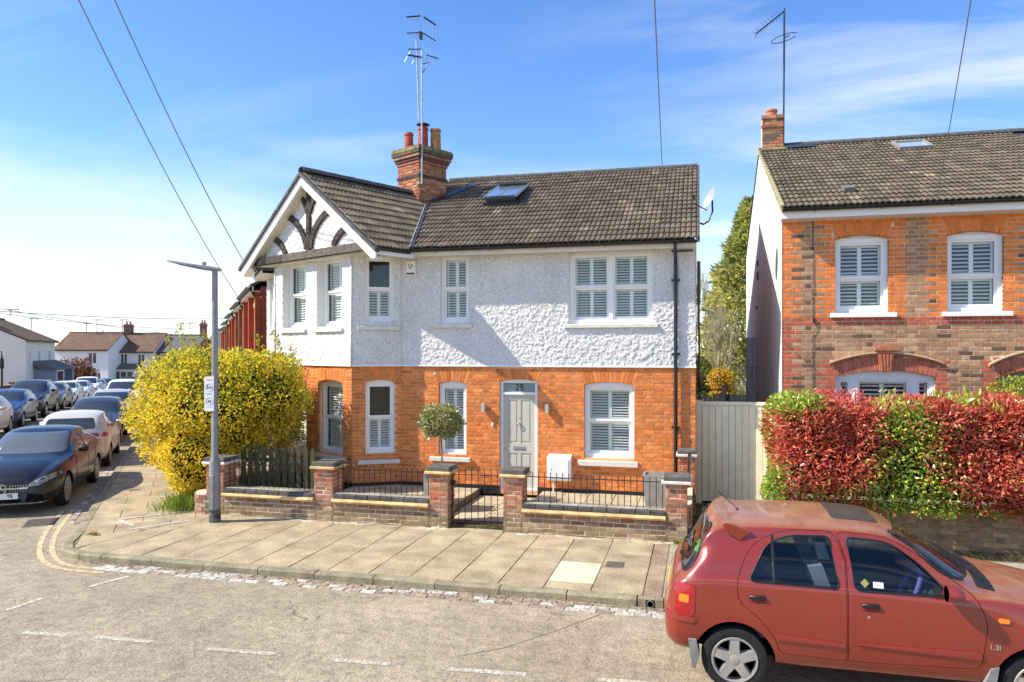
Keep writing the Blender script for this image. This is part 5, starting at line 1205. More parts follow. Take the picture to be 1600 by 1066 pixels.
# grey fence further back
fb=thing('back_fence','dark grey boarded fence across the far end of the alley','fence',(.8,26.2,0)); M_fg=mat('dark_grey_fence',(.045,.05,.055),.7)
for i in range(10): mb=MB(); mb.box(.0+.16*i,.0+.16*i+.15,26.2,26.23,0,1.42 if i<3 else 1.5); mb.build('fence_board',M_fg,fb)
mb=MB(); mb.box(.78,.9,26.15,26.25,0,1.82); mb.build('fence_post',M_fg,fb); mb=MB(); mb.box(0,.8,26.17,26.2,1.62,1.66); mb.box(0,.03,26.17,26.2,1.3,1.8); mb.build('fence_rail',M_rail,fb)
sh=thing('garden_outbuilding','small white outbuilding with a grey roof beyond the back fence','outbuilding',(1.6,33,0))
mb=MB(); mb.box(-.6,.3,32,34,0,2.1); mb.box(1.55,3.4,31,34,0,2.5); mb.build('wall',M_whitewall,sh); mb=MB(); mb.box(-.7,.4,31.9,34.1,2.1,2.2); mb.prism([(30.8,2.5),(34.2,2.5),(32.5,3.3)],1.3,3.6,'x'); mb.build('roof',M_ridge,sh)
# hedge wall (right)
hw=thing('hedge_wall','old brick boundary wall below the red and green hedge','garden wall',(4,12.3,0))
mb=MB(); mb.box(1.47,8,12.317,12.52,-.05,.62); hwc=mb.build('wall_core',mat('dirty_mortar',(.24,.185,.11),.95,.1,noise=(8,.4)),hw)
items=[]
def hcol(s,z,i=0):
    k=random.uniform(.7,1.2); return random.choice([(.23*k,.145*k,.075*k),(.28*k,.155*k,.085*k),(.19*k,.125*k,.07*k),(.31*k,.205*k,.115*k)])
addb(frame((1.45,12.31),0),5.2,-.05,.62,'flemish',hcol); addb(frame((1.46,12.53),R(-90)),.22,-.05,.62,'flemish',hcol)
emit_pieces(items,hwc,M_brick,'brick')
mb=MB(); mb.box(1.47,8,12.30,12.54,.622,.66); mb.build('wall_top',M_flaunch,hwc)
# ================================================================== STREET LAMP AND SIGN
lp=thing('street_lamp','grey steel street lamp with a flat LED head at the pavement corner','street lamp',(-8.20,11.33,0))
M_lamp=mat('galvanised_lamp_steel',(.25,.25,.25),.5,.35,metal=.3,noise=(7,.15),n2=(1.2,.12))
mb=MB(); mb.lathe([(.095,-.05),(.095,1.02),(.085,1.06),(.058,1.13),(.054,2.6),(.047,4.42)],(-8.20,11.33,0),20); col=mb.build('lamp_column',M_lamp,lp,smooth=40)
mb=MB(); mb.box(-8.245,-8.155,11.22,11.24,.22,.82,ch=.004); mb.build('access_door',M_lamp,col)
mb=MB(); mb.lathe([(.0975,-.05),(.0975,.22)],(-8.20,11.33,0),20); mb.build('base_stain',mat('scuffed_black_base',(.10,.098,.092),.8,noise=(14,.9)),col)
d=Vector((-.93,-.37,0)).normalized(); n=Vector((-d.y,d.x,0)); O=Vector((-8.20,11.33,4.40)); secs_=[(-.10,.055,.03,.0),(.05,.065,.05,.01),(.25,.10,.04,.04),(.5,.12,.032,.085),(.72,.085,.02,.13),(.80,.03,.01,.145)]; vs=[]
for (t_,w_,h_,z_) in secs_:
    c=O+d*t_+Vector((0,0,z_)); 
    for (a,b) in ((-1,-.6),(-1,.2),(-.5,1),(.5,1),(1,.2),(1,-.6)): vs.append(c+n*w_*a+Vector((0,0,h_*b)))
k=6; fs=[[i*k+j,i*k+(j+1)%k,(i+1)*k+(j+1)%k,(i+1)*k+j] for i in range(len(secs_)-1) for j in range(k)]+[list(range(k)),[(len(secs_)-1)*k+j for j in range(k)][::-1]]
mb=MB(); mb.add(vs,fs); head=mb.build('lamp_head',M_lamp,lp,smooth=40)
mb=MB(); c=O+d*.18+Vector((0,0,.08)); mb.lathe([(.035,0),(.035,.05),(.02,.06)],tuple(c),10); mb.build('photocell',M_lamp,head)
mb=MB(); vs=[]; 
for t_,w_ in ((.12,.05),(.62,.085)):
    for s_ in (-1,1): c=O+d*t_+n*w_*s_; vs.append((c.x,c.y,4.40+.04*t_/.25*.9-.035+.03*(t_>.3)))
mb.add(vs,[[0,1,3,2]]); mb.build('led_panel',mat('led_lens',(.5,.5,.48),.3),head)
sg=thing('dog_sign','narrow white dog fouling sign strapped to the street lamp post','sign',(-8.22,11.255,2.23))
SG=Matrix.Translation((-8.265,11.262,2.235))@Matrix.Rotation(R(8),4,'Z')   # local x right, z up, -y front
mb=MB(SG); mb.box(-.088,.088,-.004,.004,-.30,.30,ch=.002); mb.build('sign_plate',mat('sign_white',(.78,.79,.77),.4),sg)
M_ink=mat('sign_grey_ink',(.13,.14,.14),.5); M_ink2=mat('sign_pale_ink',(.42,.50,.52),.5)
mb=MB(SG)
for zc in (.115,-.125): mb=MB(SG); mb.tube([(.066*math.cos(2*math.pi*i/20),-.006,zc+.066*math.sin(2*math.pi*i/20)) for i in range(21)],.0035,4); mb.build('roundel',M_ink2,sg)
mb=MB(SG)   # person walking a dog / dog alone
mb.prism([(-.032,.085),(-.020,.085),(-.018,.125),(-.014,.135),(-.018,.150),(-.032,.150),(-.034,.125)],-.007,-.005,'y'); mb.lathe([(0,0),(.008,0),(.008,.002),(0,.002)],(-.025,-.007,.160),8,'y')
mb.prism([(0,.088),(.005,.088),(.009,.105),(.028,.105),(.030,.088),(.036,.088),(.037,.125),(.043,.132),(.035,.140),(.030,.128),(.010,.120),(.0,.126)],-.007,-.005,'y')
mb.prism([(-.03,-.165),(-.022,-.165),(-.01,-.135),(.012,-.140),(.018,-.165),(.026,-.165),(.028,-.125),(.036,-.110),(.028,-.100),(.016,-.115),(-.012,-.112),(-.022,-.125)],-.007,-.005,'y'); mb.build('pictogram',M_ink,sg)
mb=MB(SG)
for z,x0,x1,h in ((.245,-.055,.06,.018),(.010,-.05,.055,.010),(-.010,-.045,.05,.010),(-.228,-.06,.06,.009)):
    x=x0
    while x<x1: w_=random.uniform(.008,.02); mb.box(x,min(x+w_,x1),-.006,-.0045,z-h/2,z+h/2); x+=w_+.004
mb.build('blurred_print',M_ink2,sg)
mb=MB(SG)
for z in (.2,-.2): mb.lathe([(.06,-.008),(.06,.008)],(.045,.075,z),14)
mb.build('strap',M_galv,sg)
# ================================================================== OVERHEAD CABLES
def cable(pts,lab,r=.014,sag=.0,group='overhead cables'):
    a,b=Vector(pts[0]),Vector(pts[-1]); P=[]; n=28
    for i in range(n+1):
        t=i/n; p=a.lerp(b,t); p.z-=sag*4*t*(1-t); P.append(p)
    mb=MB(); mb.tube(P,r,5); o=mb.build('overhead_cable',M_cable,origin=tuple(b),smooth=True); tag(o,lab,'cable',group)
M_cable=mat('weathered_cable',(.20,.20,.21),.6)
def pxw(u,v,dep): r_=(u-800)/1160; p=CAMV+CF*dep+CR*(r_*dep); return (p.x,p.y,3-(v-547)/1160*dep)
cable([pxw(70,-110,13),pxw(386,484,31)],'left hand sagging cable running down from the top left to the brick terrace',.013,.45)
cable([pxw(150,-65,13),pxw(405,449,24)],'second sagging cable from the top left ending at the terrace gutter beside the gable',.012,.30)
cable([pxw(1021,-40,6),pxw(1040,372,13.95)],'single cable dropping onto the right end of the corner house eaves',.006,.05)
cable([pxw(1527,-60,6),pxw(1462,319,13.2)],'single cable dropping onto the gutter of the neighbour house',.006,.05)
cable([pxw(-80,468,70),pxw(320,528,95)],'thin distant cable low on the left, upper of three',.03,.3); cable([pxw(-60,482,60),pxw(390,497,90)],'thin distant cable low on the left, almost level',.03,.4); cable([pxw(-80,478,70),pxw(300,514,100)],'thin distant cable low on the left over the white house roofs',.03,.5)
# ================================================================== PLANTS
def leaf_mat(name,rough=.45,spec=.35,trans=.25): return mat(name,rough=rough,spec=spec,attr=True,trans=trans)
def leaves(name,P,Nr,L_,Wd,C,m,parent,origin=None,droop=0.0,spread=1.0,kind=None):
    n=len(P); t=Nr+spread*rng.normal(size=(n,3)); t[:,2]-=droop; t/=np.linalg.norm(t,axis=1,keepdims=True)
    q=rng.normal(size=(n,3)); w=np.cross(t,q); w/=np.linalg.norm(w,axis=1,keepdims=True); u=np.cross(t,w)
    L_=np.asarray(L_)[:,None]; Wd=np.asarray(Wd)[:,None]
    a=P; tip=P+t*L_+u*L_*.12; b=P+t*L_*.45+w*Wd*.5-u*L_*.06; c=P+t*L_*.45-w*Wd*.5-u*L_*.06
    V=np.stack([a,b,tip,c],1).reshape(-1,3); F=np.arange(4*n).reshape(-1,4)
    return np_mesh(name,V,F,m,parent,col=np.clip(C,0,1),kind=kind,origin=origin)
def ell_points(ells,n,inner=.72,rough=.10,zmin=None):
    """points in the shell of a union of ellipsoids, with outward normals"""
    P=[];Q=[]; vol=np.array([e[1][0]*e[1][1]+e[1][1]*e[1][2]+e[1][0]*e[1][2] for e in ells]); k=(vol/vol.sum()*n*1.6).astype(int)
    for (c,r),m in zip(ells,k):
        d=rng.normal(size=(m,3)); d/=np.linalg.norm(d,axis=1,keepdims=True); f=inner+(1-inner)*rng.random(m)**.6
        b=1+rough*(np.sin(d[:,0]*7+c[0]*3)+np.sin(d[:,1]*6+c[1]*5)+np.sin(d[:,2]*8+c[2]))*.7+rng.normal(size=m)*.03
        p=np.array(c)+d*np.array(r)*(f*b)[:,None]; nn=d/np.array(r); nn/=np.linalg.norm(nn,axis=1,keepdims=True)
        ok=np.ones(m,bool)
        for (c2,r2) in ells:
            if c2 is c: continue
            ok &= (((p-np.array(c2))/np.array(r2))**2).sum(1)>inner**2*.85
        if zmin is not None: ok &= p[:,2]>zmin
        P.append(p[ok]);Q.append(nn[ok])
    P=np.concatenate(P);Q=np.concatenate(Q); s=rng.permutation(len(P))[:n]; return P[s],Q[s]
def core_ells(ells,s,m,parent,name='light_blocking_core'):  # solid dark cores, added to block light in place of inner twigs
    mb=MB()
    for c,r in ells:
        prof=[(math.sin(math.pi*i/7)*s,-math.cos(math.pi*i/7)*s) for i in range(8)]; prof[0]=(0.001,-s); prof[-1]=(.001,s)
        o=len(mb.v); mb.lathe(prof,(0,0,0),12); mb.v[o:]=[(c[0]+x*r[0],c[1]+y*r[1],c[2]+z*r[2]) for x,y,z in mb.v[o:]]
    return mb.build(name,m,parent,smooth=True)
M_leafy=leaf_mat('yellow_leaf',.5,.25,.42); M_leafg=leaf_mat('glossy_leaf',.24,.75,.22); M_tree=leaf_mat('tree_leaf',.6,.2,.4)
M_core=mat('twig_shade_core',(.03,.026,.012),.95,.05,noise=(8,.5)); M_bark=mat('grey_brown_bark',(.20,.15,.10),.9,.1,noise=(10,.3)); M_pale=mat('pale_bare_twig',(.36,.31,.21),.9,.1)  # M_core: near-black, shade inside the foliage put into its colour
# yellow flowering hedge at the street corner
hd=thing('yellow_hedge','big rounded yellow flowering hedge behind the street lamp','hedge',(-9.3,12.9,.1))
E1=[((-10.15,13.25,1.72),(1.15,1.1,1.22)),((-9.3,13.0,1.86),(1.3,.95,1.12)),((-8.5,13.2,2.08),(1.0,.75,.86)),((-9.55,12.62,.95),(.72,.55,.82)),((-10.9,14.6,1.6),(.95,1.2,1.2)),((-9.3,13.9,1.9),(1.4,.9,1.05))]
P,Q=ell_points(E1,62000,.70,.10,.12)
n=len(P); g=smooth_noise(P[:,0]*1.7+P[:,1]+50,P[:,2]*1.7+30,.5,5); r_=rng.random(n); up=(P[:,2]-1.2)/1.8
yel=np.array([.95,.74,.06]); org=np.array([.90,.60,.05]); grn=np.array([.55,.58,.06]); dkg=np.array([.20,.23,.04])
pg=np.clip(.42+.45*(up-.5)+.55*(g-.5),.08,.8)
C=np.where((r_<pg)[:,None],np.where((rng.random(n)<.6)[:,None],grn,dkg),np.where((rng.random(n)<.55)[:,None],yel,org))*rng.uniform(.7,1.25,size=(n,1))
leaves('foliage',P,Q,rng.uniform(.045,.085,n),rng.uniform(.03,.05,n),C,M_leafy,hd,spread=1.1)
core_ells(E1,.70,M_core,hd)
SP=[];SQ=[]
for (x,y,z0,z1) in [(-10.75,13.3,2.7,3.25),(-10.3,13.2,2.85,3.55),(-9.95,13.1,2.9,3.30),(-9.55,13.0,2.9,3.35),(-8.6,13.3,2.85,3.3),(-8.25,13.4,2.85,3.35),(-8.0,13.4,2.7,3.1),(-11.2,13.6,2.4,2.9)]:
    k=int((z1-z0)*130); zs=np.linspace(z0,z1,k); SP.append(np.stack([x+.10*np.sin(zs*5)+rng.normal(size=k)*.05*(1.3-(zs-z0)/(z1-z0)),y+rng.normal(size=k)*.05,zs],1)); SQ.append(np.tile([0,0,1.],(k,1)))
SP=np.concatenate(SP);SQ=np.concatenate(SQ);k=len(SP)
leaves('top_shoots',SP,SQ,rng.uniform(.05,.08,k),rng.uniform(.03,.05,k),np.where((rng.random(k)<.55)[:,None],np.array([.32,.34,.03]),np.array([.55,.40,.03]))*rng.uniform(.8,1.2,(k,1)),M_leafy,hd)
mb=MB()
for i in range(26):
    a=rng.uniform(-10.6,-7.6); b=12.8+rng.uniform(-.1,.9); mb.tube([(a*.6-9.2*.4,b,.1),(a,b+rng.uniform(-.2,.2),.8),(a+rng.uniform(-.3,.3),b+rng.uniform(-.2,.3),1.7)],[.022,.016,.008],5)
mb.build('stem',M_bark,hd)
# weeds at the foot of the hedge
k=900; P=np.stack([rng.normal(-9.42,.20,k),rng.normal(12.25,.28,k),np.full(k,.0)],1); 
wd=leaves('weed_tuft',P,np.tile([0,0,1.4],(k,1)),rng.uniform(.10,.38,k),rng.uniform(.012,.028,k),np.array([.22,.30,.04])*rng.uniform(.6,1.3,(k,1)),M_leafy,None,origin=(-9.42,12.25,0),spread=.45); tag(wd,'bright green weeds at the foot of the yellow hedge','weeds')
for (x,y,lab) in ((-.28,11.76,'tiny weed growing at the foot of the right hand wall pillar'),(-9.52,10.02,'tiny weed in the kerb joint at the street corner')):
    k=70; P=np.stack([rng.normal(x,.05,k),rng.normal(y,.025,k),np.zeros(k)],1); w_=leaves('weed',P,np.tile([0,0,1.2],(k,1)),rng.uniform(.03,.09,k),rng.uniform(.012,.02,k),np.array([.30,.30,.05])*rng.uniform(.7,1.2,(k,1)),M_leafy,None,origin=(x,y,0),spread=.7); tag(w_,lab,'weed')
# red and green hedge on the right
ph=thing('photinia_hedge','clipped hedge of glossy red and green leaves behind the parked red car','hedge',(4.2,12.8,.6))
def boxy(n,x0,x1,y0,y1,z0,z1,rad=.28):
    """points just inside the surface of a rounded, slightly wavy box (front, left end, top)"""
    a=np.array([(x1-x0)*(z1-z0),(y1-y0)*(z1-z0),(x1-x0)*(y1-y0)]); f=rng.choice(3,n,p=a/a.sum()); u=rng.random(n); v=rng.random(n)
    P=np.empty((n,3)); Q=np.zeros((n,3))
    X=x0+(x1-x0)*u; Y=y0+(y1-y0)*u; Z=z0+(z1-z0)*v
    P[:,0]=np.where(f==1,x0,X); P[:,1]=np.where(f==0,y0,np.where(f==1,Y,y0+(y1-y0)*v)); P[:,2]=np.where(f==2,z1,Z)
    Q[f==0]=[0,-1,.25];Q[f==1]=[-1,0,.25];Q[f==2]=[0,-.1,1]
    c=np.stack([np.clip(P[:,0],x0+rad,x1),np.clip(P[:,1],y0+rad,y1),np.clip(P[:,2],z0+.12,z1-rad)],1); d=P-c; l=np.linalg.norm(d,axis=1,keepdims=True); l=np.maximum(l,1e-3)
    P=c+d/l*np.minimum(l,rad); Q=Q*.4+d/l*.8
    wob=.26*(smooth_noise(P[:,0]+P[:,1]*.7+9,P[:,2]+P[:,1]*.5+5,.55,8)-.5)+.10*(smooth_noise(P[:,0]+9,P[:,2]+P[:,1]+5,.2,9)-.5)
    dep=rng.random(n)**1.7*.26
    return P+d/l*(wob-dep)[:,None],Q,dep
n=60000; P,Q,dep=boxy(n,1.16,7.6,12.02,13.5,.52,2.20)
x,z=P[:,0],P[:,2]; s=smooth_noise(x*1.0+P[:,1]*.4+40,z+20,.55,12)+.5*smooth_noise(x+11,z+3,.22,13)
def blob(cx,cz,rx,rz,a): return a*np.exp(-((x-cx)/rx)**2-((z-cz)/rz)**2)
red=(s-.75)*.9+blob(1.75,1.75,.55,.45,.75)+blob(2.1,1.2,.6,.45,.75)+blob(4.3,2.15,.9,.3,1.0)+blob(4.2,1.55,.7,.5,.55)+blob(4.0,.9,.7,.3,.5)+blob(2.35,2.2,.35,.2,.5)-blob(1.1,.85,.25,.4,.9)+blob(1.35,1.6,.3,.5,.4)-blob(3.05,1.2,.42,.6,.62)-blob(1.55,2.25,.5,.22,.9)-blob(3.3,.7,.5,.3,.5)+.15
isr=red+rng.normal(size=n)*.30>.22
top=np.clip((z-.9)/1.4,0,1)[:,None]; rr=rng.random((n,1))
Cr=np.where(rr<.5,np.array([.72,.14,.10]),np.where(rr<.75,np.array([.48,.09,.055]),np.array([.80,.32,.17])))
Cg=np.where(rr<.5,np.array([.34,.46,.06]),np.where(rr<.75,np.array([.19,.30,.05]),np.array([.56,.60,.10])))
C=np.where(isr[:,None],Cr,Cg)*rng.uniform(.75,1.25,(n,1))
leaves('foliage',P,Q,np.where(isr,rng.uniform(.07,.115,n),rng.uniform(.05,.09,n)),np.where(isr,rng.uniform(.024,.036,n),rng.uniform(.028,.042,n)),C,M_leafg,ph,spread=.75)
k=90; cx_=rng.uniform(1.4,7.4,k); cy_=rng.uniform(12.05,13.1,k); cz_=2.12+rng.uniform(-.04,.10,k); m_=30
P2=np.repeat(np.stack([cx_,cy_,cz_],1),m_,0)+rng.normal(size=(k*m_,3))*np.array([.075,.075,.06]); P2[:,2]+=rng.random(k*m_)*.10
rd=(smooth_noise(cx_.repeat(m_)+40,cy_.repeat(m_)+20,.6,14))>.47
C2=np.where(rd[:,None],np.array([.74,.14,.11]),np.array([.44,.52,.07]))*rng.uniform(.75,1.2,(k*m_,1))
leaves('new_shoots',P2,np.tile([0,-.25,1.],(k*m_,1)),rng.uniform(.06,.105,k*m_),rng.uniform(.022,.034,k*m_),C2,M_leafg,ph,spread=.6)
mb=MB(); mb.box(1.5,7.5,12.40,13.4,.72,1.90,ch=.12); mb.build('light_blocking_core',M_core,ph)  # dark block added so no light passes through the hedge
mb=MB()
for i in range(14): xx=1.5+.42*i; mb.tube([(xx,12.7,.0),(xx+.05,12.6,.5),(xx+.1,12.6,1.2)],.03,5)
mb.build('stem',M_bark,ph)
gh=thing('golden_hedge','lime green hedge top at the far right behind the red hedge','hedge',(5.6,13.9,0))
n=12000; P,Q,dep=boxy(n,4.75,7.6,13.2,14.1,1.2,2.42,.22); C=np.where((rng.random(n)<.7)[:,None],np.array([.36,.40,.03]),np.array([.22,.28,.03]))*rng.uniform(.7,1.2,(n,1))
leaves('foliage',P,Q,rng.uniform(.04,.07,n),rng.uniform(.02,.035,n),C,M_leafg,gh,spread=.9); mb=MB(); mb.box(5.05,7.5,13.5,14.0,0,2.2); mb.build('light_blocking_core',M_core,gh)  # the box is an added dark filler that blocks light behind the leaves
# bay tree in the planter
bt=thing('bay_tree','small lollipop bay tree standing in the square planter','tree',(-4.60,12.95,.70))
mb=MB(); mb.tube([(-4.60,12.95,.68),(-4.57,12.93,1.05),(-4.60,12.95,1.45),(-4.56,12.93,1.75)],[.02,.017,.015,.01],7)
for i in range(14): a=i*.9; mb.tube([(-4.59,12.95,1.40+.02*i),(-4.59+.26*math.cos(a),12.95+.26*math.sin(a),1.52+.03*i)],[.008,.003],4)
mb.build('trunk',M_bark,bt)
EB=[((-4.60,12.95,1.70),(.40,.38,.29)),((-4.72,12.9,1.66),(.26,.25,.2)),((-4.44,12.95,1.66),(.27,.25,.2))]; P,Q=ell_points(EB,3400,.55,.12); n=len(P)
C=np.where((rng.random(n)<.55)[:,None],np.array([.36,.37,.12]),np.where((rng.random(n)<.5)[:,None],np.array([.20,.23,.07]),np.array([.56,.54,.26])))*rng.uniform(.7,1.2,(n,1))
leaves('crown',P,Q,rng.uniform(.05,.095,n),rng.uniform(.022,.034,n),C,M_leafg,bt,spread=.9)
# trees beyond the alley
cf=thing('conifer_tree','tall dense evergreen tree rising behind the alley beside the white flank wall','tree',(2.3,32.5,0))
mb=MB(); mb.tube([(2.3,32.5,0),(2.35,32.5,4),(2.4,32.5,9.0)],[.22,.15,.04],8); mb.build('trunk',M_bark,cf)
k=17000; zz_=rng.random(k)**.9*8.9+.3; rad=3.3*(1-(zz_/9.9)**1.8)*(.72+.28*np.sin(zz_*5.1+1)*.3+.1); an=rng.uniform(0,2*np.pi,k); clump=.82+.26*smooth_noise(an*2+7,zz_+3,.6,31); f=rad*clump*(rng.random(k)**.35)
P=np.stack([2.3+f*np.cos(an),32.5+f*np.sin(an),zz_],1); Q=np.stack([np.cos(an),np.sin(an),np.full(k,.5)],1)
sh_=smooth_noise(an*2+17,zz_+9,.7,33); C=np.where((sh_>.5)[:,None],np.array([.50,.50,.13]),np.array([.24,.29,.08]))*rng.uniform(.7,1.25,(k,1)); C=np.where((zz_<6.4)[:,None]&(rng.random((k,1))<.5),np.array([.66,.60,.20])*rng.uniform(.7,1.1,(k,1)),C)
leaves('crown',P,Q,rng.uniform(.22,.42,k),rng.uniform(.07,.14,k),C,M_tree,cf,droop=.3,spread=.6)
def bare_tree(lab,loc,h,seed,m,r0=.05,lean=(0,0),name='bare_tree',spread=.45):
    t=thing(name,lab,'tree',loc); rd=random.Random(seed); tr=MB(); tw=MB()
    def grow(p,d,l,r,lev):
        q=p+d*l; (tr if lev<2 else tw).tube([p,p.lerp(q,.5)+Vector((rd.uniform(-1,1),rd.uniform(-1,1),0))*l*.04,q],[r,r*.85,r*.65],4 if lev>1 else 6,cap=False)
        if lev>=5: return
        for i in range(3 if lev else 5):
            a=rd.uniform(0,6.28); s=rd.uniform(.3,1)*spread; dd=(d+Vector((math.cos(a)*s,math.sin(a)*s,rd.uniform(0,.25)))).normalized(); grow(p.lerp(q,rd.uniform(.5,1)),dd,l*rd.uniform(.62,.85),r*.6,lev+1)
    grow(Vector(loc),Vector((lean[0],lean[1],1)).normalized(),h*.27,r0,0)
    tr.build('trunk',m,t); tw.build('twigs',m,t); return t
bare_tree('bare pale twiggy shrub in front of the evergreen tree',(1.05,29.5,0),6.2,3,M_pale,.055)
bare_tree('thin leafless tree left of the evergreen at the alley end',(.2,36,0),9.5,8,M_pale,.06,spread=.35)
def shrub(lab,ells,n,cols,size,name='shrub',cat='shrub',m=None):
    c=ells[0][0]; t=thing(name,lab,cat,(c[0],c[1],max(0,c[2]-ells[0][1][2]))); P,Q=ell_points(ells,n,.6,.12); n=len(P); ci=rng.integers(0,len(cols),n); C=np.array(cols)[ci]*rng.uniform(.7,1.25,(n,1))
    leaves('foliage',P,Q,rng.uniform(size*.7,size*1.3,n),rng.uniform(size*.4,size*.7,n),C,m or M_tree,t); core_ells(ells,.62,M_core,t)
    return t
shrub('round orange yellow shrub behind the grey alley fence',[((.78,27.8,1.95),(.42,.4,.42)),((.9,27.8,1.2),(.5,.4,.9))],2600,[(.85,.50,.05),(.78,.44,.05),(.60,.48,.08)],.09)
shrub('dark green shrub left of the orange shrub at the alley end',[((.25,29.5,1.7),(.55,.5,.6)),((.1,30,2.0),(.5,.5,.7))],2400,[(.10,.15,.03),(.17,.22,.04),(.24,.26,.06)],.12)

# leaf litter and grit lying in the gutter
k=2600; X_=rng.uniform(-8.8,1.0,k); Y_=9.035-np.abs(rng.normal(0,.09,k))-.01; Z_=np.array([road_z(a,b) for a,b in zip(X_,Y_)])+.006
gl=leaves('gutter_litter',np.stack([X_,Y_,Z_],1),np.tile([0,0,.15],(k,1)),rng.uniform(.008,.032,k),rng.uniform(.006,.018,k),np.array([[.30,.20,.10],[.20,.15,.09],[.42,.34,.22],[.14,.10,.06]])[rng.integers(0,4,k)],M_tree,road,kind='stuff',spread=.8)
# ================================================================== CARS
M_tyre=mat('tyre_rubber',(.022,.022,.022),.85,.2,noise=(12,.2)); M_alloy=mat('alloy_silver',(.40,.385,.36),.4,.5,metal=.45,noise=(6,.1)); M_well=mat('wheel_arch_black',(.008,.008,.008),.95,.05)
M_trim=mat('black_trim',(.014,.014,.015),.45,.4); M_redlens=mat('red_tail_lens',(.34,.006,.010),.12,.6,coat=.5); M_orange=mat('orange_lens',(.75,.22,.015),.15,.6,coat=.5); M_clear=mat('headlight_lens',(.24,.245,.235),.16,.6,coat=.4,noise=(14,.5))
M_dglass=mat('car_glass',(.028,.038,.042),.03,.9); M_plate=mat('white_plate',(.75,.76,.74),.4); M_carin=mat('car_interior',(.045,.045,.05),.8); M_seat=mat('grey_seat_cloth',(.22,.23,.25),.9)
M_cglass=glass_mat('car_window_glass',(.66,.76,.78),1.6); M_mirror=mat('door_mirror_glass',(.6,.6,.62),.03,.8,metal=1)
def paint(name,c,metal=.25,rough=.32,coat=.5,dirt=0): 
    m=mat(name,c,rough,.4,metal,noise=(1.3,.06) if not dirt else (1.1,.10),coat=coat)
    if dirt:   # dust settles on surfaces that face up: base colour of the dust film mixed by the real surface direction
        nt=m.node_tree; b=nt.nodes['Principled BSDF']; src=b.inputs['Base Color'].links[0].from_socket
        g=nt.nodes.new('ShaderNodeNewGeometry'); sp=nt.nodes.new('ShaderNodeSeparateXYZ'); nt.links.new(g.outputs['Normal'],sp.inputs[0])
        t=nt.nodes.new('ShaderNodeTexNoise'); t.inputs['Scale'].default_value=7; t.inputs['Detail'].default_value=8; nt.links.new(nt.nodes['Texture Coordinate'].outputs['Object'],t.inputs['Vector'])
        mr=nt.nodes.new('ShaderNodeMapRange'); mr.inputs[1].default_value=.55; mr.inputs[2].default_value=1.0; mr.inputs[4].default_value=dirt; nt.links.new(sp.outputs[2],mr.inputs[0])
        mu=nt.nodes.new('ShaderNodeMath'); mu.operation='MULTIPLY'; nt.links.new(mr.outputs[0],mu.inputs[0]); m2=nt.nodes.new('ShaderNodeMapRange'); m2.inputs[1].default_value=.3; m2.inputs[2].default_value=.65; m2.inputs[3].default_value=.55; m2.inputs[4].default_value=1.1; nt.links.new(t.outputs[0],m2.inputs[0]); nt.links.new(m2.outputs[0],mu.inputs[1])
        x=nt.nodes.new('ShaderNodeMix'); x.data_type='RGBA'; nt.links.new(mu.outputs[0],x.inputs[0]); nt.links.new(src,x.inputs[6]); x.inputs[7].default_value=(.34,.19,.10,1); nt.links.new(x.outputs[2],b.inputs['Base Color'])
        r2=nt.nodes.new('ShaderNodeMapRange'); r2.inputs[3].default_value=coat; r2.inputs[4].default_value=.05; nt.links.new(mu.outputs[0],r2.inputs[0]); nt.links.new(r2.outputs[0],b.inputs['Coat Weight'])
    return m
def pchip(x,y,xq):
    x=np.array(x,float);y=np.array(y,float);h=np.diff(x);dl=np.diff(y)/h;n=len(x);d=np.zeros(n)
    for i in range(1,n-1):
        if dl[i-1]*dl[i]>0: w1=2*h[i]+h[i-1];w2=h[i]+2*h[i-1]; d[i]=(w1+w2)/(w1/dl[i-1]+w2/dl[i])
    d[0]=dl[0];d[-1]=dl[-1]
    k=np.clip(np.searchsorted(x,xq)-1,0,n-2); t=(xq-x[k])/h[k]
    return (2*t**3-3*t**2+1)*y[k]+(t**3-2*t**2+t)*h[k]*d[k]+(-2*t**3+3*t**2)*y[k+1]+(t**3-t**2)*h[k]*d[k+1]
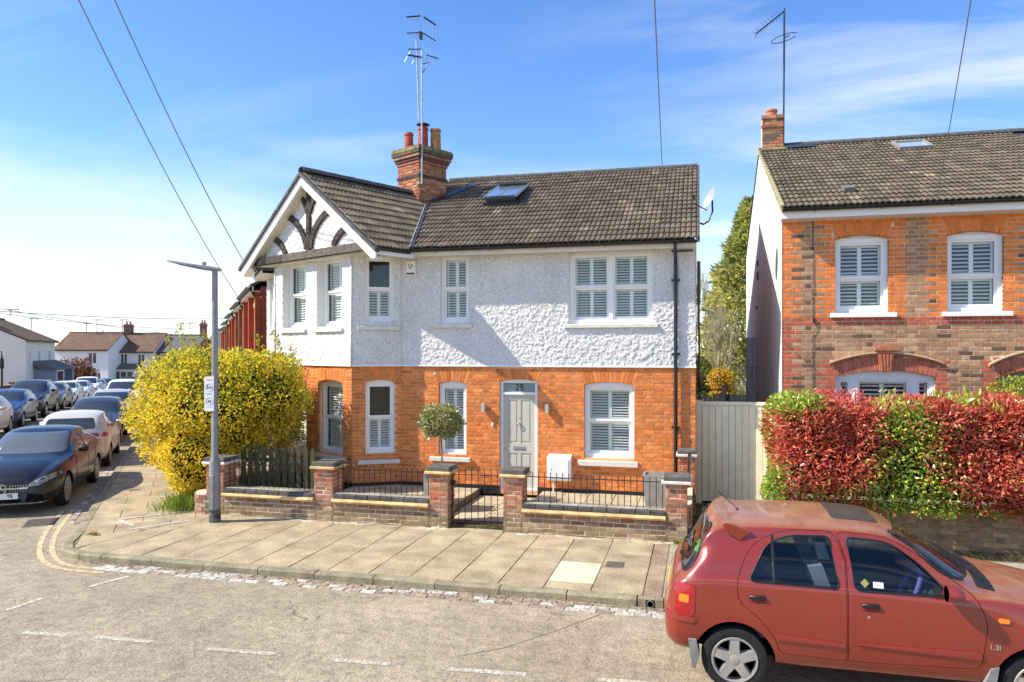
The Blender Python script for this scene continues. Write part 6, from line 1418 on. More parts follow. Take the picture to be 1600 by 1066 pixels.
class Body:
    """lofted car body. st: list of stations (x, zbot, wsill, wmid, zbelt, wbelt, zrail, wrail, zc)"""
    def __init__(s,st,zmid=.58,ns=90,nc=4):
        s.st=np.array(st,float); s.zmid=zmid; x=s.st[:,0]
        xq=np.unique(np.concatenate([np.linspace(x[0],x[-1],ns),x])); s.xq=xq; s.prm=np.stack([pchip(x,s.st[:,i],xq) for i in range(1,9)],1); s.nc=nc
    def section(s,p,off=0.0):
        zb,ws,wm,zbelt,wb,zr,wr,zc=p; zm=min(s.zmid,zbelt-.05)
        # half section control points (y,z) from bottom centre to roof centre
        c=[(0,zb),(ws*.85,zb),(ws,zb+.035),(wm,zm-.10),(wm+.006,zm+.05),(wb+(wm-wb)*.55,zbelt-.09),(wb,zbelt-.012),(wb-.018,zbelt+.012)]
        g=zr-zbelt
        c+=[(wb-.018+(wr-wb+.018)*.35+.012*min(1,g*3),zbelt+.012+(g)*.36),(wr+ (wb-wr)*.16,zbelt+g*.78),(wr+.005,zr-.02*min(1,g*4+.2)),(wr-.05,zr+.012),(wr*.72,zr+(zc-zr)*.62),(wr*.38,zr+(zc-zr)*.92),(0,zc)]
        P=np.array(c); 
        # resample each span
        d=np.concatenate([[0],np.cumsum(np.maximum(np.linalg.norm(np.diff(P,axis=0),axis=1),1e-4))]); out=[]
        n=len(P); 
        for i in range(n-1):
            for k in range(s.nc): out.append(d[i]+(d[i+1]-d[i])*k/s.nc)
        out.append(d[-1]); q=np.array(out)
        Y=pchip(d,P[:,0],q); Z=pchip(d,P[:,1],q)
        if off:
            T=np.gradient(np.stack([Y,Z],1),axis=0); l=np.linalg.norm(T,axis=1,keepdims=True); T/=np.maximum(l,1e-6); Y=np.maximum(Y+T[:,1]*off,0); Z=Z-T[:,0]*off; Y[0]=0; Y[-1]=0
        return np.stack([Y,Z],1)
    def mesh(s,off=0.0,xr=None,zfloor=None):
        xs=s.xq; prm=s.prm
        if xr: k=(xs>=xr[0])&(xs<=xr[1]); xs=xs[k]; prm=prm[k]
        S=[s.section(p,off) for p in prm]; n=len(S[0]); ring=2*(n-1); V=[]
        for x,c in zip(xs,S):
            if zfloor is not None: c=c.copy(); c[:,1]=np.maximum(c[:,1],zfloor)
            V+=[(x,-y,z) for y,z in c]; V+=[(x,y,z) for y,z in c[1:-1][::-1]]
        F=[]
        for i in range(len(xs)-1):
            for j in range(ring): F.append([i*ring+j,i*ring+(j+1)%ring,(i+1)*ring+(j+1)%ring,(i+1)*ring+j])
        F+=[list(range(ring))[::-1],[(len(xs)-1)*ring+j for j in range(ring)]]
        me=bpy.data.meshes.new('b'); me.from_pydata(V,[],F); bm=bmesh.new(); bm.from_mesh(me); bmesh.ops.remove_doubles(bm,verts=bm.verts,dist=1e-5); bmesh.ops.recalc_face_normals(bm,faces=bm.faces); bm.to_mesh(me); bm.free(); return me
def boolean(me,tools,op='DIFFERENCE'):
    """apply the tools one after the other; returns a new mesh"""
    for t in tools:
        o=bpy.data.objects.new('tmp',me); COL.objects.link(o); q=bpy.data.objects.new('tool',t); COL.objects.link(q)
        m=o.modifiers.new('b','BOOLEAN'); m.operation=op; m.object=q; m.solver='EXACT'; m.material_mode='TRANSFER'
        dg=bpy.context.evaluated_depsgraph_get(); dg.update(); me=bpy.data.meshes.new_from_object(o.evaluated_get(dg))
        bpy.data.objects.remove(o); bpy.data.objects.remove(q)
    return me
def tool_mesh(fn,m=None):
    mb=MB(); fn(mb); me=bpy.data.meshes.new('t'); me.from_pydata(mb.v,[],mb.f); bm=bmesh.new(); bm.from_mesh(me); bmesh.ops.recalc_face_normals(bm,faces=bm.faces); bm.to_mesh(me); bm.free()
    if m: me.materials.append(m)
    return me
def rpoly(P,r=.05,n=5):
    """round the corners of a polygon"""
    out=[]; N_=len(P)
    for i in range(N_):
        a,b,c=Vector(P[i-1][:2]),Vector(P[i][:2]),Vector(P[(i+1)%N_][:2]); rr=P[i][2] if len(P[i])>2 else r
        u=(a-b); v=(c-b); k=min(rr,u.length*.45,v.length*.45); p=b+u.normalized()*k; q=b+v.normalized()*k
        for j in range(n+1):
            t=j/n; w=tuple((1-t)**2*p+2*t*(1-t)*b+t*t*q)
            if not out or math.dist(out[-1],w)>.0015: out.append(w)
    if math.dist(out[0],out[-1])<.0015: out.pop()
    return out
def drape(name,bvh,poly,axis,sign,off,m,parent,sub=3,skirt=.012,back=False):
    """patch following the body surface. axis 'y': poly in (x,z); axis 'x': poly in (y,z); axis 'z': poly in (x,y)"""
    bm=bmesh.new(); vs=[bm.verts.new((p[0],p[1],0)) for p in poly]; es=[bm.edges.new((vs[i-1],vs[i])) for i in range(len(vs))]
    bmesh.ops.triangle_fill(bm,edges=es,use_beauty=True)
    for _ in range(sub):
        lng=[e for e in bm.edges if e.calc_length()>.07]
        if not lng: break
        bmesh.ops.subdivide_edges(bm,edges=lng,cuts=1); bmesh.ops.triangulate(bm,faces=bm.faces)
    D={'y':Vector((0,-sign,0)),'x':Vector((-sign,0,0)),'z':Vector((0,0,-1))}[axis]; bad=[]
    for v in bm.verts:
        a,b=v.co.x,v.co.y; o=Vector((a,sign*3,b)) if axis=='y' else (Vector((sign*6,a,b)) if axis=='x' else Vector((a,b,4)))
        h=bvh.ray_cast(o,D)
        if h[0] is None: bad.append(v); continue
        nrm=h[1] if h[1].dot(D)<0 else -h[1]; v.co=h[0]+nrm*off
    if bad: bmesh.ops.delete(bm,geom=bad,context='VERTS')
    if not bm.faces: bm.free(); return None
    bd=[e for e in bm.edges if e.is_boundary]; r=bmesh.ops.extrude_edge_only(bm,edges=bd); 
    for v in [g for g in r['geom'] if isinstance(g,bmesh.types.BMVert)]: v.co+=D*skirt
    bmesh.ops.recalc_face_normals(bm,faces=bm.faces)
    me=bpy.data.meshes.new(name); bm.to_mesh(me); bm.free(); me.materials.append(m); me.polygons.foreach_set('use_smooth',[True]*len(me.polygons)); me.set_sharp_from_angle(angle=R(35)); return link(name,me,parent)
def make_wheel(parent,x,y,r,rim,side,spokes=5,w=.19,style='alloy',m=None):
    """side=-1: outer face at -y"""
    T=Matrix.Translation((x,y,r))@Matrix.Diagonal((1,side,1,1)) 
    mb=MB(T); mb.lathe([(rim*.98,-w),(r*.93,-w),(r,-w*.8),(r,-w*.22),(r*.965,-.012),(rim*1.10,.0),(rim*1.02,-.006),(rim*.97,-.03)],(0,0,0),40,'y',caps=False); wh=mb.build('wheel',M_tyre,parent,smooth=35)
    a=MB(T); a.lathe([(rim*1.03,-.008),(rim*1.0,.004),(rim*.93,.002),(rim*.90,-.03),(rim*.88,-w*.9)],(0,0,0),40,'y',caps=False)
    a.lathe([(.001,.0),(rim*.18,.002),(rim*.27,-.006),(rim*.30,-.03),(rim*.2,-.05)],(0,0,0),20,'y',caps=False)
    for k in range(spokes):
        an=2*math.pi*k/spokes+math.pi/2; c,s=math.cos(an),math.sin(an)
        def pt(rr,tt,h): return (rr*c-tt*s,h,rr*s+tt*c)
        w0,w1=(.23,.20) if spokes<=5 else (.10,.085); r0,r1=rim*.2,rim*.93
        vs=[pt(r0,-w0*rim,-.004),pt(r0,w0*rim,-.004),pt(r1,w1*rim,-.004),pt(r1,-w1*rim,-.004),pt(r0,-w0*rim*1.15,-.05),pt(r0,w0*rim*1.15,-.05),pt(r1,w1*rim*1.25,-.045),pt(r1,-w1*rim*1.25,-.045),
            pt((r0+r1)*.55,-w1*rim*.92,.004),pt((r0+r1)*.55,w1*rim*.92,.004)]
        a.add(vs,[[0,1,9,8],[8,9,2,3],[0,4,5,1],[1,5,6,2,9],[2,6,7,3],[3,7,4,0,8]])
    a.build('rim',m or M_alloy,wh,smooth=30)
    d=MB(T); d.lathe([(.001,-.07),(rim*.9,-.07)],(0,0,0),24,'y'); d.build('dark_backing_disc',mat('dark_backing',(.02,.02,.02),.7) if 'dark_backing' not in bpy.data.materials else bpy.data.materials['dark_backing'],wh)  # plain near-black disc backing the openings between the spokes
    return wh
def arch_tool(xs,r,half,zc):
    def f(mb):
        for x in xs:
            for s_ in (-1,1): mb.lathe([(r,0),(r,.5)],(x,s_*(half-.28) if s_>0 else -(half-.28)-.5,zc),36,'y')
    return tool_mesh(f,M_well)
def finish(me,name,mats,parent,angle=32):
    for p in me.polygons: p.use_smooth=True
    me.set_sharp_from_angle(angle=R(angle)); return link(name,me,parent)

# ---------------------------------------------------------------- the red hatchback (foreground)
rc=thing('red_hatchback','faded red five door hatchback parked at the right in the foreground','car',(.312,7.72,0),local=True)
M_red=paint('faded_red_paint',(.24,.024,.011),metal=.05,rough=.30,coat=1.0,dirt=.8)
#      x    zbot  wsill wmid  zbelt wbelt zrail wrail zc
RB=Body([(-.615,.40,.50,.56,.640,.55,.66,.50,.68),
 (-.600,.36,.58,.64,.70,.62,.73,.55,.76),
 (-.560,.33,.63,.70,.80,.675,.84,.57,.875),
 (-.505,.31,.67,.745,.89,.715,.935,.58,.965),
 (-.420,.30,.70,.765,.945,.74,1.03,.60,1.07),
 (-.320,.30,.71,.775,.962,.757,1.20,.60,1.245),
 (-.230,.30,.715,.780,.970,.765,1.345,.59,1.395),
 (-.150,.29,.72,.783,.975,.768,1.400,.58,1.448),
 (-.060,.28,.725,.786,.978,.770,1.418,.575,1.478),
 (.15,.26,.73,.79,.980,.772,1.438,.575,1.495),
 (.55,.25,.735,.792,.980,.775,1.450,.58,1.508),
 (.93,.25,.735,.793,.978,.776,1.450,.58,1.506),
 (1.20,.25,.735,.793,.975,.775,1.430,.58,1.490),
 (1.40,.25,.735,.793,.972,.773,1.368,.585,1.432),
 (1.62,.25,.735,.792,.970,.770,1.240,.60,1.325),
 (1.85,.25,.73,.79,.968,.766,1.080,.625,1.165),
 (2.00,.25,.73,.788,.965,.760,1.000,.64,1.085),
 (2.12,.25,.72,.785,.955,.750,.985,.62,1.058),
 (2.40,.26,.71,.775,.915,.725,.945,.58,1.020),
 (2.75,.27,.69,.750,.845,.69,.880,.54,.945),
 (2.98,.29,.64,.70,.75,.63,.785,.48,.840),
 (3.08,.31,.57,.62,.64,.55,.68,.42,.715),
 (3.12,.36,.46,.50,.55,.42,.58,.32,.60)],zmid=.60,ns=110,nc=4)
S=RB.mesh(); S.materials.append(M_red); bvhR=BVHTree.FromPolygons([v.co for v in S.vertices],[p.vertices[:] for p in S.polygons])
def cabin(mb):
    S_=[(-.33,.66,1.02,.52),(-.22,.69,1.24,.52),(-.06,.715,1.38,.525),(.3,.725,1.41,.53),(.95,.725,1.415,.53),(1.25,.725,1.37,.53),(1.6,.72,1.18,.55),(1.85,.715,1.03,.57),(1.98,.70,.945,.60)]
    vs=[]
    for x_,w_,zt,wt in S_: vs+=[(x_,-w_,.42),(x_,w_,.42),(x_,w_,.925),(x_,wt,zt),(x_,-wt,zt),(x_,-w_,.925)]
    n_=len(S_); mb.add(vs,[[i*6+j,i*6+(j+1)%6,(i+1)*6+(j+1)%6,(i+1)*6+j] for i in range(n_-1) for j in range(6)]+[[5,4,3,2,1,0],[(n_-1)*6+j for j in range(6)]])
cav=tool_mesh(cabin,M_carin)
WR=rpoly([(.115,.982,.07),(.865,.972,.05),(.800,1.385,.05),(.46,1.375,.16),(.27,1.29,.2)],.05)
WF=rpoly([(.985,.972,.05),(1.735,.965,.03),(1.50,1.215,.12),(1.27,1.365,.10),(.935,1.388,.05)],.05)
def winprism(P,side): return tool_mesh(lambda mb: mb.prism(P,.35*side,1.1*side,'y'),M_trim)
WS=rpoly([(-.66,1.085),(.66,1.085),(.545,1.43),(-.545,1.43)],.07); RW=rpoly([(-.67,1.0),(.67,1.0),(.55,1.40),(-.55,1.40)],.09)
wins=[winprism(WR,-1),winprism(WF,-1),winprism(WR,1),winprism(WF,1),tool_mesh(lambda mb: mb.prism(WS,1.0,2.6,'x'),M_trim),tool_mesh(lambda mb: mb.prism(RW,-.9,.02,'x'),M_trim)]
# doors cut out with real shut lines (camera side)
DR=rpoly([(.375,.385,.05),(.915,.368,.02),(.915,1.20,.02),(.845,1.430,.10),(.42,1.420,.22),(.13,1.28,.25),(.02,.985,.06),(.03,.80,.12),(.20,.69,.15),(.345,.50,.1)],.05)
DF=rpoly([(.925,.368,.02),(1.93,.405,.06),(1.985,.80,.1),(1.90,.985,.05),(1.53,1.255,.15),(1.27,1.405,.12),(.86,1.430,.06),(.925,1.20,.02)],.05)
def grow(P,d):
    c=Vector((sum(p[0] for p in P)/len(P),sum(p[1] for p in P)/len(P))); n=len(P); out=[]
    ar=sum(P[i-1][0]*P[i][1]-P[i][0]*P[i-1][1] for i in range(n)); sg=1 if ar>0 else -1
    for i in range(n):
        t=(Vector(P[(i+1)%n])-Vector(P[i-1])).normalized(); out.append((P[i][0]+t.y*d*sg,P[i][1]-t.x*d*sg))
    return out
dp_=[[tool_mesh(lambda mb,P=P,g=g: mb.prism(grow(P,g),-1.0,-.52,'y'),M_red) for P in (DR,DF)] for g in (-.003,.002)]
AT=arch_tool((0,2.365),.345,.79,.285)
doors=[boolean(S.copy(),[t_],'INTERSECT') for t_ in dp_[0]]
doors=[boolean(d_,[cav.copy(),AT.copy(),wins[k_].copy()]) for k_,d_ in enumerate(doors)]
body=boolean(S.copy(),dp_[1]+[cav.copy(),AT.copy()]+wins[2:]+[wins[0].copy(),wins[1].copy()])
finish(body,'body',None,rc)
d1=finish(doors[0],'rear_door',None,rc); d2=finish(doors[1],'front_door',None,rc)
# glass follows the body, set in a little
gi=RB.mesh(off=-.014); gi.materials.append(M_cglass); gj=RB.mesh(off=-.019); gj.materials.append(M_cglass); gsh=boolean(gi,[gj])
for P,pa,nm,ax in ((WR,d1,'side_window','y'),(WF,d2,'side_window','y')):
    g=boolean(gsh.copy(),[tool_mesh(lambda mb,P=P: mb.prism(grow(P,.006),-1.05,-.5,'y'),M_cglass)],'INTERSECT'); finish(g,nm,None,pa)
for P in (WR,WF): finish(boolean(gsh.copy(),[tool_mesh(lambda mb,P=P: mb.prism(grow(P,.006),.5,1.05,'y'),M_cglass)],'INTERSECT'),'side_window',None,rc)
finish(boolean(gsh.copy(),[tool_mesh(lambda mb: mb.prism(grow(WS,.01),1.0,2.6,'x'),M_cglass)],'INTERSECT'),'windscreen',None,rc)
finish(boolean(gsh.copy(),[tool_mesh(lambda mb: mb.prism(grow(RW,.01),-.9,.02,'x'),M_cglass)],'INTERSECT'),'rear_window',None,rc)
def ring(P,w): 
    return P,grow(P,-w)
def seal(P,axis,sign,m,parent,w=.014,name='window_seal'):
    """rubber seal as a tube on the surface round an opening"""
    pts=[]
    for p in P+[P[0]]:
        o,D=((Vector((p[0],sign*3,p[1])),Vector((0,-sign,0))) if axis=='y' else (Vector((sign*6,p[0],p[1])),Vector((-sign,0,0))))
        h=bvhR.ray_cast(o,D)
        if h[0]: pts.append(h[0])
    mb=MB(); mb.tube(pts,w*.5,6,cap=False); return mb.build(name,m,parent,smooth=True)
for P,pa in ((WR,d1),(WF,d2)): seal(P,'y',-1,M_trim,pa)
seal(RW,'x',-1,M_trim,rc,.022); seal(WS,'x',1,M_trim,rc,.022)
qb=[]; 
for z in np.linspace(.985,1.37,7):
    h=bvhR.ray_cast(Vector((.325+.02*(1.37-z),-3,z)),Vector((0,1,0)))
    if h[0]: qb.append(h[0]+Vector((0,.006,0)))
mb=MB(); mb.tube(qb,.013,6); mb.build('quarterlight_bar',M_trim,d1)
# handles, mouldings, lamps
def handle(x,z,pa):
    drape('handle_recess',bvhR,rpoly([(x-.075,z-.035),(x+.075,z-.035),(x+.075,z+.030),(x-.075,z+.030)],.025),'y',-1,.001,mat('recess_red',(.22,.02,.02),.5) if 'recess_red' not in bpy.data.materials else bpy.data.materials['recess_red'],pa,skirt=.004)
    h=bvhR.ray_cast(Vector((x,-3,z)),Vector((0,1,0)))[0]; mb=MB(); mb.box(x-.07,x+.07,h.y-.022,h.y-.002,z-.004,z+.034,ch=.009); mb.build('door_handle',M_trim,pa,smooth=40)
handle(.19,.842,d1); handle(1.10,.845,d2)
h=bvhR.ray_cast(Vector((1.085,-3,.765)),Vector((0,1,0)))[0]; mb=MB(); mb.lathe([(0,-.006),(.012,-.004),(.013,.0)],(h.x,h.y,h.z),10,'y'); mb.build('door_lock',M_chrome,d2)
M_mould=paint('moulding_red',(.31,.045,.034),rough=.4,coat=.3)
drape('side_moulding',bvhR,rpoly([(.335,.555),(.345,.51),(.905,.495),(.905,.522)],.01),'y',-1,.014,M_mould,d1,skirt=.016); drape('side_moulding',bvhR,rpoly([(.985,.535),(.995,.53),(1.93,.492),(1.93,.548)],.01),'y',-1,.014,M_mould,d2,skirt=.016)
drape('tail_lamp',bvhR,rpoly([(-.515,.655),(-.40,.635),(-.345,.66),(-.335,.925),(-.50,.915)],.03),'y',-1,.006,M_redlens,rc,sub=4,skirt=.02)
drape('tail_indicator',bvhR,rpoly([(-.48,.765),(-.395,.755),(-.392,.825),(-.475,.83)],.015),'y',-1,.010,M_orange,rc,sub=4,skirt=.01)
drape('tail_lamp',bvhR,rpoly([(-.515,.655),(-.40,.635),(-.345,.66),(-.335,.925),(-.50,.915)],.03),'y',1,.006,M_redlens,rc,sub=4,skirt=.02)
drape('side_indicator',bvhR,rpoly([(2.055,.80),(2.135,.795),(2.14,.83),(2.06,.835)],.018),'y',-1,.012,M_orange,rc,skirt=.014)
drape('bumper_strip',bvhR,rpoly([(-.60,.60),(-.36,.585),(-.33,.62),(-.36,.64),(-.60,.64)],.01),'y',-1,.012,M_mould,rc,skirt=.014)
drape('bumper_strip',bvhR,rpoly([(-.5,.585),(.5,.585),(.5,.63),(-.5,.63)],.01),'x',-1,.012,M_mould,rc,skirt=.014)
drape('number_plate',bvhR,[(-.26,.70),(.26,.70),(.26,.81),(-.26,.81)],'x',-1,.002,mat('yellow_plate',(.60,.43,.04),.5),rc,skirt=.003)
drape('headlamp',bvhR,rpoly([(2.82,.66),(3.02,.66),(2.99,.76),(2.78,.80)],.03),'y',-1,.004,M_clear,rc)
drape('sunroof',bvhR,rpoly([(.86,-.36),(1.25,-.36),(1.25,.36),(.86,.36)],.05),'z',1,.006,mat('tinted_sunroof',(.05,.045,.035),.35,.5,noise=(9,.3)),rc,skirt=.006)
t13=Matrix.Translation((2.03,-.80,.60))@Matrix(((1,0,0,0),(0,0,-1,0),(0,1,0,0),(0,0,0,1))); h=bvhR.ray_cast(Vector((2.03,-3,.565)),Vector((0,1,0)))[0]; t13=Matrix.Translation((1.985,h.y-.003,.600))@Matrix(((1,0,0,0),(0,0,-1,0),(0,1,0,0),(0,0,0,1))); text('badge_lettering','1.3i',.06,t13,M_chrome,rc,ext=.002,align='LEFT')
# rear spoiler, aerial, wiper, mirrors, flaps
mb=MB(); secs_=[]
for y in np.linspace(-.63,.63,17):
    e=abs(y)/.63; x0=-.19+.09*e**2; z0=1.478-.03*e**2; dn=.035*e**6; q=[(x0,z0-dn*.35),(x0+.03,z0+.016-dn*.12),(x0+.16,z0-.006-.02*e),(x0+.25,z0-.040-.02*e),(x0+.15,z0-.075-.04*e-dn*.6),(x0+.03,z0-.034-dn)]; secs_.append([(a,y,b) for a,b in q])
vs=[p for s_ in secs_ for p in s_]; k=6
mb.add(vs,[[i*k+j,i*k+(j+1)%k,(i+1)*k+(j+1)%k,(i+1)*k+j] for i in range(16) for j in range(k)]+[list(range(k)),[16*k+j for j in range(k)]])
mb.build('roof_spoiler',M_red,rc,smooth=50)
mb=MB(); mb.lathe([(.02,0),(.015,.02),(.006,.03)],(.05,-.15,1.475),8); mb.tube([(.05,-.15,1.50),(-.13,-.17,1.66)],.004,5); mb.build('aerial',M_trim,rc)
def mirror(s_,pa,m):
    mb=MB(); x=1.70; y=.80*s_
    vs=[];  
    for (dx,k_) in ((.085,.35),(.06,.8),(0,1.0),(-.05,1.0)):
        for j in range(10): w_=2*math.pi*j/10; vs.append((x+dx,y+s_*.075+.085*k_*math.cos(w_),1.035+.062*k_*math.sin(w_)))
    mb.add(vs,[[i*10+j,i*10+(j+1)%10,(i+1)*10+(j+1)%10,(i+1)*10+j] for i in range(3) for j in range(10)]+[list(range(10)),[30+j for j in range(10)]]); mb.box(x-.04,x+.05,min(y-.06*s_,y+.03*s_),max(y-.06*s_,y+.03*s_),.985,1.02)
    mo=mb.build('door_mirror',m,pa,smooth=40); mb=MB(); mb.lathe([(.001,0),(.065,0)],(x-.0525,y+s_*.075,1.035),12,'x'); mb.build('mirror_glass',M_mirror,mo if pa is rc else pa)
mirror(-1,d2,paint('mirror_red',(.30,.04,.035))); mirror(1,rc,M_red)
mb=MB(); mb.prism([(-.40,.44),(-.33,.44),(-.30,.30),(-.335,.19),(-.36,.19)],-.80,-.60,'y'); mb.build('mud_flap',mat('worn_grey_flap',(.20,.195,.18),.8,noise=(10,.3)),rc); mb=MB(); mb.prism([(2.0,.42),(2.06,.44),(2.03,.24),(1.96,.12),(1.92,.13),(1.95,.28)],-.795,-.60,'y'); mb.build('mud_flap',bpy.data.materials['worn_grey_flap'],rc)
mb=MB(); mb.tube([(-.47,.02,1.0),(-.40,-.32,1.06)],.008,5); mb.lathe([(.02,-.02),(.02,.02)],(-.47,.02,1.0),8,'x'); mb.build('rear_wiper',M_trim,rc)
mb=MB(); mb.tube([(2.06,-.45,1.05),(1.86,.10,1.17)],.008,5); mb.tube([(2.07,-.05,1.075),(1.88,.5,1.14)],.008,5); mb.build('wiper',M_trim,rc)
drape('scuttle',bvhR,[(1.96,-.58),(2.10,-.58),(2.12,0),(2.10,.58),(1.96,.58),(2.0,0)],'z',1,.004,M_trim,rc,skirt=.004)
for x in (0,2.365):
    for s_ in (-1,1): make_wheel(rc,x,s_*.775,.285,.195,s_,5)
# interior: seats, steering wheel with purple cover, sun visor, stickers, green toy
for (x,s_) in ((.85,-1),(.85,1),(.02,-1),(.02,1)):
    mb=MB(); y=s_*.36
    mb.prism([(x,.42),(x+.48,.46),(x+.50,.62),(x+.05,.60)],y-.24,y+.24,'y'); mb.prism([(x-.02,.58),(x+.10,.58),(x-.10,1.12),(x-.22,1.10)],y-.23,y+.23,'y'); mb.prism([(x-.12,1.15),(x-.02,1.15),(x-.07,1.30),(x-.15,1.30)],y-.13,y+.13,'y'); mb.build('seat',M_seat,rc)
mb=MB(); c=Vector((1.50,-.36,.90)); nx=Vector((-.86,0,.42)).normalized(); ay=Vector((0,1,0)); az=nx.cross(ay)
mb.tube([c+ay*.18*math.cos(w_)+az*.18*math.sin(w_) for w_ in [2*math.pi*i/28 for i in range(29)]],.022,8,cap=False); mb.build('steering_wheel',mat('purple_wheel_cover',(.16,.12,.38),.7),rc,smooth=True)
mb=MB(); mb.box(1.60,2.0,-.68,.68,.72,.95,ch=.04); mb.tube([c,c-nx*.2],.03,8); mb.lathe([(.06,-.02),(.06,.02)],tuple(c),10,'x'); mb.build('dashboard',M_carin,rc)
mb=MB(); mb.prism([(-.30,.75),(.0,.75),(.0,.92),(-.30,.92)],-.6,.6,'y'); mb.build('parcel_shelf',M_carin,rc)
mb=MB(); mb.lathe([(.001,-.06),(.05,-.05),(.06,0),(.04,.05),(.02,.07),(.03,.10),(.001,.13)],(-.30,.12,.99),10); mb.box(-.36,-.24,.05,.2,.95,.98); mb.build('green_toy',mat('bright_green_toy',(.10,.55,.06),.6),rc,smooth=True)
mb=MB(); mb.box(-.42,-.26,-.35,-.12,.93,.97); mb.build('blue_paper',mat('pale_blue_paper',(.35,.5,.65),.8),rc)
drape('yellow_badge_sticker',bvhR,[(1.065,1.0),(1.10,1.035),(1.065,1.07),(1.03,1.035)],'y',-1,-.010,mat('sticker_black_yellow',(.30,.26,.08),.6),rc,skirt=.001)
drape('white_sticker',bvhR,[(1.13,1.005),(1.21,1.003),(1.21,1.048),(1.13,1.05)],'y',-1,-.010,M_plate,rc,skirt=.001)
rc.location=(.312,7.60,-.02)

# ---------------------------------------------------------------- simpler cars for the side street
def make_car(name,label,cat,stn,P,pm,wheelr=.31,rimr=.215,glass=None,zmid=.55,spokes=5):
    """P: dict of polygons: sides, screen, rear, head, tail, grille ..."""
    t=thing(name,label,cat,(0,0,0),local=True); B=Body(stn,zmid=zmid,ns=60,nc=3); S_=B.mesh(); S_.materials.append(pm); bv=BVHTree.FromPolygons([v.co for v in S_.vertices],[p.vertices[:] for p in S_.polygons])
    W=max(r[3] for r in stn); bo=boolean(S_,[arch_tool(P['axles'],wheelr*1.14,W,wheelr*1.0)]); bobj=finish(bo,'body',None,t)
    gm=glass or M_dglass
    for key,nm in (('side','side_window'),):
        for poly in P[key]:
            for s_ in (-1,1): drape(nm,bv,rpoly(poly,.06),'y',s_,.004,gm,t,skirt=.02)
    drape('windscreen',bv,rpoly(P['screen'],.08),'x',1,.004,gm,t,sub=4,skirt=.02); drape('rear_window',bv,rpoly(P['rear'],.08),'x',-1,.004,gm,t,sub=4,skirt=.02)
    for s_ in (-1,1):
        drape('headlamp',bv,rpoly(P['head'],.03),'y',s_,.005,M_clear,t,sub=4,skirt=.02); drape('tail_lamp',bv,rpoly(P['tail'],.03),'y',s_,.005,M_redlens,t,sub=4,skirt=.02)
        if 'headx' in P: drape('headlamp',bv,rpoly([(s_*a,b) for a,b in P['headx']],.02),'x',1,.005,M_clear,t,sub=4,skirt=.02)
        if 'tailx' in P: drape('tail_lamp',bv,rpoly([(s_*a,b) for a,b in P['tailx']],.02),'x',-1,.005,M_redlens,t,sub=4,skirt=.02)
        for ln in P.get('shut',[]):
            pts=[]
            for a,b in zip(ln[:-1],ln[1:]):
                for k in range(8):
                    q=(a[0]+(b[0]-a[0])*k/8,a[1]+(b[1]-a[1])*k/8); h=bv.ray_cast(Vector((q[0],s_*3,q[1])),Vector((0,-s_,0)))
                    if h[0]: pts.append(h[0])
            mb=MB(); mb.tube(pts,.005,4); mb.build('door_gap',M_well,t)
        m_=MB(); x,z=P['mirror']; y=s_*(W+.07); m_.box(x-.05,x+.06,min(y-.10*s_,y+.09*s_),max(y-.10*s_,y+.09*s_),z-.05,z+.07,ch=.03); m_.build('door_mirror',P.get('mm',pm),t,smooth=50)
        for hx,hz in P.get('handles',[]):
            h=bv.ray_cast(Vector((hx,s_*3,hz)),Vector((0,-s_,0)))
            if h[0]: mb=MB(); mb.box(hx-.09,hx+.09,h[0].y-.012 if s_<0 else h[0].y-.005,h[0].y+.005 if s_<0 else h[0].y+.012,hz-.012,hz+.012,ch=.004); mb.build('door_handle',pm,t)
    drape('grille',bv,rpoly(P['grille'],.03),'x',1,.004,M_trim,t,sub=4,skirt=.02)
    for q in P.get('intake',[]): drape('air_intake',bv,rpoly(q,.03),'x',1,.004,M_well,t,sub=4,skirt=.02)
    drape('number_plate',bv,[(-.26,P['plate']-.055),(.26,P['plate']-.055),(.26,P['plate']+.055),(-.26,P['plate']+.055)],'x',1,.014,M_plate,t)
    drape('number_plate',bv,[(-.26,P['plater']-.055),(.26,P['plater']-.055),(.26,P['plater']+.055),(-.26,P['plater']+.055)],'x',-1,.014,bpy.data.materials['yellow_plate'],t)
    for x in P['axles']:
        for s_ in (-1,1): make_wheel(t,x,s_*(W-.02),wheelr,rimr,s_,spokes)
    return t,bv
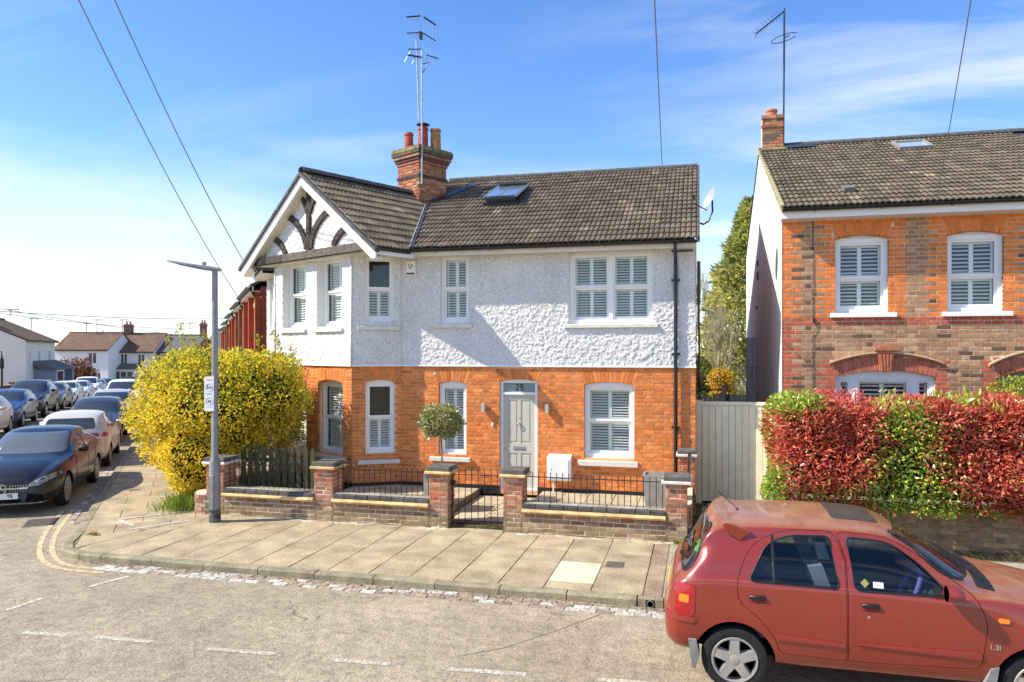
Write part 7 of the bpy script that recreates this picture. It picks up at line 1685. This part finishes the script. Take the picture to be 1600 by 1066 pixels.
def hatch(L_,Wd,H,ws=0,nose=.0):   # generic modern hatchback; L_ length, rear axle at 0
    h=H/1.46; w=Wd/.89; fo=L_-.72
    return [(-.72,.42,.55*w,.62*w,.70,.60*w,.74,.52*w,.78),(-.70,.34,.66*w,.72*w,.84*h,.69*w,.90*h,.58*w,.95*h),(-.62,.28,.74*w,.81*w,.95*h,.78*w,1.06*h,.62*w,1.10*h),(-.45,.25,.78*w,.86*w,.99*h,.83*w,1.24*h,.63*w,1.29*h),(-.25,.23,.80*w,.875*w,1.0*h,.845*w,1.34*h,.62*w,1.40*h),(.1,.21,.81*w,.885*w,1.0*h,.85*w,1.385*h,.62*w,1.445*h),(.6,.20,.815*w,.89*w,.99*h,.855*w,1.40*h,.625*w,1.46*h),(1.05,.20,.815*w,.89*w,.975*h,.855*w,1.385*h,.63*w,1.45*h),(1.40,.20,.815*w,.89*w,.965*h,.852*w,1.31*h,.64*w,1.385*h),(1.75,.20,.815*w,.89*w,.955*h,.847*w,1.15*h,.665*w,1.225*h),(2.05,.20,.81*w,.89*w,.95*h,.84*w,1.0*h,.70*w,1.075*h),(2.20,.20,.81*w,.888*w,.935*h,.83*w,.965*h,.68*w,1.03*h),(fo-.85,.21,.80*w,.88*w,.88*h,.80*w,.91*h,.63*w,.975*h),(fo-.40,.22,.76*w,.84*w,.78*h,.745*w,.815*h,.58*w,.875*h),(fo-.14,.22,.66*w,.74*w,.68*h,.64*w,.71*h,.5*w,.755*h),(fo-.04,.24,.56*w,.62*w,.58*h,.54*w,.61*h,.42*w,.64*h),(fo,.28,.45*w,.50*w,.50*h,.42*w,.53*h,.32*w,.55*h)]
def hatch_polys(L_,H,suv=0):
    h=H/1.46; fo=L_-.72; wb=fo-.82
    return dict(axles=(0,wb),side=[[(.98,1.0*h),(1.88,.985*h),(1.52,1.23*h),(1.2,1.345*h),(.98,1.355*h)],[(.0,1.05*h),(.90,1.01*h),(.90,1.36*h),(.30,1.345*h)]],screen=[(-.68,1.04*h),(.68,1.04*h),(.58,1.37*h),(-.58,1.37*h)],rear=[(-.58,1.06*h),(.58,1.06*h),(.52,1.33*h),(-.52,1.33*h)],
        head=[(fo-.50,.66*h),(fo-.12,.62*h),(fo-.13,.71*h),(fo-.55,.78*h)],headx=[(.38,.60*h),(.70,.66*h),(.70,.74*h),(.40,.68*h)],tail=[(-.69,.86*h),(-.40,.84*h),(-.36,.95*h),(-.62,.97*h)],tailx=[(.42,.86*h),(.66,.86*h),(.66,.95*h),(.46,.96*h)],grille=[(-.36,.50*h),(.36,.50*h),(.42,.62*h),(-.42,.62*h)],intake=[[(-.5,.28),(.5,.28),(.44,.40),(-.44,.40)]],plate=.47,plater=.62*h,mirror=(1.72,1.03*h),handles=[(.15,.88*h),(1.10,.87*h)],shut=[[(.95,.3),(.95,1.38*h)],[(.36,.34),(.42,.6),(.05,1.0*h)],[(1.95,.3),(2.0,.7),(1.93,.97*h)]])
PCOL={k:paint(k+'_paint',c,metal=mt*.5,rough=.34,coat=.35) for k,c,mt in (('black',(.008,.009,.012),.1),('champagne',(.58,.54,.47),.2),('charcoal',(.035,.038,.045),.3),('silver',(.46,.47,.47),.4),('white',(.74,.75,.76),0),('blue',(.03,.055,.16),.3),('navy',(.012,.013,.016),.2),('grey',(.14,.15,.17),.4),('cream',(.62,.57,.44),0))}
# black coupe nearest on the side street
K=[(-.90,.40,.55,.60,.72,.58,.76,.48,.80),(-.86,.32,.66,.72,.88,.68,.93,.55,.97),(-.70,.27,.76,.83,.95,.79,1.0,.62,1.04),(-.45,.24,.80,.87,.975,.83,1.10,.60,1.15),(-.15,.22,.82,.89,.98,.85,1.25,.58,1.30),(.25,.20,.825,.895,.97,.855,1.345,.58,1.395),(.7,.20,.825,.895,.955,.855,1.375,.59,1.43),(1.1,.20,.825,.895,.94,.852,1.355,.60,1.42),(1.45,.20,.825,.895,.925,.85,1.27,.62,1.345),(1.80,.20,.82,.893,.915,.845,1.11,.65,1.19),(2.10,.20,.82,.89,.905,.84,.965,.69,1.04),(2.25,.20,.82,.89,.895,.83,.925,.67,.995),(2.75,.20,.81,.885,.845,.80,.875,.63,.945),(3.15,.21,.78,.855,.77,.755,.80,.58,.865),(3.42,.20,.70,.78,.67,.68,.70,.52,.76),(3.56,.21,.60,.68,.58,.57,.61,.44,.655),(3.62,.25,.48,.55,.50,.44,.53,.34,.56)]
fo=3.62
blk,bvb=make_car('black_coupe','glossy black four door coupe nearest on the side street with chrome grille','car',K,dict(axles=(0,2.70),side=[[(1.02,.985),(1.90,.95),(1.55,1.185),(1.2,1.30),(1.02,1.325)],[(-.05,1.02),(.94,.99),(.94,1.33),(.45,1.31),(.18,1.20)]],screen=[(-.69,.995),(.69,.995),(.58,1.345),(-.58,1.345)],rear=[(-.55,1.05),(.55,1.05),(.5,1.33),(-.5,1.33)],head=[(2.95,.70),(3.08,.67),(3.08,.72),(2.95,.75)],headx=[(.41,.545),(.58,.55),(.79,.655),(.775,.735),(.60,.685),(.43,.60)],tail=[(-.85,.80),(-.55,.80),(-.5,.9),(-.80,.9)],grille=[(-.40,.44),(.40,.44),(.44,.60),(-.44,.60)],intake=[[(.36,.25),(.66,.27),(.66,.38),(.42,.42)],[(-.36,.25),(-.66,.27),(-.66,.38),(-.42,.42)],[(-.34,.24),(.34,.24),(.30,.33),(-.30,.33)]],plate=.385,plater=.70,mirror=(1.76,1.0),mm=M_trim,handles=[(.15,.86),(1.10,.85)],shut=[[(.98,.3),(.98,1.34)],[(.36,.34),(.42,.6),(.02,.98)],[(1.97,.3),(2.03,.7),(1.97,.95)]]),PCOL['black'],.325,.245,spokes=10,glass=mat('sky_reflecting_glass',(.10,.115,.12),.03,1.0))
drape('grille_bar',bvb,[(-.42,.510),(.42,.510),(.43,.535),(-.43,.535)],'x',1,.020,M_chrome,blk,sub=4)
mb=MB(); h=bvb.ray_cast(Vector((6,0,.522)),Vector((-1,0,0)))[0]
mb.tube([(h.x+.03,.085*math.cos(w_),.522+.085*math.sin(w_)) for w_ in [2*math.pi*i/24 for i in range(25)]],.009,6,cap=False)
for k in range(3): a=R(90+120*k); mb.tube([(h.x+.03,0,.522),(h.x+.03,.083*math.cos(a),.522+.083*math.sin(a))],[.014,.004],5)
mb.build('star_badge',M_chrome,blk,smooth=40)
for s_ in (-1,1):
    for k in range(7):
        y=s_*(.13+.042*k)
        for z0,z1 in ((.455,.505),(.54,.585)):
            h=bvb.ray_cast(Vector((6,y,(z0+z1)/2)),Vector((-1,0,0)))
            if h[0]: mb=MB(); mb.tube([(h[0].x+.012,y,z0),(h[0].x+.006,y+s_*.01,z1)],.006,4); mb.build('grille_stud',M_galv,blk)
drape('lip_trim',bvb,rpoly([(-.72,.225),(.72,.225),(.66,.25),(-.66,.25)],.01),'x',1,.012,M_galv,blk,sub=4)
drape('screen_sticker',bvb,[(-.60,1.03),(-.50,1.03),(-.49,1.09),(-.59,1.09)],'x',1,.010,M_plate,blk,skirt=.002); 
h=bvb.ray_cast(Vector((6,0,.385)),Vector((-1,0,0)))[0]; TP=Matrix.Translation((h.x+.018,.13,.385))@Matrix(((0,0,1,0),(1,0,0,0),(0,1,0,0),(0,0,0,1))); 
text('plate_lettering','TE',.085,TP,M_black,blk,ext=.002,align='CENTER',sx=1)
ANG=math.atan2(ST_D.y,ST_D.x)
def park(o,t_,p_,away,axle0,zadd=0):
    """t_: where the middle between the axles goes; away: faces up the street"""
    a=ANG if away else ANG+math.pi; d=Vector((math.cos(a),math.sin(a),0)); c=Vector(st(t_,p_)); z=(road_z(c.x,c.y)); q=c-d*(axle0/2); o.location=(q.x,q.y,z+zadd); o.rotation_euler=(0,math.atan(.027)*(1 if away else -1)*(1 if t_>26 else 0),a)
    return o
park(blk,2.42,-1.13,False,2.70); blk.rotation_euler.z -= R(5)
# hatch kinds
hk,_=make_car('parked_hatchback','pale beige hatchback parked behind the black coupe, its tail towards us','car',hatch(4.25,.88,1.46),hatch_polys(4.25,1.46),PCOL['champagne'])
park(hk,7.7,-1.08,True,2.71)
suvs=[ (a,b+.06,c,d,e+.05 if e>.8 else e,f,g*1.0,h_,i) for a,b,c,d,e,f,g,h_,i in hatch(4.45,.92,1.66)]
sk,_=make_car('parked_suv','black sports utility vehicle in the far row beside the blue car','car',suvs,hatch_polys(4.45,1.66),PCOL['navy'],.345,.23,zmid=.66)
GRP='cars parked along the side street'
def recolor(o,pm):
    for ch in o.children:
        for sl_ in ch.material_slots:
            if sl_.material and sl_.material.name.endswith('_paint') and not sl_.material.name.startswith(('white_gloss','stone','cream_','faded_green')): sl_.link='OBJECT'; sl_.material=pm
def clone(src,name,label,pm,t_,p_,away,ax):
    c=copy_tree(src); c.name=name; c['label']=label; c['group']=GRP; recolor(c,pm); park(c,t_,p_,away,ax); return c
blk['group']=GRP; hk['group']=GRP; sk['group']=GRP
clone(hk,'parked_hatchback','charcoal hatchback facing us behind the pale beige car beside the yellow hedge',PCOL['charcoal'],13.0,-1.22,False,2.71)
clone(hk,'parked_hatchback','silver hatchback half hidden by the yellow hedge, third behind the black coupe',PCOL['silver'],18.4,-1.25,False,2.71)
clone(sk,'parked_suv','white sports utility vehicle at the end of the row beside the yellow hedge',PCOL['white'],24.5,-1.25,False,2.91)
park(sk,25.4,-5.3,False,2.91)
clone(hk,'parked_hatchback','cream car cut off by the left edge of the photograph',PCOL['cream'],15.4,-5.3,False,2.71)
clone(hk,'parked_hatchback','small blue hatchback next to the cream car in the far row',PCOL['blue'],20.4,-5.3,False,2.71)
clone(hk,'parked_hatchback','grey hatchback between the dark utility vehicle and the white cars in the far row',PCOL['grey'],30.4,-5.25,False,2.71)
clone(hk,'parked_hatchback','white hatchback with dark grille, nearest white car of the far row',PCOL['white'],35.2,-5.25,False,2.71)
clone(hk,'parked_hatchback','white hatchback, second white car of the far row',PCOL['white'],40.0,-5.2,False,2.71)
clone(sk,'parked_suv','white sports utility vehicle towards the far end of the far row',PCOL['white'],45.2,-5.2,False,2.91)
clone(hk,'parked_hatchback','silver grey hatchback near the far end of the far row',PCOL['silver'],50.2,-5.2,False,2.71)
clone(hk,'parked_hatchback','dark hatchback, last car of the far row before the junction',PCOL['navy'],55.0,-5.2,False,2.71)
c=copy_tree(hk); c.name='parked_hatchback'; c['label']='dark car standing crosswise at the far junction before the white houses'; c['group']=GRP; recolor(c,PCOL['charcoal']); q=pxw(214,604,86); c.location=(q[0],q[1],road_z(q[0],q[1])+.05); c.rotation_euler=(0,0,YAW+math.pi+.25)
# ================================================================== BRICK TERRACE DOWN THE SIDE STREET
M_tbrick=mat('red_terrace_brick',(.36,.09,.045),.85,.15,noise=(3,.2),n2=(30,.2),bump=(40,.008)); M_tbrick2=mat('brown_terrace_brick',(.28,.12,.07),.85,.15,noise=(3,.2),n2=(30,.2),bump=(40,.008)); M_slate=mat('weathered_slate',(.13,.125,.12),.8,.2,noise=(3,.25),n2=(20,.25)); M_btile=mat('brown_far_tile',(.155,.10,.065),.85,.15,noise=(1.5,.2),n2=(10,.25),bump=(14,.03)); M_stone=mat('pale_stone_lintel',(.50,.44,.34),.8)
def terrace(t0,t1,lab,m,z):
    """terrace house with its front on p=3.66, sub-divided by brick piers"""
    o=st(t0,3.66); t=thing('terrace_house',lab,'house',(o[0],o[1],z),'brick terrace houses beyond the yellow hedge')
    M=frame(st(t1,3.66)[:2],R(-52.6)); L_=t1-t0; e=5.0+z
    wn=[(L_*.18,.9),(L_*.58,.9)]
    ops_=[Opening(a,a+w_,3.0+z,4.5+z) for a,w_ in wn]+[Opening(a,a+w_,.9+z,2.3+z) for a,w_ in wn]
    w_=MB(M); wall_sheet(w_,0,L_,-2,e,ops_,0); w_.box(0,L_,-8,-7.9,-2,e); w_.box(0,.05,-7.9,-.01,-2,e); w_.box(L_-.05,L_,-7.9,-.01,-2,e); wo_=w_.build('wall',m,t,fix=False)
    for s in (0.02,L_*.46,L_-.30):
        p_=MB(M); p_.box(s,s+.28,.002,.16,-2,e-.1); p_.build('brick_pier',m,t)
    for o_ in ops_:
        f=MB(M); f.box(o_.a,o_.b,-.12,-.1,o_.z0,o_.z1); f.build('pane',M_dglass,t)
        f=MB(M); 
        for q in ((o_.a,o_.a+.07,o_.z0,o_.z1),(o_.b-.07,o_.b,o_.z0,o_.z1),(o_.a,o_.b,o_.z1-.07,o_.z1),(o_.a,o_.b,o_.z0,o_.z0+.07),(o_.a,o_.b,(o_.z0+o_.z1)/2-.03,(o_.z0+o_.z1)/2+.03)): f.box(q[0],q[1],-.10,-.05,q[2],q[3])
        f.build('window_frame',M_upvc,t)
        f=MB(M); f.box(o_.a-.1,o_.b+.1,-.05,.03,o_.z1,o_.z1+.22); f.box(o_.a-.1,o_.b+.1,-.05,.10,o_.z0-.1,o_.z0); f.build('stone_lintel',M_stone,t)
    r=MB(M); r.prism([(.30,e-.02),(.30,e+.06),(-4,e+2.2),(-8.3,e+.0),(-8.3,e-.1),(-4,e+2.1)],0,L_,'x'); ro=r.build('roof',M_slate,t)
    f=MB(M); f.box(0,L_,.20,.24,e-.16,e); f.box(0,L_,0,.20,e-.16,e-.14); f.build('fascia',M_cream,ro)
    a,b=M@Vector((0,.33,e)),M@Vector((L_,.33,e)); gutter([a,b],ro,r=.07)
    d_=MB(M); d_.tube([(L_-.08,.30,e-.05),(L_-.08,.08,e-.4),(L_-.08,.08,-1.5)],.045,6); d_.build('downpipe',M_pvc,t)
labs=['red brick terrace house joined to the white corner house','red brick terrace house, second along from the corner house','brown brick terrace house, third along from the corner house','red brick terrace house, fourth along from the corner house','brown brick terrace house at the far end of the row']
t0=6.95
for i,lb in enumerate(labs):
    terrace(t0,t0+5.6,lb,M_tbrick if i%2==0 else M_tbrick2,[-.12,-.22,-.38,-.55,-.75][i]); t0+=5.62
# ================================================================== FAR HOUSES ACROSS THE JUNCTION
def far_house(lab,u0,u1,depth,z0,ze,zr,wall_m,roof_m,wins,dd=7,yaw=0,chim=(),skew=0,bay=None,door=None):
    """house whose front runs between picture columns u0 and u1 at the given distance; everything real size"""
    a=Vector(pxw(u0,547,depth)); b=Vector(pxw(u1,547,depth+skew)); ang=math.atan2(b.y-a.y,b.x-a.x); L_=(b-a).length; M=frame((a.x,a.y),ang)
    t=thing('far_house',lab,'house',(a.x,a.y,z0),'houses across the far junction'); 
    ops_=[Opening(s*L_,s*L_+w_,z0+zz0,z0+zz1) for (s,w_,zz0,zz1) in wins]
    w=MB(M); wall_sheet(w,0,L_,z0-1,ze,ops_,0); ym=-dd/2
    w.add([(0,0,z0-1),(0,-dd,z0-1),(0,-dd,ze),(0,ym,zr-.1),(0,0,ze)],[[0,1,2,3,4]]); w.add([(L_,0,z0-1),(L_,-dd,z0-1),(L_,-dd,ze),(L_,ym,zr-.1),(L_,0,ze)],[[4,3,2,1,0]]); w.add([(0,-dd,z0-1),(L_,-dd,z0-1),(L_,-dd,ze),(0,-dd,ze)],[[0,1,2,3]])
    w.build('wall',wall_m,t,fix=False)
    r=MB(M); r.prism([(.3,ze-.06),(.3,ze+.06),(ym,zr+.06),(-dd-.3,ze+.06),(-dd-.3,ze-.06),(ym,zr-.06)],-.12,L_+.12,'x'); ro=r.build('roof',roof_m,t)
    g=MB(M); g.box(-.1,L_+.1,.28,.36,ze-.14,ze-.02); g.build('gutter',M_pvc,ro)
    rt=MB(M); rt.tube([(-.12,ym,zr+.06),(L_+.12,ym,zr+.06)],.12,6); rt.build('ridge',M_ridge,ro)
    for o_ in ops_:
        f=MB(M); fw=.09
        for q in ((o_.a,o_.a+fw,o_.z0,o_.z1),(o_.b-fw,o_.b,o_.z0,o_.z1),(o_.a,o_.b,o_.z1-fw,o_.z1),(o_.a,o_.b,o_.z0,o_.z0+fw),((o_.a+o_.b)/2-.04,(o_.a+o_.b)/2+.04,o_.z0,o_.z1)): f.box(q[0],q[1],-.12,-.04,q[2],q[3])
        f.box(o_.a-.1,o_.b+.1,-.04,.08,o_.z0-.1,o_.z0); fo_=f.build('window',M_upvc,t)
        f=MB(M); f.box(o_.a,o_.b,-.14,-.12,o_.z0,o_.z1); f.build('pane',M_dglass,fo_)
    for (s,w_,h_,m_) in chim:
        c=MB(M); c.box(s*L_-w_/2,s*L_+w_/2,ym-.4,ym+.4,zr-.7,zr+h_); c.box(s*L_-w_/2-.08,s*L_+w_/2+.08,ym-.48,ym+.48,zr+h_-.35,zr+h_-.2); co_=c.build('chimney',m_,ro)
        for k in (-.25,.25):
            c=MB(M); c.lathe([(.13,0),(.11,.4),(.13,.42),(.1,.42)],(s*L_+k*w_,ym,zr+h_),8); c.build('chimney_pot',M_red_pot,co_)
    if door: d_=MB(M); d_.box(door[0]*L_,door[0]*L_+1.0,-.06,.02,z0-.3,z0+2.1); d_.build('front_door',door[1],t)
    if bay:
        s0,s1=bay[0]*L_,bay[1]*L_; c=MB(M); c.prism([(s0,0.004),(s0+.7,1.0),(s1-.7,1.0),(s1,.004)],z0-1,z0+2.35,'z'); bo_=c.build('bay_window',wall_m,t)
        c=MB(M); n_=4; P=[(s0-.2,.0),(s0+.6,1.2),(s1-.6,1.2),(s1+.2,0)]; vs=[(*p,z0+2.35) for p in P]+[(s0+.6,.0,z0+3.1),(s1-.6,.0,z0+3.1)]; c.add(vs,[[0,1,4],[1,2,5,4],[2,3,5],[3,2,1,0],[0,4,5,3]]); c.build('bay_roof',M_slate,bo_)
        for (x0,x1) in ((s0+.95,s1-.95),):
            for k in range(3):
                xa=x0+(x1-x0)*k/3+.08; xb=x0+(x1-x0)*(k+1)/3-.08; f=MB(M); f.box(xa,xb,1.0,1.02,z0+.9,z0+2.05); f.build('pane',M_dglass,bo_)
    return t,M,L_
M_fwhite=mat('far_white_wall',(.72,.73,.74),.85,noise=(.5,.06)); M_fcream=mat('far_cream_wall',(.60,.56,.47),.85,noise=(.5,.08)); M_fpeb=mat('far_pale_wall',(.66,.64,.58),.85,noise=(.6,.06)); M_chb=mat('far_chimney_brick',(.22,.10,.07),.9,noise=(5,.3))
GZ_=-1.83
t_,M_,L_=far_house('white rendered house with one upper window in the middle of the far row',85,169,95,GZ_,3.0,5.25,M_fwhite,M_btile,[(.62,1.15,3.05,4.55),(.72,1.0,.35,1.9)],chim=())
far_house('cream house with dark bay roof and a single stack at the far junction',173,240,98,GZ_-.05,2.75,5.2,M_fpeb,M_btile,[(.22,.95,3.0,4.4),(.62,1.0,3.0,4.4)],chim=((.10,1.0,1.3,M_chb),),bay=(.0,.78),door=(.80,M_dark))
far_house('brown brick house with grey roof half hidden behind the yellow hedge',240.5,304,99,GZ_-.05,2.7,5.0,M_tbrick2,M_slate,[(.15,1.0,3.0,4.4),(.55,1.0,3.0,4.4)],chim=((.95,.7,1.7,M_chb),))
t2,M2,L2=far_house('pale house at the far left with three upper windows, brick stack and lean to porch',40,86,66,-1.6,3.85,6.0,M_fpeb,M_btile,[(.10,.8,3.0,4.5),(.38,.95,2.9,4.6),(.75,.95,2.9,4.6)],skew=10,dd=9,chim=((.16,1.5,1.2,M_chb),))
p=MB(M2); p.prism([(0.0,1.45),(0.0,2.0),(1.9,1.25),(1.9,1.12)],L2*.22,L2*1.05,'x'); p.build('porch_roof',M_slate,t2)
p=MB(M2); p.box(L2*.25,L2*.32,.02,1.7,-1.6,1.3); p.box(L2*.93,L2*1.0,.02,1.7,-1.6,1.3); p.build('porch_wall',mat('blue_grey_porch',(.20,.24,.32),.7),t2)
p=MB(M2); p.box(L2*.34,L2*.58,1.6,1.66,-1.2,1.0); p.build('porch_glass',M_dglass,t2); p=MB(M2); p.box(L2*.32,L2*.34,1.6,1.7,-1.6,1.05); p.box(L2*.58,L2*.60,1.6,1.7,-1.6,1.05); p.box(L2*.32,L2*.60,1.6,1.7,.98,1.08); p.build('porch_frame',M_upvc,t2)
far_house('grey slate roofed house beyond the terrace behind the lamp post',318,372,112,-2.6,2.5,6.2,M_tbrick2,M_slate,[(.4,1.0,2.5,3.8)],dd=9)
# far garden walls, piers and hedge
def far_wall(lab,u0,u1,d0,d1,h,m,piers=(),z=-1.75):
    a=Vector(pxw(u0,547,d0)); b=Vector(pxw(u1,547,d1)); ang=math.atan2(b.y-a.y,b.x-a.x); L_=(b-a).length; M=frame((a.x,a.y),ang)
    t=thing('far_garden_wall',lab,'garden wall',(a.x,a.y,z)); w=MB(M); w.box(0,L_,-.22,0,z-.4,z+h); w.build('wall',m,t); c=MB(M); c.box(-.02,L_+.02,-.26,.04,z+h,z+h+.07); c.build('coping',M_stone,t)
    for s in piers: p_=MB(M); p_.box(s*L_-.22,s*L_+.22,-.3,.08,z-.4,z+h+.25); p_.build('pier',M_stone if s>.3 else m,t)
M_fwall=mat('far_red_wall',(.17,.06,.04),.9,noise=(2,.3))
far_wall('dark red brick garden wall with pale piers before the cream houses',-6,98,57,65,1.2,M_fwall,(.25,.36,.5,.62,.78),-1.0); far_wall('low dark red wall in front of the white far house',138,176,90,92,.75,M_fwall)
shrub('rust brown clipped hedge before the white far house',[(Vector(pxw(105,590,84)),(1.7,1.2,1.9)),(Vector(pxw(128,590,84)),(1.6,1.2,1.9))],3500,[(.24,.10,.05),(.17,.07,.04),(.29,.14,.07)],.28,name='copper_hedge',cat='hedge')
shrub('yellowish bush behind the far left garden wall',[(Vector(pxw(22,590,77)),(1.3,1.0,.95))],1200,[(.35,.30,.10),(.42,.37,.16),(.22,.22,.07)],.25,name='yellow_bush')
shrub('dark tree top between the two far roofs',[(Vector(pxw(164,535,112)),(.9,.9,1.6)),(Vector(pxw(173,540,112)),(.9,.9,1.2))],900,[(.12,.11,.05),(.16,.14,.07)],.3,name='far_tree',cat='tree')
def far_aerial(lab,u,v0,v1,dep):
    t=thing('far_aerial',lab,'aerial',pxw(u,v0,dep),'aerials on the far roofs'); mb=MB(); mb.tube([pxw(u,v0,dep),pxw(u,v1,dep)],.035,5); mb.build('mast',M_rail,t)
    mb=MB(); q=Vector(pxw(u,v1+1,dep)); mb.tube([q-CR*.35,q+CR*.8],.03,4)
    for k in range(4): w=q+CR*(-.2+.3*k); mb.tube([w-CF*.3,w+CF*.3],.02,4); mb.tube([w-Vector((0,0,.2)),w+Vector((0,0,.2))],.02,4)
    mb.build('boom',M_rail,t)
for lab,u,v0,v1,dep in (('thin aerial over the far left chimney',17,494,483,70),('ladder shaped aerial over the cream house roof',49,516,497,84),('tall aerial on the white far house roof',151.5,522,499,98),('short aerial on the white far house roof',135,521,505,98),('aerial next to the far middle chimney',191,520,499,101),('aerial at the end of the brick far house',297,514,504,104)): far_aerial(lab,u,v0,v1,dep)
t=thing('far_lamp_post','dark old lamp post at the very left edge','street lamp',pxw(3,628,44)); mb=MB(); mb.tube([pxw(3,632,44),pxw(3,556,44)],[.07,.05],8); mb.tube([pxw(3,558,44),pxw(2,549,44),pxw(-2,549,44)],.03,6); mb.lathe([(.12,0),(.10,.6)],pxw(3,576,44),8); mb.build('post',M_rail,t,smooth=40)
